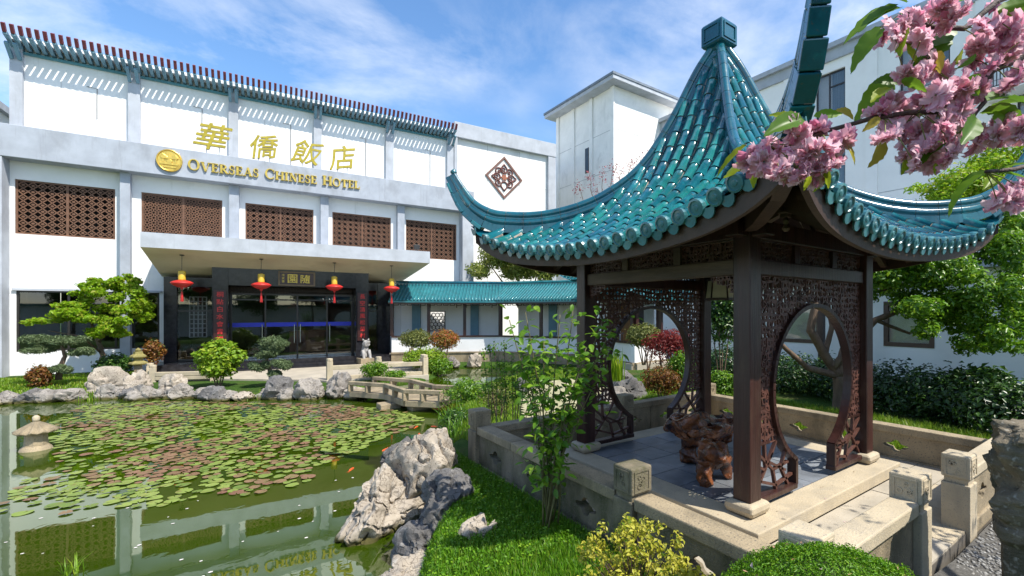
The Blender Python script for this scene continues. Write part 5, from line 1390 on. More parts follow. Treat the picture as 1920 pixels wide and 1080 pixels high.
# ------------------------------------------------------------------ zigzag bridge
BR = thing('zigzag_bridge', 'small zigzag stone footbridge with low rails over the pond', 'bridge', (0, 0, 0))
near_l = [(2.80, 14.5), (3.47, 13.45), (3.60, 12.15), (4.24, 11.41)]; far_l = [(3.57, 15.1), (4.28, 13.90), (4.43, 12.44), (4.84, 11.90)]
for i in range(3):
    mb = MB(); q = [near_l[i], near_l[i + 1], far_l[i + 1], far_l[i]]; cx = sum(p[0] for p in q) / 4; cy = sum(p[1] for p in q) / 4
    q = [(cx + (x - cx) * .995, cy + (y - cy) * .995) for x, y in q]; mb.prism(q, .13, .27); mb.build('deck_slab', STONE, BR, bevel=0.012)
for ln in (near_l, far_l):
    for i in range(3):
        a, b = ln[i], ln[i + 1]
        mb = MB(); mb.bar((*a, .505), (*b, .505), .13, .10, ext=.02); mb.build('hand_rail', STONE, BR, bevel=0.012)
        mb = MB(); mb.bar((*a, .20), (*b, .20), .10, .145, ext=-.01); mb.build('edge_beam', STONE, BR, bevel=0.01)
        for f in ((0, .5, 1) if i == 0 else (.5, 1)):
            x, y = a[0] + (b[0] - a[0]) * f, a[1] + (b[1] - a[1]) * f
            mb = MB(); mb.box(x - .065, x + .065, y - .065, y + .065, .273, .453); mb.build('rail_post', STONE, BR, bevel=0.008)
for x, y in ((3.9, 13.6), (4.0, 12.3), (3.4, 12.9)):
    mb = MB(); mb.box(x - .25, x + .25, y - .22, y + .22, -.6, .127); mb.build('pier', STONE, BR, bevel=0.02)
# forecourt rails
def rail(name, label, pts, base, h_, m_=STONEL):
    o = thing(name, label, 'railing', (0, 0, 0), 0, 'low stone rails of the forecourt')
    for i, (x, y) in enumerate(pts):
        mb = MB(); mb.box(x - .09, x + .09, y - .09, y + .09, base - .1, base + h_); mb.lathe([(.10, 0), (.10, .09), (.03, .10)], 8, (x, y, base + h_ + .003)); mb.build('rail_post', m_, o, bevel=0.01)
    for a, b in zip(pts[:-1], pts[1:]):
        mb = MB(); mb.bar((*a, base + h_ - .22), (*b, base + h_ - .22), .13, .14, ext=-.095); mb.build('hand_rail', m_, o, bevel=0.01)
        mb = MB(); mb.bar((*a, base + .06), (*b, base + .06), .13, .115, ext=-.095); mb.build('foot_rail', m_, o, bevel=0.01)
def hw2(u, v): p = hw(u, v); return (p.x, p.y)
rail('stone_rail', 'pale stone rail along the landing above the small green shrub', [hw2(9.30, -6.2), hw2(10.8, -6.4), hw2(12.35, -6.6)], .2, .62)
rail('stone_rail', 'stone rail running back from the landing corner to the entrance', [hw2(12.35, -6.35), hw2(12.55, -4.6), hw2(12.75, -2.8)], .2, .62)
rail('stone_rail', 'short stepped stone rail left of the round bright shrub', [hw2(4.15, -2.3), hw2(4.35, -3.1), hw2(6.0, -3.75)], .2, .42)
# stone lion by the door
LI = thing('stone_lion', 'grey stone lion sitting beside the right entrance pillar', 'statue', hw(11.05, -1.75, .2), HA + R(10))
mb = MB(); mb.box(-.28, .28, -.32, .32, 0, .28); mb.build('plinth', STONE, LI, bevel=0.02)
me = rock_mesh('lion_body', (.20, .26, .34), 77, mat('lion_stone', (0.30, 0.29, 0.28), 0.8, 0.2, 6, 0.4), 3, amp=.08, pits=.05, flat=False); o = link('lion_body', me, LI, Matrix.Translation((0, .05, .56)))
me = rock_mesh('lion_head', (.19, .19, .19), 78, MATS['lion_stone'], 3, amp=.16, freq=2.4, pits=.2, flat=False); o = link('lion_head', me, LI, Matrix.Translation((0, -.10, .92)))
for sx in (-1, 1):
    mb = MB(); mb.tube([(sx * .12, -.10, .62), (sx * .13, -.20, .42), (sx * .13, -.22, .285), (sx * .13, -.30, .29)], [.07, .06, .06, .05], 8); mb.build('foreleg', MATS['lion_stone'], LI, smooth=True)
    mb = MB(); mb.tube([(sx * .09, -.08, 1.05), (sx * .13, -.07, 1.12)], [.05, .02], 6); mb.build('ear', MATS['lion_stone'], LI, smooth=True)
# stone lantern standing in the water
SL = thing('stone_water_lantern', 'small stone lantern with fluted roof standing in the pond', 'stone lantern', (-2.70, 12.9, .0)); SL.scale = (.66, .66, .82)
mb = MB(); mb.lathe([(.34, -.5), (.34, -.02), (.30, .05), (.24, .10)], 12); mb.build('base', STONE, SL, smooth=True, angle=40)
mb = MB(); mb.lathe([(.235, .103), (.22, .32), (.20, .38)], 8); mb.build('lamp_house', STONE, SL)
V = []; N_ = 48; prof = [(.20, .36), (.40, .385), (.415, .41), (.30, .47), (.18, .54), (.10, .60), (.07, .62)]
mb = MB()
for r_, z in prof:
    for k in range(N_):
        a = 2 * math.pi * k / N_; fl = 1 + (.07 * math.cos(a * 12) * min(1, max(0, (r_ - .07) / .2))); V.append((r_ * fl * math.cos(a), r_ * fl * math.sin(a), z + .02 * math.cos(a * 12) * (1 if r_ > .15 else 0)))
mb.add(V, [(j * N_ + i, j * N_ + (i + 1) % N_, (j + 1) * N_ + (i + 1) % N_, (j + 1) * N_ + i) for j in range(len(prof) - 1) for i in range(N_)] + [tuple(range((len(prof) - 1) * N_, len(prof) * N_))]); mb.build('fluted_roof', STONE, SL, smooth=True)
mb = MB(); mb.lathe([(.06, .615), (.075, .66), (.075, .72), (.03, .755)], 10); mb.build('knob', STONEL, SL, smooth=True)
# pagoda lantern in the left bed
PG = thing('stone_pagoda_lantern', 'mossy tiered stone lantern beside the forecourt rail', 'stone lantern', hw(3.75, -1.75, .2))
MS = mat('moss_yellow_stone', (0.23, 0.20, 0.07), 0.9, 0.3, 6, 0.5)
mb = MB(); mb.lathe([(.22, 0), (.22, .1), (.14, .14), (.14, .42)], sq=4); mb.build('base', STONE, PG)
for i, z in enumerate((.42, .66)):
    mb = MB(); mb.lathe([(.16, z), (.27 - .04 * i, z + .05), (.26 - .04 * i, z + .09), (.13, z + .16), (.12, z + .24)], 6); mb.build('tier', MS, PG)
mb = MB(); mb.lathe([(.07, .905), (.09, .95), (.02, 1.03)], 8); mb.build('knob', MS, PG)

# ------------------------------------------------------------------ water lilies and koi
LILY = [(-2.22, 10.42), (-2.15, 9.2), (-1.55, 8.6), (-1.17, 8.75), (-0.66, 8.25), (-0.12, 8.35), (0.35, 7.95), (0.5, 8.45), (0.86, 8.03), (0.97, 8.69), (1.71, 9.18), (2.57, 10.11), (3.55, 10.64),
        (3.45, 12.0), (2.45, 13.9), (0.9, 15.3), (-1.39, 17.5), (-2.85, 18.0), (-2.94, 15.4), (-2.31, 12.6), (-2.0, 11.4)]
def pad_mat(name, c1, c2, edge):
    m, t, b, out = nodes_of(name)
    oi = t.nodes.new('ShaderNodeObjectInfo'); g = t.nodes.new('ShaderNodeNewGeometry')
    ad = t.nodes.new('ShaderNodeMath'); ad.operation = 'ADD'; frn = t.nodes.new('ShaderNodeMath'); frn.operation = 'FRACT'
    t.links.new(oi.outputs['Random'], ad.inputs[0]); t.links.new(g.outputs['Random Per Island'], ad.inputs[1]); t.links.new(ad.outputs[0], frn.inputs[0])
    c = ramp2(t, frn.outputs[0], c1, c2)
    c = ramp2(t, noise_tex(t, pos_vec(t), 9, 5), c, edge, 0.52, 0.78)
    t.links.new(c, b.inputs['Base Color']); b.inputs['Roughness'].default_value = 0.42; b.inputs['Specular IOR Level'].default_value = 0.3
    MATS[name] = m; return m
PADS = [pad_mat('pad_green', (0.11, 0.17, 0.028), (0.20, 0.26, 0.05), (0.17, 0.12, 0.04)), pad_mat('pad_yellow_green', (0.17, 0.24, 0.035), (0.22, 0.28, 0.06), (0.16, 0.10, 0.04)), pad_mat('pad_red', (0.16, 0.075, 0.045), (0.24, 0.135, 0.075), (0.14, 0.15, 0.04)), pad_mat('pad_brown', (0.16, 0.09, 0.045), (0.22, 0.14, 0.07), (0.12, 0.14, 0.03))]
def pad_shape(rs, n=15):
    notch = .22; vs_ = [(0, 0, 0)]; wob = rs.uniform(0, 6)
    for k in range(n):
        a = notch / 2 + (2 * math.pi - notch) * k / (n - 1); r_ = 1 + .05 * math.sin(3 * a + wob); vs_.append((r_ * math.cos(a), r_ * math.sin(a), .07 * math.sin(2 * a + wob) + .05 + (.14 if rs.random() < .08 else 0)))
    return vs_, [(0, k + 1, k + 2) for k in range(n - 1)]
random.seed(8); rs = random.Random(8); pads = []; xs = [p[0] for p in LILY]; ys = [p[1] for p in LILY]
cand = np.random.RandomState(5).rand(34000, 2) * [max(xs) - min(xs) + .6, max(ys) - min(ys) + .6] + [min(xs) - .3, min(ys) - .3]
sd = sdf_poly(cand[:, 0], cand[:, 1], LILY); pd = sdf_poly(cand[:, 0], cand[:, 1], POND)
gridp = {}
for (x, y), d, dp in zip(cand, sd, pd):
    if d > .12 or dp > -.25: continue
    dens = noise.noise(Vector((x * .9, y * .9, 3.3)))
    if d > -.35 and rs.random() < .45: continue
    if dens < -.08 and rs.random() < .85: continue
    r_ = rs.uniform(.045, .10); key = (int(x / .3), int(y / .3)); ok = True
    for i in (-1, 0, 1):
        for j in (-1, 0, 1):
            for (a, b, c_) in gridp.get((key[0] + i, key[1] + j), ()):
                if (a - x) ** 2 + (b - y) ** 2 < (.80 * (r_ + c_)) ** 2: ok = False
    if not ok: continue
    gridp.setdefault(key, []).append((x, y, r_)); pads.append((x, y, r_))
pads.sort(key=lambda p: -(p[2] / (math.hypot(p[0], p[1]) ** 1.6)))
WL = thing('water_lily', 'broad bed of green and reddish water lily pads on the pond', 'water lily', (0, 11, 0))
PM = []
for m_ in PADS:
    for q in range(2):
        mb = MB(); mb.add(*pad_shape(rs)); PM.append(mb.mesh('lily_pad', m_, smooth=True))
rest = [MB() for _ in PADS]
def pad_kind(x, y):
    v = noise.noise(Vector((x * .7 + 9, y * .7, 1.1))) + rs.uniform(-.45, .45); return 2 if v > .42 else 3 if v > .16 else 1 if v < -.30 else 0
for i, (x, y, r_) in enumerate(pads):
    k = pad_kind(x, y); z = .004 + rs.uniform(0, .014); a = rs.uniform(0, 6.28)
    M = Matrix.Translation((x, y - 11, z)) @ Matrix.Rotation(a, 4, 'Z') @ Matrix.Diagonal((r_, r_, r_ * .6, 1))
    if i < 300: link('lily_pad', PM[k * 2 + i % 2], WL, M)
    else:
        vs_, fs = pad_shape(rs, 11); rest[k].add([M @ Vector(v) for v in vs_], fs)
for k, mb in enumerate(rest):
    if mb.v: o = mb.build('far_lily_pads', PADS[k], WL, smooth=True); o['kind'] = 'stuff'
KOI = mat('koi_orange', (0.62, 0.085, 0.015), 0.3, 0.3, 12)
for i, (x, y, a, lab) in enumerate(((3.75, 9.75, .3, 'orange koi at the surface nearest the wall end reeds'), (3.62, 10.15, 2.2, 'orange koi at the surface just off the bridge pier'), (3.15, 9.7, 1.2, 'orange koi between the bridge and the pale near rock'), (3.3, 10.35, .9, 'orange koi at the right tip of the lily bed'), (2.3, 9.0, 4.0, 'orange koi below the right edge of the lily bed'), (1.6, 8.2, 1.0, 'orange koi in open water left of the tall pale rock'))):
    o = thing('koi', lab, 'koi', (x, y, 0), a, 'orange koi in the pond'); o.scale = (.75, .75, .75)
    mb = MB(); mb.tube([(-.13, 0, -.008), (-.10, .004, -.006), (-.03, .008, -.004), (.05, .004, -.004), (.10, 0, -.006), (.125, 0, -.01)], [.006, .016, .028, .030, .018, .006], 8); mb.build('body', KOI, o, smooth=True)
    mb = MB(); mb.add([(-.125, 0, .002), (-.20, .035, .004), (-.18, 0, .004), (-.20, -.035, .004)], [(0, 1, 2), (0, 2, 3)]); mb.build('tail_fin', KOI, o)
random.seed(77)
PET = mat('fallen_petal_white', (0.75, 0.68, 0.66), 0.6)
fl = MB()
for i in range(46):
    x, y = random.uniform(-2.2, 1.6), random.uniform(5.4, 8.6); r_ = random.uniform(.010, .022); a = random.uniform(0, 6)
    if sdf_poly(np.array([x]), np.array([y]), POND)[0] > -.3: continue
    fl.add([(x + r_ * math.cos(a + k * 1.257), y + r_ * .7 * math.sin(a + k * 1.257), .004) for k in range(5)], [(0, 1, 2, 3, 4)])
tag(fl.build('fallen_petals', PET), 'scattered pale petals floating on the open water', kind='stuff')

# ------------------------------------------------------------------ vegetation
CY, SY = math.cos(YAW), math.sin(YAW)
def at(px, py, d):
    """a point of the place from its bearing, elevation and distance as surveyed from the camera station"""
    k = (px - 1102.6) / 882.5
    return Vector(((CY * k + SY) * d, (-SY * k + CY) * d, EYE + (584.5 - py) / 882.5 * d))
def leaf_arrays(P, Nrm, L, W, rng, fold=.18, droop=.0):
    n = len(P)
    T = rng.normal(size=(n, 3)); T[:, 2] -= droop
    T -= Nrm * (T * Nrm).sum(1, keepdims=True); T /= np.linalg.norm(T, axis=1, keepdims=True) + 1e-9
    B = np.cross(Nrm, T); L = np.broadcast_to(L, (n,))[:, None]; W = np.broadcast_to(W, (n,))[:, None]
    base = P - T * L * .5; tip = P + T * L * .5; mid = P - T * L * .05
    V = np.stack([base, mid + B * W * .5 + Nrm * L * fold, tip, mid - B * W * .5 + Nrm * L * fold], 1).reshape(-1, 3)
    i = np.arange(n) * 4
    F_ = np.stack([np.stack([i, i + 1, i + 2], 1), np.stack([i, i + 2, i + 3], 1)], 1).reshape(-1, 3)
    return V, F_
def cloud(clumps, n, rng, shell=.55):
    """points and outward normals spread through ellipsoids (x,y,z,rx,ry,rz)"""
    C = np.array(clumps, float); wgt = (C[:, 3] * C[:, 4] * C[:, 5]) ** .75; wgt /= wgt.sum()
    idx = rng.choice(len(C), n, p=wgt); D = rng.normal(size=(n, 3)); D /= np.linalg.norm(D, axis=1, keepdims=True)
    r_ = shell + (1 - shell) * rng.random((n, 1)) ** .6
    r_ *= 1 + .12 * rng.normal(size=(n, 1))
    return C[idx, :3] + D * C[idx, 3:] * r_, D / (C[idx, 3:] / C[idx, 3:].max(1, keepdims=True))
def foliage(name, clumps, n, size, m_, parent, seed, aspect=.5, up=.5, jit=.6, shell=.55, kind=None, fold=.18, droop=0.0, cut=None):
    rng = np.random.default_rng(seed); P, D = cloud(clumps, n, rng, shell)
    if cut is not None: k = P[:, 2] > cut; P, D = P[k], D[k]
    Nn = D / np.linalg.norm(D, axis=1, keepdims=True) + np.array([0, 0, up]) + rng.normal(size=P.shape) * jit
    Nn /= np.linalg.norm(Nn, axis=1, keepdims=True)
    L = size * (.65 + .7 * rng.random(len(P)))
    V, F_ = leaf_arrays(P, Nn, L, L * aspect, rng, fold, droop)
    if parent is not None: V = V - np.array(parent.location)
    o = np_mesh(name, V, F_, m_, parent)
    if kind: o['kind'] = kind
    return o
def crown(c, r, n, sub, rng, flat=.75):
    out = []
    for i in range(n):
        d = rng.normal(size=3); d /= np.linalg.norm(d); d[2] = d[2] * .8 + .1; k = .35 + .6 * rng.random()
        s_ = sub * (.7 + .6 * rng.random()); out.append((c[0] + d[0] * r[0] * k, c[1] + d[1] * r[1] * k, c[2] + d[2] * r[2] * k, s_, s_, s_ * flat))
    return out
def limb_tubes(name, paths, m_, parent):
    for pts, r0, r1 in paths:
        loc = Vector(parent.location); P = [Vector(p) - loc for p in pts]
        # resample with a little wander
        Q = []; n = 5
        for a, b in zip(P[:-1], P[1:]):
            for k in range(n): Q.append(a.lerp(b, k / n) + Vector((noise.noise(a + Vector((k, 1, 2))), noise.noise(a + Vector((5, k, 2))), 0)) * .03 * (a - b).length)
        Q.append(P[-1]); m_n = len(Q)
        mb = MB(); mb.tube(Q, [r0 + (r1 - r0) * i / (m_n - 1) for i in range(m_n)], 8); mb.build(name, m_, parent, smooth=True)
MAPLE = leafmat('maple_green_leaf', (0.18, 0.34, 0.010), (0.30, 0.45, 0.018), (0.36, 0.38, 0.04), .5)
DKGRN = leafmat('dark_green_leaf', (0.025, 0.075, 0.012), (0.06, 0.14, 0.018), (0.11, 0.20, 0.025), .30, .35, .45)
MIDGRN = leafmat('mid_green_leaf', (0.075, 0.19, 0.010), (0.155, 0.30, 0.016), (0.23, 0.36, 0.02), .40, .36, .45)
BRIGHT = leafmat('bright_lime_leaf', (0.14, 0.27, 0.010), (0.25, 0.37, 0.018), (0.33, 0.40, 0.03), .35)
PINEG = leafmat('pine_needle', (0.11, 0.17, 0.07), (0.20, 0.26, 0.12), None, .2, .5)
OLIVE = leafmat('olive_leaf', (0.10, 0.125, 0.025), (0.19, 0.21, 0.05), (0.25, 0.25, 0.07), .3)
YELLOW = leafmat('yellow_leaf', (0.40, 0.40, 0.03), (0.60, 0.55, 0.09), (0.17, 0.26, 0.02), .4)
BROWNL = leafmat('russet_leaf', (0.14, 0.045, 0.012), (0.26, 0.12, 0.02), (0.12, 0.13, 0.02), .3)
REDL_ = leafmat('red_maple_leaf', (0.13, 0.012, 0.014), (0.28, 0.035, 0.03), (0.36, 0.07, 0.05), .4)
ORNG = leafmat('orange_tinged_leaf', (0.30, 0.10, 0.02), (0.22, 0.20, 0.03), (0.42, 0.08, 0.03), .3)
AZAL = leafmat('azalea_leaf', (0.07, 0.19, 0.006), (0.14, 0.31, 0.012), (0.22, 0.38, 0.02), .35)
ROSE = leafmat('rose_leaf', (0.08, 0.20, 0.016), (0.17, 0.32, 0.026), (0.24, 0.38, 0.03), .42, .35, .4)
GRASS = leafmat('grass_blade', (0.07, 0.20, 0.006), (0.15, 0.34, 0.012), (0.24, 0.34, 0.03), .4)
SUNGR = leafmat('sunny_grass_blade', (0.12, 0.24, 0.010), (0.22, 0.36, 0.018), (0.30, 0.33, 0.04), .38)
rngc = np.random.default_rng(3)

def off_axis(c):
    """surveyed widths are read off a wide lens; this brings them back to true widths"""
    k = (CY * c[0] - SY * c[1]) / (SY * c[0] + CY * c[1]); return 1 / math.sqrt(1 + k * k)

def bush(name, label, cat, c, r, n, size, m_, seed, base, group=None, aspect=.5, up=.5, jit=.6, lumps=14, sub=.5, shell=.6, stems=4):
    o = thing(name, label, cat, (c[0], c[1], base), 0, group); rg = np.random.default_rng(seed); kf = off_axis(c); r = (r[0] * kf, r[1] * kf, r[2])
    cl = [(c[0], c[1], c[2], r[0] * .9, r[1] * .9, r[2] * .9)] + crown(c, (r[0] * .8, r[1] * .8, r[2] * .8), lumps, min(r) * sub, rg)
    cl += [q for q in crown(c, (r[0] * 1.22, r[1] * 1.22, r[2] * 1.25), 16, min(r) * .15, rg) if q[2] > c[2] - .3 * r[2]]
    foliage('foliage', cl, n, size, m_, o, seed, aspect, up, jit, shell, cut=base)
    for k in range(stems):
        a = k * 6.28 / stems + .4; limb_tubes('stem', [([(c[0] + .04 * math.cos(a), c[1] + .04 * math.sin(a), base - .05), (c[0] + r[0] * .3 * math.cos(a), c[1] + r[1] * .3 * math.sin(a), (base + c[2]) / 2), (c[0] + r[0] * .5 * math.cos(a), c[1] + r[1] * .5 * math.sin(a), c[2] + .2 * r[2])], .022, .008)], BARK, o)
    return o

# --- left bed
b_ = hw(2.55, -.75, .25); TR = thing('maple_tree', 'bright green maple spreading in front of the left hotel window', 'tree', b_)
cl = []
for px, py, w_, h_, d in ((238, 522, 26, 12, 16.8), (170, 535, 28, 12, 16.2), (205, 548, 40, 18, 16.4), (250, 560, 34, 24, 16.6), (140, 560, 34, 12, 15.9), (180, 585, 55, 20, 16.0), (90, 598, 34, 10, 15.5), (130, 592, 30, 12, 15.6), (232, 600, 40, 24, 16.2), (200, 622, 38, 13, 16.0), (55, 604, 22, 6, 15.4), (262, 582, 24, 20, 16.6), (120, 572, 26, 10, 15.7)):
    p = at(px, py, d); f_ = off_axis(p); cl.append((p.x, p.y, p.z, w_ * d / 882 * f_, w_ * d / 882 * f_, h_ * d / 882))
rg = np.random.default_rng(12); cl2 = []
for (x, y, z, a, b, c_) in cl:
    for k in range(7):
        d = rg.normal(size=3); d /= np.linalg.norm(d); q = .35 + .25 * rg.random(); cl2.append((x + d[0] * a * .85, y + d[1] * b * .85, z + d[2] * c_ * .9, a * q, b * q, c_ * q * .8))
cl = cl2
foliage('crown', cl, 12000, .115, MAPLE, TR, 11, .62, .3, .85, .25)
t0 = Vector(b_)
limb_tubes('trunk', [([t0, t0 + Vector((.1, -.05, .7)), t0 + Vector((-.05, -.1, 1.4))], .09, .06)], BARK, TR)
limb_tubes('limb', [([t0 + Vector((-.05, -.1, 1.4)), at(170, 600, 16.1), at(110, 590, 15.8)], .05, .015), ([t0 + Vector((0, -.1, 1.2)), at(225, 590, 16.4), at(235, 540, 16.8)], .05, .015), ([t0 + Vector((.05, -.05, .8)), at(150, 630, 15.8), at(90, 620, 15.5)], .04, .012)], BARK, TR)
def pine(name, label, base, pads_, trunk, seed, n=5200, size=.075):
    o = thing(name, label, 'pine', base)
    for i, (px, py, w_, h_, d) in enumerate(pads_):
        p = at(px, py, d); s_ = d / 882.5; rg = np.random.default_rng(seed + i); w_ = w_ * off_axis(p)
        cl = [(p.x + (rg.random() - .5) * w_ * s_, p.y + (rg.random() - .5) * w_ * s_, p.z + (rg.random() - .4) * h_ * s_ * .6, w_ * s_ * .42, w_ * s_ * .42, h_ * s_ * .55) for _ in range(7)]
        foliage('foliage_pad', cl, n // len(pads_), size, PINEG, o, seed + i, .16, .9, .8, .35)
    limb_tubes('trunk', [(trunk, .085, .035)], BARK, o)
    return o
pine('bonsai_pine', 'low spreading pine in the left bed with flat needle pads', hw(1.75, -1.6, .25), [(85, 637, 56, 11, 14.6), (130, 640, 44, 12, 14.6), (75, 655, 44, 10, 14.4), (150, 660, 32, 11, 14.7), (115, 692, 26, 10, 14.5)], [at(110, 712, 14.6), at(112, 690, 14.6), at(122, 668, 14.7), at(115, 645, 14.7)], 31, 9000, .10)
pine('cloud_pine', 'cloud pruned blue green pine in stacked pads before the glass doors', (1.21, 18.0, .2), [(508, 642, 40, 15, 14.6), (500, 665, 32, 11, 14.6), (530, 684, 24, 12, 14.5), (487, 688, 24, 12, 14.6), (512, 704, 24, 11, 14.4), (505, 652, 34, 12, 14.7)], [(1.21, 18.0, .15), at(508, 700, 15.0), at(500, 675, 15.0), at(508, 650, 15.0)], 41, 12000, .10)
bush('russet_shrub', 'russet orange leaved round shrub on the left lawn', 'shrub', at(75, 707, 14.2), (.46, .42, .40), 2600, .08, BROWNL, 51, .25)
bush('dark_shrub', 'dark green shrub mass left of the tiered stone lantern', 'shrub', at(215, 684, 16.4), (.75, .5, .42), 2600, .10, DKGRN, 52, .2)
bush('bronze_shrub', 'bronze leaved shrub against the left granite pillar', 'shrub', at(288, 660, 17.0), (.42, .4, .5), 1800, .10, BROWNL, 53, .2)
bush('round_lime_shrub', 'round bright lime green shrub on the pond edge before the entrance', 'shrub', (-.13, 18.76, 1.02), (.76, .72, .66), 6500, .13, BRIGHT, 54, .15, aspect=.55, sub=.42, lumps=22)
bush('small_green_shrub', 'small rounded green shrub below the landing rail', 'shrub', at(703, 693, 16.0), (.55, .5, .30), 2600, .07, MIDGRN, 55, .15)
bush('low_green_shrub', 'low spreading green shrub at the left bridge end', 'shrub', at(740, 703, 15.6), (.45, .4, .16), 1500, .06, MIDGRN, 56, .12)
bush('clipped_olive_shrub', 'clipped dome shrub with olive yellow leaves beside the corridor', 'shrub', at(781, 636, 19.2), (.76, .68, .40), 4200, .075, OLIVE, 57, .5, 'pair of clipped dome shrubs by the corridor', sub=.3)
bush('clipped_orange_shrub', 'clipped dome shrub with orange tinged leaves beside the corridor', 'shrub', at(833, 637, 19.2), (.66, .60, .44), 4200, .075, ORNG, 58, .5, 'pair of clipped dome shrubs by the corridor', sub=.3)
bush('bank_creeper', 'bright green creeper spilling down the bank under the clipped shrubs', 'shrub', at(800, 672, 18.6), (.95, .6, .50), 4200, .085, BRIGHT, 59, .02)
bush('bank_creeper', 'bright green leafy clump at the water below the clipped shrubs', 'shrub', at(825, 688, 18.3), (.55, .45, .36), 2200, .08, MIDGRN, 60, .02)
# --- tree behind the corridor, plum by the tower
o = thing('olive_tree', 'olive green leafy tree rising behind the corridor roof', 'tree', (13.0, 22.5, .3)); p = at(968, 502, 25.0)
foliage('crown', crown(p + Vector((0, 0, .15)), (2.9, 2.3, 1.35), 30, .62, rngc), 13000, .17, leafmat('light_olive_leaf', (0.15, 0.20, 0.03), (0.27, 0.32, 0.06), (0.34, 0.36, 0.09), .42), o, 71, .45, .3, .8, .3)
limb_tubes('trunk', [([(13.0, 22.5, 0), (12.8, 22.3, 2.5), p], .16, .06)], BARK, o); limb_tubes('limb', [([(12.8, 22.3, 2.4), p + Vector((-1.2, .8, .3))], .07, .02), ([(12.8, 22.3, 2.4), p + Vector((1.2, -.6, .3))], .07, .02)], BARK, o)
o = thing('plum_tree', 'sparse pink budded tree in front of the white tower', 'tree', (14.5, 17.6, .3)); p = at(1150, 345, 23.0); p2 = at(1100, 352, 23.0); rg = np.random.default_rng(9)
tops = [at(px, py, 22.6 + rg.random()) for px, py in ((1085, 345), (1105, 325), (1130, 318), (1150, 310), (1165, 322), (1185, 300), (1120, 350), (1150, 345), (1172, 335), (1205, 290))]
limb_tubes('trunk', [([(14.5, 17.6, 0), (14.5, 17.7, 4.0)], .12, .08)], BARK, o); limb_tubes('limb', [([(14.5, 17.7, 3.9), Vector((14.5, 17.7, 3.9)).lerp(q, .55) + Vector((0, 0, .4)), q], .045, .008) for q in tops], BARK, o)
foliage('blossom', [(q.x, q.y, q.z - .25, .30, .30, .55) for q in tops], 520, .075, leafmat('plum_bud', (0.30, 0.05, 0.06), (0.42, 0.12, 0.14), None, .3), o, 72, .8, .3, .9, .1)
# --- beyond the left moon gate
o = bush('ball_shrub', 'round topped variegated shrub on thin stems seen through the left moon gate', 'shrub', at(1207, 629, 14.6), (.58, .55, .40), 3000, .09, OLIVE, 73, .9, sub=.35)
limb_tubes('stem', [([at(1215, 697, 14.6), at(1212, 665, 14.6), at(1200, 640, 14.6)], .03, .015), ([at(1215, 697, 14.6), at(1222, 668, 14.6), at(1225, 645, 14.6)], .03, .015)], BARK, o)
bush('red_maple', 'feathery red maple shrub seen through the left moon gate', 'shrub', at(1252, 655, 12.0), (.62, .6, .52), 4200, .075, REDL_, 74, .5, aspect=.3, stems=5)
bush('brown_red_shrub', 'brownish red low shrub behind the terrace wall through the moon gate', 'shrub', at(1243, 712, 10.6), (.52, .5, .36), 3000, .07, BROWNL, 75, .5, aspect=.3)
bush('green_shrub', 'green shrub beside the red maple behind the back post', 'shrub', at(1278, 690, 10.8), (.35, .35, .40), 1600, .07, MIDGRN, 76, .5)
bush('slender_tree', 'slender dark green tree between the back and front posts', 'tree', at(1352, 590, 12.5), (.55, .55, .95), 3600, .10, DKGRN, 77, .6)
o = thing('iris_clump', 'clump of upright green iris blades through the left moon gate', 'iris', (7.0, 9.6, .36))
def blades(name, o, c, r, n, h_, w_, m_, seed, lean=.25, kind=None, zf=None):
    rg = np.random.default_rng(seed); a = rg.random(n) * 6.283; q = np.sqrt(rg.random(n)) ; X = c[0] + np.cos(a) * q * r[0]; Y = c[1] + np.sin(a) * q * r[1]
    Z = np.full(n, c[2]) if zf is None else zf(X, Y)
    return blades_at(name, o, X, Y, Z, h_, w_, m_, rg, lean, kind)
def blades_at(name, o, X, Y, Z, h_, w_, m_, rg, lean=.25, kind=None):
    n = len(X); H_ = h_ * (.55 + .8 * rg.random(n)); az = rg.random(n) * 6.283; ln = rg.random(n) * lean * H_
    dx, dy = np.cos(az), np.sin(az); sx, sy = -dy * w_ / 2, dx * w_ / 2
    V = np.stack([np.stack([X - sx, Y - sy, Z - .01], 1), np.stack([X + sx, Y + sy, Z - .01], 1),
                  np.stack([X + dx * ln * .35 + sx * .8, Y + dy * ln * .35 + sy * .8, Z + H_ * .6], 1), np.stack([X + dx * ln * .35 - sx * .8, Y + dy * ln * .35 - sy * .8, Z + H_ * .6], 1), np.stack([X + dx * ln, Y + dy * ln, Z + H_], 1)], 1).reshape(-1, 3)
    i = np.arange(n) * 5; F_ = np.stack([np.stack([i, i + 1, i + 2], 1), np.stack([i, i + 2, i + 3], 1), np.stack([i + 3, i + 2, i + 4], 1)], 1).reshape(-1, 3)
    if o is not None: V = V - np.array(o.location)
    ob = np_mesh(name, V, F_, m_, o)
    if kind: ob['kind'] = kind
    return ob
p = at(1148, 712, 11.2); o.location = (p.x, p.y, p.z); blades('leaf_blades', o, (p.x, p.y, p.z), (.28, .28), 150, .62, .028, BRIGHT, 81, .3)
for i, (px, py, d, lab) in enumerate(((135, 1078, 4.5, 'tuft of narrow green blades at the bottom left of the pond'), (855, 785, 10.3, 'arching sedge at the water right of the bridge'), (875, 812, 9.2, 'arching sedge at the water by the wall end'))):
    p = at(px, py, d); o = thing('sedge_tuft', lab, 'sedge', (p.x, p.y, .0 if i == 0 else .1)); blades('leaf_blades', o, (p.x, p.y, .0 if i == 0 else .1), (.08, .08) if i == 0 else (.4, .35), 30 if i == 0 else 200, .14 if i == 0 else .36, .01 if i == 0 else .014, SUNGR if i == 0 else MIDGRN, 90 + i, 1.2)
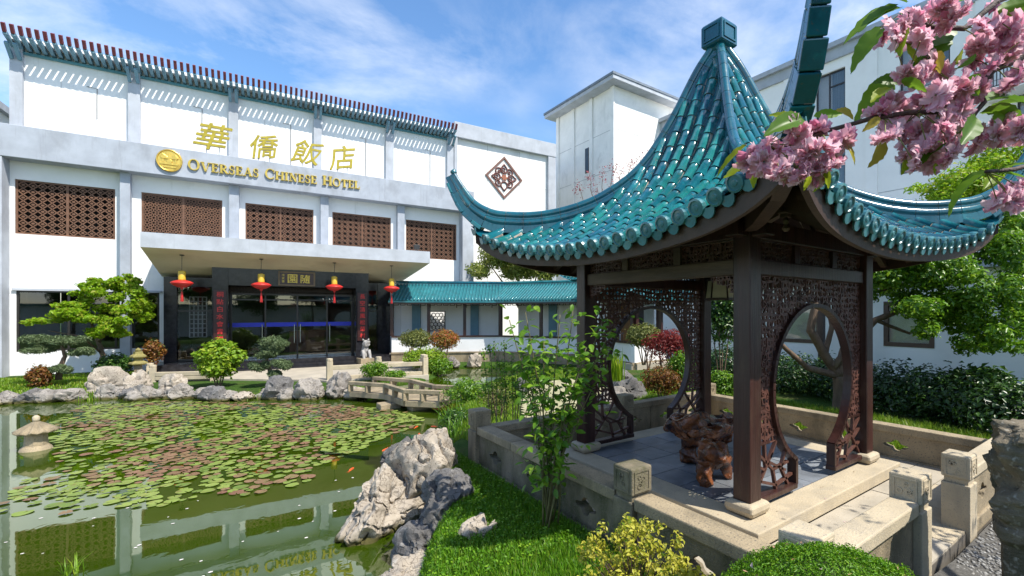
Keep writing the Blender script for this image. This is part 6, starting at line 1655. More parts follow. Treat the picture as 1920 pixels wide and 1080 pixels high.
# --- bank behind the roses
bush('bank_shrub', 'light green spreading shrub at the right end of the zigzag bridge', 'shrub', at(880, 735, 11.6), (.75, .6, .36), 3600, .06, MIDGRN, 61, .2)
bush('bank_shrub', 'leafy green shrub on the bank above the wall end post', 'shrub', at(855, 800, 9.6), (.38, .34, .42), 2200, .06, DKGRN, 62, .05)
bush('bank_shrub', 'pale green airy shrub behind the wall end post', 'shrub', at(935, 745, 9.6), (.36, .34, .40), 1400, .05, OLIVE, 63, .35)
o = thing('thin_stemmed_shrub', 'thin stemmed airy shrub growing behind the far wall corner', 'shrub', (*at(955, 780, 7.6)[:2], .45)); rg = np.random.default_rng(64); tips = []
for k in range(16):
    bse = at(915 + k * 6.5 + rg.random() * 6, 785, 7.4 + rg.random() * .6); bse.z = .45; tp = at(905 + k * 8 + rg.random() * 10, 640 + rg.random() * 60, 7.4 + rg.random() * .6); tips.append((bse, tp))
limb_tubes('stem', [([a, a.lerp(b, .5) + Vector((.03, 0, 0)), b], .008, .004) for a, b in tips], BARK, o)
foliage('foliage', [(*(a.lerp(b, f)), .09, .09, .11) for a, b in tips for f in (.55, .75, .95)], 1500, .05, ROSE, o, 65, .6, .5, .7, .1)
# --- hedge, right garden
HD = thing('dark_hedge', 'long dark green hedge in front of the garden house', 'hedge', (11.2, 4, .5)); rg = np.random.default_rng(66)
hx_ = lambda y: float(np.interp(y, [-2, 2.6, 4.4, 9.5], [9.3, 9.6, 10.75, 11.0]))
cl = [(hx_(y) + rg.random() * .9, y, .82 + rg.random() * .22, .55, .5, .46) for y in np.arange(-1.8, 9.2, .27)]
foliage('foliage', cl, 24000, .09, leafmat('shaded_hedge_leaf', (0.014, 0.042, 0.008), (0.034, 0.085, 0.012), (0.06, 0.13, 0.018), .2, .35, .45), HD, 67, .55, .6, .5, .7)  # leaf greens darkened, with the shade of the trees put into the colour
bush('hedge_end_shrub', 'leafy dark shrub with upright shoots in front of the bay wall', 'shrub', at(1835, 735, 8.6), (.9, .8, .50), 4200, .13, DKGRN, 68, .5)
bush('sunlit_shrub', 'sunlit green shrub seen between the back and front posts', 'shrub', at(1352, 722, 10.0), (.45, .5, .32), 2600, .075, MIDGRN, 69, .5)
# --- large multi-stemmed tree on the right
BT = thing('broadleaf_tree', 'spreading multi stemmed evergreen tree right of the pavilion', 'tree', (9.87, 4.42, .5)); b0 = Vector((9.87, 4.42, .45))
fork = b0 + Vector((-.02, .02, .75))
limb_tubes('trunk', [([b0, b0 + Vector((.02, 0, .4)), fork], .16, .11)], BARK, BT)
limb_tubes('limb', [([fork, at(1548, 668, 9.5), at(1520, 620, 9.4), at(1528, 570, 9.4), at(1510, 540, 9.4), at(1560, 480, 9.3)], .10, .05), ([fork, at(1515, 690, 9.4), at(1475, 655, 9.2), at(1435, 618, 9.0)], .075, .035), ([fork, at(1585, 650, 9.6), at(1580, 590, 9.6), at(1562, 550, 9.6), at(1600, 480, 9.6)], .11, .05), ([at(1548, 660, 9.5), at(1560, 610, 9.5), at(1548, 560, 9.5), at(1520, 500, 9.5)], .06, .03),
                    ([at(1562, 690, 9.5), at(1640, 600, 9.4), at(1720, 570, 9.2), at(1800, 560, 9.0)], .08, .03), ([at(1600, 560, 9.6), at(1700, 530, 9.6), at(1780, 470, 9.6)], .05, .02), ([at(1640, 600, 9.4), at(1705, 625, 9.3), at(1760, 600, 9.2)], .04, .015)], BARK, BT)
rg = np.random.default_rng(70); cl = []
for px, py, w_, h_, d in ((1690, 500, 75, 38, 9.3), (1780, 500, 85, 50, 9.3), (1860, 480, 80, 55, 9.2), (1720, 560, 75, 32, 9.0), (1800, 580, 80, 38, 8.8), (1880, 580, 70, 55, 8.8), (1840, 630, 55, 30, 8.6), (1900, 640, 45, 25, 8.5), (1760, 610, 45, 22, 8.9), (1850, 430, 70, 40, 9.6), (1910, 420, 50, 45, 9.6), (1790, 455, 55, 28, 9.8), (1650, 530, 40, 30, 9.5), (1940, 520, 70, 60, 9.0), (2000, 560, 70, 60, 9.0)):
    s_ = d / 882.5
    for k in range(7):
        p = at(px + (rg.random() - .5) * w_ * 1.5, py + (rg.random() - .5) * h_ * 1.5, d + (rg.random() - .5) * 1.6); q = .5 + .4 * rg.random(); f_ = off_axis(p); cl.append((p.x, p.y, p.z, w_ * s_ * q * .7 * f_, w_ * s_ * q * .7 * f_, h_ * s_ * q * .75))
foliage('crown', cl, 34000, .10, MIDGRN, BT, 78, .45, .55, .55, .35, droop=.25)
o = thing('light_green_tree', 'light green tree top rising behind the right roof corner', 'tree', (14.2, 1.0, .5)); cl = []
for px, py, w_, h_ in ((1830, 330, 70, 30), (1890, 300, 60, 35), (1780, 360, 50, 20), (1860, 370, 80, 30), (1720, 355, 30, 10), (1920, 350, 60, 50), (1940, 280, 60, 40)):
    for k in range(5):
        p = at(px + (rg.random() - .5) * w_ * 1.3, py + (rg.random() - .5) * h_ * 1.3, 12.6 + (rg.random() - .5) * 1.5); q = .5 + .4 * rg.random(); cl.append((p.x, p.y, p.z, w_ * .0143 * q * .75, w_ * .0143 * q * .75, h_ * .0143 * q))
foliage('crown', cl, 11000, .13, MAPLE, o, 79, .4, .6, .5, .35)
limb_tubes('trunk', [([(14.2, 1.0, .4), (14.0, 1.3, 3.0), at(1870, 360, 12.6)], .13, .06)], BARK, o)
# --- foreground shrubs
p = at(1190, 1040, 3.05); YS = bush('yellow_shrub', 'airy yellow leaved shrub at the bottom in front of the mossy wall', 'shrub', (p.x, p.y, .68), (.42, .40, .28), 1900, .036, YELLOW, 101, .48, aspect=.55, up=.4, jit=.8, lumps=20, sub=.45, shell=.35, stems=9)
rg = np.random.default_rng(102); tw = []
for k in range(46):
    a = rg.random() * 6.283; q = .15 + .85 * rg.random(); e = Vector((p.x + math.cos(a) * .44 * q, p.y + math.sin(a) * .42 * q, .70 + .33 * (1 - q * q) + .12 * rg.random())); tw.append(([(p.x + math.cos(a) * .05, p.y + math.sin(a) * .05, .48), Vector((p.x, p.y, .6)).lerp(e, .5), e], .005, .002))
limb_tubes('twig', tw, TWIG, YS)
foliage('shoot_leaves', [(t_[0][2].x, t_[0][2].y, t_[0][2].z, .05, .05, .06) for t_ in tw], 1500, .034, YELLOW, YS, 103, .5, .6, .7, .1)
p2 = at(1300, 1065, 2.9); foliage('trailing_leaves', [(p2.x + .04 * k, p2.y - .03 * k, .86 - .03 * k, .10, .10, .07) for k in range(-2, 3)], 420, .034, YELLOW, YS, 104, .5, .4, .8, .1)
c = (2.22, .99, .89); AZ = thing('clipped_azalea', 'clipped dome of tiny green leaves at the bottom right edge', 'shrub', (c[0], c[1], .5))
rg = np.random.default_rng(105); D = rg.normal(size=(60000, 3)); D[:, 2] = np.abs(D[:, 2]) * 1.0 - .15; D /= np.linalg.norm(D, axis=1, keepdims=True)
rad = np.array([.60, .60, .47]); bumpy = np.array([1 + .07 * noise.noise(Vector(d * 4)) + .04 * noise.noise(Vector(d * 11)) for d in D])[:, None]
P = np.array(c) + D * rad * bumpy * (1 - .10 * rg.random((len(D), 1)) ** 1.5); P += rg.normal(size=P.shape) * .006
k = P[:, 2] > .5; P, D = P[k], D[k]; Nn = D + rg.normal(size=P.shape) * .7; Nn /= np.linalg.norm(Nn, axis=1, keepdims=True); L = .017 * (.7 + .6 * rg.random(len(P)))
V, F_ = leaf_arrays(P, Nn, L, L * .42, rg); np_mesh('foliage', V - np.array(AZ.location), F_, AZAL, AZ)
mb = MB(); vs_ = []; 
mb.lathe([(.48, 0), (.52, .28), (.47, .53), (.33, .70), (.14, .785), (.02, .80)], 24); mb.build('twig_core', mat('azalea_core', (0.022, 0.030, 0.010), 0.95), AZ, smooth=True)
DRY = leafmat('dry_leaf', (0.36, 0.20, 0.09), (0.48, 0.33, 0.20), (0.55, 0.42, 0.38), .2)
D2 = rg.normal(size=(70, 3)); D2[:, 2] = np.abs(D2[:, 2]) + .3; D2 /= np.linalg.norm(D2, axis=1, keepdims=True); P2 = np.array(c) + D2 * rad * 1.01
V, F_ = leaf_arrays(P2, D2 + rg.normal(size=P2.shape) * .3, .03, .016, rg); np_mesh('fallen_leaves', V - np.array(AZ.location), F_, DRY, AZ)
# --- roses by the wall
RO = thing('rose_bush', 'tall leggy rose bush with fresh green leaves beside the mossy wall', 'rose', (2.37, 3.67, .5)); rg = np.random.default_rng(110)
base = Vector((2.37, 3.67, .48)); canes = []
ends = [(955, 600, 4.4), (985, 585, 4.3), (1020, 640, 4.2), (1050, 590, 4.3), (1075, 572, 4.4), (1100, 650, 4.2), (1130, 600, 4.5), (1145, 620, 4.3), (1085, 700, 4.1), (1040, 720, 4.2), (1110, 730, 4.2), (985, 680, 4.4), (1010, 770, 4.2), (1060, 760, 4.1)]
for i, (px, py, d) in enumerate(ends):
    e = at(px, py, d); b1 = base + Vector((rg.normal() * .04, rg.normal() * .04, 0)); mid_ = b1.lerp(e, .55); mid_.x = b1.x + (e.x - b1.x) * .35; mid_.y = b1.y + (e.y - b1.y) * .35
    canes.append(([b1, mid_, e], .010, .004))
limb_tubes('cane', canes, mat('rose_cane', (0.11, 0.10, 0.035), 0.6, 0.3, 20), RO)
lm = MB(); NL, NW = 6, 4; vs_ = []
for i in range(NL + 1):
    t_ = i / NL; wd = .62 * math.sin(math.pi * min(1, t_ * .93 + .05)) ** .8 * (1 - .25 * t_)
    for j in range(NW + 1):
        g = -1 + 2 * j / NW; vs_.append((t_, g * wd * .5, .16 * abs(g) * wd - .18 * t_ * t_))
lm.add(vs_, [(i * (NW + 1) + j, (i + 1) * (NW + 1) + j, (i + 1) * (NW + 1) + j + 1, i * (NW + 1) + j + 1) for i in range(NL) for j in range(NW)])
RLEAF = lm.mesh('leaf', ROSE, smooth=True); lm2 = MB(); lm2.add(lm.v, lm.f); RLEAFO = lm2.mesh('leaf', ORNG, smooth=True)
spots = []
for (pts, r0, r1) in canes:
    a, b, c_ = pts
    for f in np.linspace(.42, 1.0, 15):
        q = a.lerp(b, f / .55) if f < .55 else b.lerp(c_, (f - .55) / .45); spots.append((q, f))
for px, py, w_, n_ in ((1080, 700, 60, 44), (1050, 740, 50, 34), (1110, 660, 55, 34), (1025, 690, 55, 24), (1065, 770, 38, 22), (1020, 830, 30, 18), (1045, 870, 28, 18), (1015, 880, 22, 9), (990, 640, 55, 20), (1040, 910, 22, 8), (1130, 620, 40, 14)):
    for k in range(n_):
        spots.append((at(px + rg.normal() * w_ * .6, py + rg.normal() * w_ * .55, 4.25 + rg.normal() * .14), .7))
small = []; cnt = 0
order = rg.permutation(len(spots))
for idx in order:
    q, f = spots[idx]; az = rg.random() * 6.283
    for k in range(3):
        a = az + (k - 1) * .9; pos = q + Vector((math.cos(a), math.sin(a), .15)) * .03
        M = Matrix.Translation(pos - Vector(RO.location)) @ Matrix.Rotation(a, 4, 'Z') @ Matrix.Rotation(R(rg.normal() * 25 + 5), 4, 'Y') @ Matrix.Rotation(R(rg.normal() * 22), 4, 'X') @ Matrix.Scale(.066 + .034 * rg.random(), 4)
        kx = (q - at(1130, 640, 4.3)).length < .16
        if cnt < 300: link('leaf', RLEAFO if kx and rg.random() < .7 else RLEAF, RO, M); cnt += 1
        else: small.append(M)
mb = MB()
for M in small[::2]: mb.add([M @ Vector(v) for v in lm.v], lm.f)
o = mb.build('small_leaves', ROSE, RO, smooth=True); o['kind'] = 'stuff'
# --- lawns
GPATH = [(4.5, 6.3), (6.5, 6.3), (7.6, 8.0), (9.4, 10.2), (9.0, 12.2), (7.4, 12.0), (6.2, 10.8), (5.2, 9.2), (4.5, 7.8)]
pgx, pgy = np.meshgrid(np.arange(4.3, 9.6, .12), np.arange(6.1, 12.4, .12)); ins = sdf_poly(pgx, pgy, GPATH) < .04; pz = land_height(pgx, pgy) + .022
idm = np.arange(pgx.size).reshape(pgx.shape); ok_ = ins[:-1, :-1] & ins[1:, :-1] & ins[:-1, 1:] & ins[1:, 1:]
qd = np.stack([idm[:-1, :-1], idm[:-1, 1:], idm[1:, 1:], idm[1:, :-1]], -1)[ok_]
tag(np_mesh('garden_path', np.stack([pgx.ravel(), pgy.ravel(), pz.ravel()], 1), qd, mat('sandy_path', (0.36, 0.33, 0.20), 0.95, 0.2, 4, .5, 40, stain=((0.17, 0.19, 0.06), 1.3, 0.48, 0.72)), smooth=True), 'pale sandy path on the lawn behind the roses', kind='structure')
def scatter(n, box, ok, seed):
    rg = np.random.default_rng(seed); X = box[0] + (box[1] - box[0]) * rg.random(n); Y = box[2] + (box[3] - box[2]) * rg.random(n); k = ok(X, Y); return X[k], Y[k], rg
def on_land(X, Y): return (sdf_poly(X, Y, POND) > .12)
X, Y, rg = scatter(90000, (1.0, 2.58, .9, 7.2), lambda x, y: on_land(x, y), 120)
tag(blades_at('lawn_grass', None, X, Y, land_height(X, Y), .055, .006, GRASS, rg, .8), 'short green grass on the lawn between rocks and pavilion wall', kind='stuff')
X, Y, rg = scatter(5000, (1.1, 2.56, 3.2, 7.0), lambda x, y: on_land(x, y), 121); P = np.stack([X, Y, land_height(X, Y) + .03 + .03 * rg.random(len(X))], 1)
Nn = rg.normal(size=P.shape) * .4 + [0, 0, 1]; Nn /= np.linalg.norm(Nn, axis=1, keepdims=True); V, F_ = leaf_arrays(P, Nn, .03, .02, rg); tag(np_mesh('clover', V, F_, AZAL), 'small leafy clover among the lawn grass', kind='stuff')
X, Y, rg = scatter(60000, (3.0, 10.0, 6.0, 14.6), lambda x, y: on_land(x, y) & (x < 9.6) & (sdf_poly(x, y, GPATH) > .05), 122)
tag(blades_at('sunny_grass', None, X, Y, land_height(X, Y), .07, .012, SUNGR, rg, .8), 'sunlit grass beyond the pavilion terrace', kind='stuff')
X, Y, rg = scatter(24000, (7.6, 9.6, .4, 6.8), lambda x, y: (x > 7.63), 123)
tag(blades_at('border_grass', None, X, Y, land_height(X, Y), .11, .010, SUNGR, rg, .9), 'long grass strip behind the terrace wall under the tree', kind='stuff')
X, Y, rg = scatter(16000, (-7.5, -2.4, 19.6, 24.5), lambda x, y: on_land(x, y), 124)
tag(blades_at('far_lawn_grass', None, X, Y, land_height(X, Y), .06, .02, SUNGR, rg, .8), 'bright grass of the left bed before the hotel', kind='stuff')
# gravel path at the lower right
rg = np.random.default_rng(125); n = 5200; X = 4.5 + 5.0 * rg.random(n) ** 1.4; Y = -.6 + 1.85 * rg.random(n); S_ = .012 + .014 * rg.random(n)
Z = land_height(X, Y) + .006; oct_v = np.array([(1, 0, 0), (0, 1, 0), (-1, 0, 0), (0, -1, 0), (0, 0, .6), (0, 0, -.6)], float); oct_f = np.array([(0, 1, 4), (1, 2, 4), (2, 3, 4), (3, 0, 4), (1, 0, 5), (2, 1, 5), (3, 2, 5), (0, 3, 5)])
V = (oct_v[None] * S_[:, None, None] * (1 + .3 * rg.normal(size=(n, 6, 1))) + np.stack([X, Y, Z], 1)[:, None]).reshape(-1, 3); F_ = (oct_f[None] + (np.arange(n) * 6)[:, None, None]).reshape(-1, 3)
tag(np_mesh('gravel', V, F_, mat('grey_pebble', (0.24, 0.235, 0.22), 0.7, 0.5, 40)), 'grey pebbles of the path beside the terrace steps', kind='stuff')
mb = MB(); gxs = np.linspace(4.42, 10, 12); 
mb.add([(x, y, float(land_height(x, y)) + .004) for x in gxs for y in (-1.5, -.5, .5, 1.27)], [(i * 4 + j, (i + 1) * 4 + j, (i + 1) * 4 + j + 1, i * 4 + j + 1) for i in range(11) for j in range(3)])
tag(mb.build('gravel_path', mat('path_grit', (0.10, 0.095, 0.085), 0.95, 0.4, 30, .6, 60)), 'dark grit path beside the terrace', kind='structure')

# --- unseen wall and trees added behind the camera station for the glazing to mirror
RW = thing('added_rear_wall', 'unseen white wall added behind the camera to mirror in the entrance glass', 'wall', (0, -9, 0))
mb = MB(); mb.box(-22, 20, 0, .3, 0, 3.0); mb.build('wall', WHITE, RW); mb = MB(); mb.box(-22.1, 20.1, -.25, .55, 3.003, 3.2); mb.build('coping', TEALC, RW)
for i, (x, y, h_) in enumerate(((-15, -7, 5.2), (-10.5, -6.4, 4.6), (-6, -7.2, 5.6), (-1.5, -6.6, 4.8), (2.6, -7.4, 5.4))):
    o = thing('added_rear_tree', 'unseen dark green tree added by the rear wall to mirror in glass, %s along it' % ORD[i], 'tree', (x, y, .3), 0, 'unseen trees added along the rear wall'); rg = np.random.default_rng(140 + i)
    foliage('crown', crown((x, y, h_ - 1.4), (1.9, 1.6, 1.5), 18, .75, rg), 2600, .26, DKGRN, o, 141 + i, .5, .5, .6, .3)
    limb_tubes('trunk', [([(x, y, .2), (x + .1, y, 1.6), (x, y + .1, h_ - 1.2)], .15, .06)], BARK, o)

# --- weeds along the water's edge and fallen petals on the stone
X, Y, rg = scatter(60000, (-8, 6.5, 3.5, 21), lambda x, y: (lambda d: (d > -.02) & (d < .42))(sdf_poly(x, y, POND)), 150)
k = np.array([noise.noise(Vector((a * 1.3, b * 1.3, 7.7))) > .02 for a, b in zip(X, Y)]); X, Y = X[k], Y[k]
tag(blades_at('bank_weeds', None, X, Y, np.maximum(land_height(X, Y), .01), .13, .014, SUNGR, rg, .9), 'weeds and tufts growing between the pond edge rocks', kind='stuff')
rg = np.random.default_rng(151); n = 420; X = 2.5 + 5.0 * rg.random(n); Y = 1.0 + 4.8 * rg.random(n) ** 1.3; inpav = (np.abs(X - PX) < 1.58) & (np.abs(Y - PY) < 1.58)
Z = np.where(inpav, PZ, np.where((X > 2.82) & (Y > 1.52), TZ, np.nan)) + .006; k = ~np.isnan(Z); P = np.stack([X[k], Y[k], Z[k]], 1); Nn = rg.normal(size=P.shape) * .12 + [0, 0, 1]; Nn /= np.linalg.norm(Nn, axis=1, keepdims=True)
V, F_ = leaf_arrays(P, Nn, .013 + .012 * rg.random(len(P)), .012, rg, .05); tag(np_mesh('fallen_litter', V, F_, leafmat('litter', (0.62, 0.42, 0.44), (0.34, 0.20, 0.09), (0.20, 0.15, 0.05), .2)), 'scattered petals and dry leaves on the terrace and pavilion floor', kind='stuff')

# ------------------------------------------------------------------ root wood table and stools
BURL = mat('lacquered_root_wood', (0.17, 0.055, 0.016), 0.24, 0.6, 9, 0.9, 24, stain=((0.028, 0.009, 0.005), 6, 0.44, 0.62), coat=0.25, spec=.4)
def burl(name, parts_, parent_label, cat, loc):
    o = thing(name, parent_label, cat, loc)
    for pname, pts, rads, amp, fr in parts_:
        P = [Vector(p) for p in pts]; Q = []; rr_ = []
        for i in range(len(P) - 1):
            for k in range(8): Q.append(P[i].lerp(P[i + 1], k / 8)); rr_.append(rads[i] + (rads[i + 1] - rads[i]) * k / 8)
        Q.append(P[-1]); rr_.append(rads[-1])
        mb = MB(); mb.tube(Q, rr_, 28)
        V = []
        for v in mb.v:
            v = Vector(v); n_ = noise.noise_vector(v * fr + Vector(loc)) * amp + noise.noise_vector(v * fr * 2.3) * amp * .6 + noise.noise_vector(v * fr * 5.1) * amp * .32; V.append(v + n_)
        mb.v = [tuple(v) for v in V]; ob = mb.build(pname, BURL, o, smooth=True)
        s_ = ob.modifiers.new('sub', 'SUBSURF'); s_.levels = 1; s_.render_levels = 1
    return o
TL = Vector((5.00, 3.98, PZ))
burl('root_table', [('table_top', [(-.62, -.05, .60), (-.42, 0, .61), (-.1, .02, .60), (.25, .0, .57), (.55, -.02, .50), (.66, 0, .44)], [.09, .17, .17, .16, .15, .08], .13, 4.2),
                    ('table_top_edge', [(-.55, -.22, .57), (-.2, -.26, .55), (.2, -.24, .50), (.5, -.2, .44)], [.06, .10, .11, .06], .09, 5),
                    ('table_top_edge', [(-.45, .22, .60), (-.1, .26, .58), (.3, .22, .52)], [.06, .11, .07], .09, 5),
                    ('leg', [(-.38, -.05, .55), (-.34, -.06, .30), (-.36, -.10, .03)], [.17, .10, .12], .09, 6), ('leg', [(.32, -.06, .48), (.26, -.05, .25), (.10, -.08, .02)], [.18, .13, .09], .09, 6), ('leg', [(.45, .12, .46), (.48, .14, .2), (.52, .16, .02)], [.12, .09, .10], .05, 5)],
     'lacquered gnarled tree root table inside the pavilion', 'table', TL).scale = (1, 1, .74)
burl('root_stool', [('seat', [(-.19, 0, .30), (-.06, 0, .31), (.08, 0, .30), (.18, .02, .27)], [.08, .15, .15, .09], .055, 6), ('leg', [(-.13, 0, .27), (-.15, -.01, .12), (-.15, 0, .01)], [.12, .085, .09], .05, 7), ('leg', [(.10, -.02, .25), (.21, -.03, .10), (.25, -.03, .01)], [.10, .055, .05], .045, 7), ('leg', [(.06, .10, .24), (.10, .15, .01)], [.08, .05], .02, 6)],
     'lacquered root stool in front of the root table', 'stool', (4.36, 3.33, PZ))
# hanging square palace lantern
pl = at(1352, 540, 7.4)
PLN = thing('cream_lantern', 'cream square lantern with dark ribs hanging under the pavilion beam', 'lantern', (pl.x, pl.y, pl.z))
mb = MB(); mb.lathe([(.24, -.17), (.20, .12), (.05, .13)], 6); mb.build('shade', mat('cream_silk', (0.62, 0.58, 0.42), 0.7, 0.08), PLN)
mb = MB()
for k in range(6):
    a = 2 * math.pi * k / 6; mb.bar((.245 * math.cos(a), .245 * math.sin(a), -.18), (.205 * math.cos(a), .205 * math.sin(a), .13), .018, .018)
for r_, z in ((.248, -.175), (.21, .125)):
    for k in range(6):
        a, b = 2 * math.pi * k / 6, 2 * math.pi * (k + 1) / 6; mb.bar((r_ * math.cos(a), r_ * math.sin(a), z), (r_ * math.cos(b), r_ * math.sin(b), z), .022, .03)
mb.tube([(0, 0, .12), (0, 0, 3.42 - pl.z)], .012, 6); mb.build('frame', WOOD, PLN)

# ------------------------------------------------------------------ flowering cherry branch overhead
CH = thing('cherry_tree', 'flowering cherry branch with double pink blossom reaching in at top right', 'cherry tree', (4.6, -1.7, .4))
CL = Vector(CH.location)
def petal_mat(name, c1, c2, c3):
    m, t, b, out = nodes_of(name); g = t.nodes.new('ShaderNodeNewGeometry'); oi = t.nodes.new('ShaderNodeObjectInfo')
    ad = t.nodes.new('ShaderNodeMath'); ad.operation = 'ADD'; frn = t.nodes.new('ShaderNodeMath'); frn.operation = 'FRACT'
    t.links.new(g.outputs['Random Per Island'], ad.inputs[0]); t.links.new(oi.outputs['Random'], ad.inputs[1]); t.links.new(ad.outputs[0], frn.inputs[0])
    c = ramp2(t, frn.outputs[0], c1, c2, 0, .75); c = ramp2(t, frn.outputs[0], c, c3, .78, .95)
    t.links.new(c, b.inputs['Base Color']); b.inputs['Roughness'].default_value = .55; b.inputs['Specular IOR Level'].default_value = .2
    tr = t.nodes.new('ShaderNodeBsdfTranslucent'); t.links.new(c, tr.inputs['Color']); mx = t.nodes.new('ShaderNodeMixShader'); mx.inputs[0].default_value = .5
    t.links.new(b.outputs[0], mx.inputs[1]); t.links.new(tr.outputs[0], mx.inputs[2]); t.links.new(mx.outputs[0], out.inputs[0]); MATS[name] = m; return m
PETAL = petal_mat('cherry_petal', (0.80, 0.42, 0.52), (0.90, 0.68, 0.74), (0.70, 0.25, 0.38))
def flower_mesh(seed):
    rs_ = random.Random(seed); mb = MB()
    for ring, (npt, tilt, ln, wd) in enumerate(((8, 78, 1.0, .62), (9, 60, .95, .60), (8, 42, .86, .55), (7, 25, .74, .46), (4, 10, .58, .36))):
        for k in range(npt):
            a = 2 * math.pi * (k + rs_.random() * .6) / npt + ring * .5; tl = R(tilt + rs_.uniform(-14, 14)); L_ = ln * rs_.uniform(.85, 1.12); W_ = wd * rs_.uniform(.85, 1.15)
            vs_ = []; NI, NJ = 4, 4; tw = rs_.uniform(-.3, .3); fr = rs_.uniform(0, 6)
            for i in range(NI + 1):
                t_ = i / NI; w2 = W_ * (.25 + .75 * math.sin(math.pi * min(1, .12 + t_ * .72)) )
                for j in range(NJ + 1):
                    g = -1 + 2 * j / NJ; bend = tl + .5 * t_ - .15
                    rad_ = .06 + L_ * math.sin(bend * (.55 + .45 * t_)) * t_ ; hh = L_ * math.cos(bend * (.55 + .45 * t_)) * t_ * .9
                    ruf = .08 * t_ * math.sin(g * 5 + fr) ; notch = -.12 * (1 - abs(g)) if i == NI else 0
                    p = Vector((rad_ + notch * math.sin(tl), g * w2 * .5, hh + ruf + .10 * g * g * t_ + notch * math.cos(tl)))
                    p.rotate(Matrix.Rotation(tw * t_, 3, 'X')); p.rotate(Matrix.Rotation(a, 3, 'Z')); vs_.append(p)
            mb.add(vs_, [(i * (NJ + 1) + j, (i + 1) * (NJ + 1) + j, (i + 1) * (NJ + 1) + j + 1, i * (NJ + 1) + j + 1) for i in range(NI) for j in range(NJ)])
    return mb.mesh('blossom', PETAL, smooth=True)
FLW = [flower_mesh(s_) for s_ in range(4)]
FL_ = [(1400, 292), (1432, 303), (1425, 275), (1460, 312), (1478, 290), (1500, 318), (1535, 308), (1560, 300), (1500, 255), (1478, 243), (1528, 240), (1548, 262), (1575, 262), (1515, 282), (1450, 285), (1562, 282), (1410, 312), (1480, 325), (1525, 325),
       (1650, 62), (1672, 72), (1700, 62), (1690, 48), (1722, 66), (1745, 48), (1770, 38), (1790, 22), (1740, 18), (1768, 12), (1710, 40), (1725, 78),
       (1722, 108), (1742, 125), (1700, 135), (1720, 142), (1762, 140), (1790, 150), (1850, 48), (1872, 28), (1880, 70), (1840, 82), (1865, 95), (1895, 55), (1820, 112), (1855, 120), (1885, 98), (1910, 80), (1835, 58),
       (1650, 205), (1640, 222), (1672, 232), (1690, 208), (1668, 190), (1722, 188), (1700, 230), (1755, 178), (1742, 205), (1800, 165), (1828, 172), (1775, 190), (1682, 258), (1722, 245), (1755, 232), (1700, 282), (1732, 282), (1772, 252), (1795, 215), (1748, 300), (1710, 298), (1775, 285), (1735, 262), (1660, 248), (1790, 262),
       (1868, 252), (1900, 232), (1842, 262), (1912, 245), (1880, 232), (1825, 262), (1888, 358), (1868, 372), (1912, 352), (1900, 378), (1890, 150), (1912, 130)]
random.seed(33)
tw_pts = []
for i, (px, py) in enumerate(FL_):
    d = 1.12 + random.uniform(-.07, .07); p = at(px, py, d) - CL; s_ = .0345 * random.uniform(.85, 1.15)
    q = Vector((random.gauss(0, .8), random.gauss(-.6, .7), random.gauss(-.55, .6))).to_track_quat('Z', 'Y').to_matrix().to_4x4()
    link('blossom', FLW[i % 4], CH, Matrix.Translation(p) @ q @ Matrix.Rotation(random.uniform(0, 6), 4, 'Z') @ Matrix.Scale(s_, 4))
    tw_pts.append(p)
def leaf_big(seed, m_):
    rs_ = random.Random(seed); mb = MB(); vs_ = []; NI, NJ = 12, 6; cur = rs_.uniform(.10, .28); tw = rs_.uniform(-.5, .5)
    for i in range(NI + 1):
        t_ = i / NI; w2 = .40 * (math.sin(math.pi * t_ ** .85) ** .75) * (1 - .35 * t_ ** 3)
        for j in range(NJ + 1):
            g = -1 + 2 * j / NJ; ser = .012 * (1 if i % 2 else -1) * (abs(g) == 1)
            p = Vector((t_, g * (w2 * .5 + ser), .11 * abs(g) * w2 * 2 - cur * t_ * t_ + .012 * math.sin(i * 2.1) * abs(g))); p.rotate(Matrix.Rotation(tw * t_, 3, 'X')); vs_.append(p)
    mb.add(vs_, [(i * (NJ + 1) + j, (i + 1) * (NJ + 1) + j, (i + 1) * (NJ + 1) + j + 1, i * (NJ + 1) + j + 1) for i in range(NI) for j in range(NJ)])
    return mb.mesh('leaf', m_, smooth=True)
CHL = leafmat('cherry_leaf', (0.09, 0.20, 0.018), (0.17, 0.31, 0.025), None, .5, .4, .3); CHY = leafmat('young_cherry_leaf', (0.24, 0.36, 0.02), (0.36, 0.42, 0.03), (0.42, 0.34, 0.05), .55, .4)
LM = [leaf_big(s_, CHL) for s_ in range(3)] + [leaf_big(s_, CHY) for s_ in range(3, 5)]
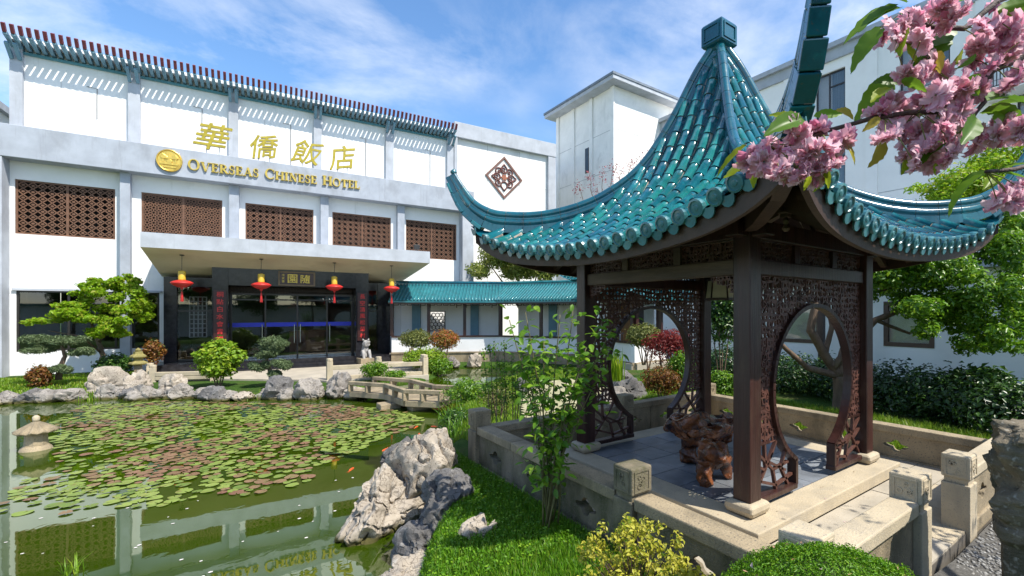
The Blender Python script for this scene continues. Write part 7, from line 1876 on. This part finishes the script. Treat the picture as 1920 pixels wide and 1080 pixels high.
# stalk px, py, tip px, py, kind
LV = [(1400, 272, 1345, 318, 3), (1405, 280, 1368, 330, 4), (1415, 312, 1412, 345, 3), (1500, 225, 1452, 212, 4), (1505, 222, 1455, 232, 0), (1525, 218, 1572, 212, 1), (1540, 310, 1555, 345, 3), (1555, 320, 1530, 352, 4), (1580, 262, 1605, 298, 3), (1520, 330, 1510, 350, 3),
      (1685, 8, 1595, 60, 1), (1690, 15, 1625, 30, 0), (1655, 50, 1602, 108, 0), (1700, 55, 1685, 92, 3), (1795, 50, 1715, 90, 1), (1780, 60, 1740, 100, 0), (1690, 80, 1720, 112, 3), (1745, 100, 1770, 130, 3),
      (1675, 145, 1620, 200, 0), (1690, 150, 1650, 150, 1), (1690, 150, 1730, 162, 0), (1670, 165, 1640, 180, 3), (1805, 235, 1735, 285, 1), (1800, 238, 1760, 265, 0), (1655, 258, 1642, 302, 4), (1700, 300, 1695, 320, 3), (1650, 220, 1625, 240, 3),
      (1830, 220, 1815, 255, 1), (1800, 205, 1740, 215, 0), (1850, 190, 1920, 170, 0), (1855, 200, 1925, 185, 1), (1840, 210, 1905, 205, 0), (1870, 20, 1925, 8, 0), (1880, 45, 1930, 22, 1), (1875, 90, 1925, 105, 0), (1840, 140, 1790, 165, 1), (1830, 100, 1800, 130, 0),
      (1845, 325, 1775, 378, 0), (1850, 320, 1800, 350, 1), (1870, 320, 1920, 300, 0), (1880, 325, 1925, 330, 1), (1860, 330, 1850, 350, 3), (1900, 210, 1860, 232, 1), (1790, 5, 1850, -15, 0), (1700, 5, 1660, -12, 1), (1805, 90, 1790, 120, 3), (1760, 300, 1752, 322, 3), (1835, 180, 1810, 150, 0), (1600, 225, 1580, 205, 3)]
for i, (a, b, c_, d_, k) in enumerate(LV):
    dep = 1.10 + random.uniform(-.06, .10); P0 = at(a, b, dep); P1 = at(c_, d_, dep + random.uniform(-.05, .03)); x = P1 - P0; L_ = max(x.length, .03); x.normalize()
    up = Vector((random.gauss(0, .5), random.gauss(-.5, .5), random.gauss(.6, .5))); z = (up - x * up.dot(x)).normalized(); y = z.cross(x)
    M = Matrix(((x.x, y.x, z.x, P0.x), (x.y, y.y, z.y, P0.y), (x.z, y.z, z.z, P0.z), (0, 0, 0, 1))) @ Matrix.Scale(L_ * 1.22, 4)
    link('leaf', LM[k], CH, Matrix.Translation(-CL) @ M)
def tw(pts, r0, r1): return ([at(a, b, d) for a, b, d in pts], r0, r1)
limb_tubes('branch', [tw([(2300, -40, 1.9), (2050, 40, 1.45), (1920, 103, 1.2), (1861, 128, 1.16), (1799, 202, 1.13), (1760, 215, 1.12)], .020, .006), tw([(1861, 128, 1.16), (1846, 191, 1.13), (1819, 224, 1.12), (1800, 238, 1.12)], .006, .004), tw([(1790, 208, 1.13), (1700, 212, 1.12), (1636, 222, 1.12), (1552, 245, 1.12), (1490, 268, 1.12), (1420, 285, 1.12)], .0065, .004),
                      tw([(2100, -60, 1.5), (1960, -30, 1.3), (1873, 0, 1.15), (1807, 54, 1.13), (1740, 50, 1.12), (1690, 20, 1.12)], .010, .004), tw([(1920, 103, 1.2), (1880, 60, 1.15), (1860, 40, 1.13)], .006, .004), tw([(2150, 260, 1.5), (1980, 300, 1.25), (1900, 318, 1.12), (1848, 322, 1.10)], .008, .004), tw([(2050, 180, 1.4), (1950, 215, 1.2), (1880, 240, 1.13)], .007, .004)], TWIG, CH)
# stalks from the blossoms to the twigs
nodes_p = [at(a, b, 1.12) - CL for a, b in ((1505, 228), (1440, 270), (1540, 255), (1690, 25), (1740, 50), (1700, 150), (1660, 225), (1720, 212), (1800, 238), (1861, 128), (1860, 40), (1880, 240), (1848, 322), (1807, 54), (1760, 215), (1790, 160))]
st = MB()
for p in tw_pts:
    q = min(nodes_p, key=lambda n_: (n_ - p).length); m_ = (p + q) / 2 + Vector((0, 0, .006)); st.tube([q, m_, p], .0014, 5)
st.build('flower_stalks', mat('stalk_green', (0.16, 0.17, 0.04), 0.6), CH)['kind'] = 'stuff'
# trunk and the rest of the crown, outside the picture on the right
limb_tubes('trunk', [([(4.6, -1.7, .3), (4.4, -1.55, 1.4), (4.2, -1.3, 2.3)], .13, .09)], BARK, CH)
limb_tubes('limb', [([(4.2, -1.3, 2.3), (3.6, -1.1, 3.0), at(2300, -40, 1.9)], .07, .02), ([(4.2, -1.3, 2.3), (5.2, -.9, 3.3), (6.2, -.5, 3.7)], .07, .02), ([(4.2, -1.3, 2.3), (4.4, -1.6, 3.6), (4.6, -2.0, 4.4)], .06, .02), ([at(2300, -40, 1.9), at(2150, 260, 1.5)], .02, .008), ([at(2300, -40, 1.9), at(2100, -60, 1.5)], .02, .01), ([at(2300, -40, 1.9), at(2050, 180, 1.4)], .016, .007)], BARK, CH)
rg = np.random.default_rng(130)
foliage('crown', [(6.0 + rg.normal() * .9, -.55 + rg.normal() * .45, 3.6 + rg.normal() * .35, .30, .30, .2) for _ in range(12)] + [(4.7 + rg.normal() * .6, -2.3 + rg.normal() * .4, 4.2 + rg.normal() * .4, .4, .4, .3) for _ in range(12)], 620, .10, CHL, CH, 131, .42, .5, .6, .2)
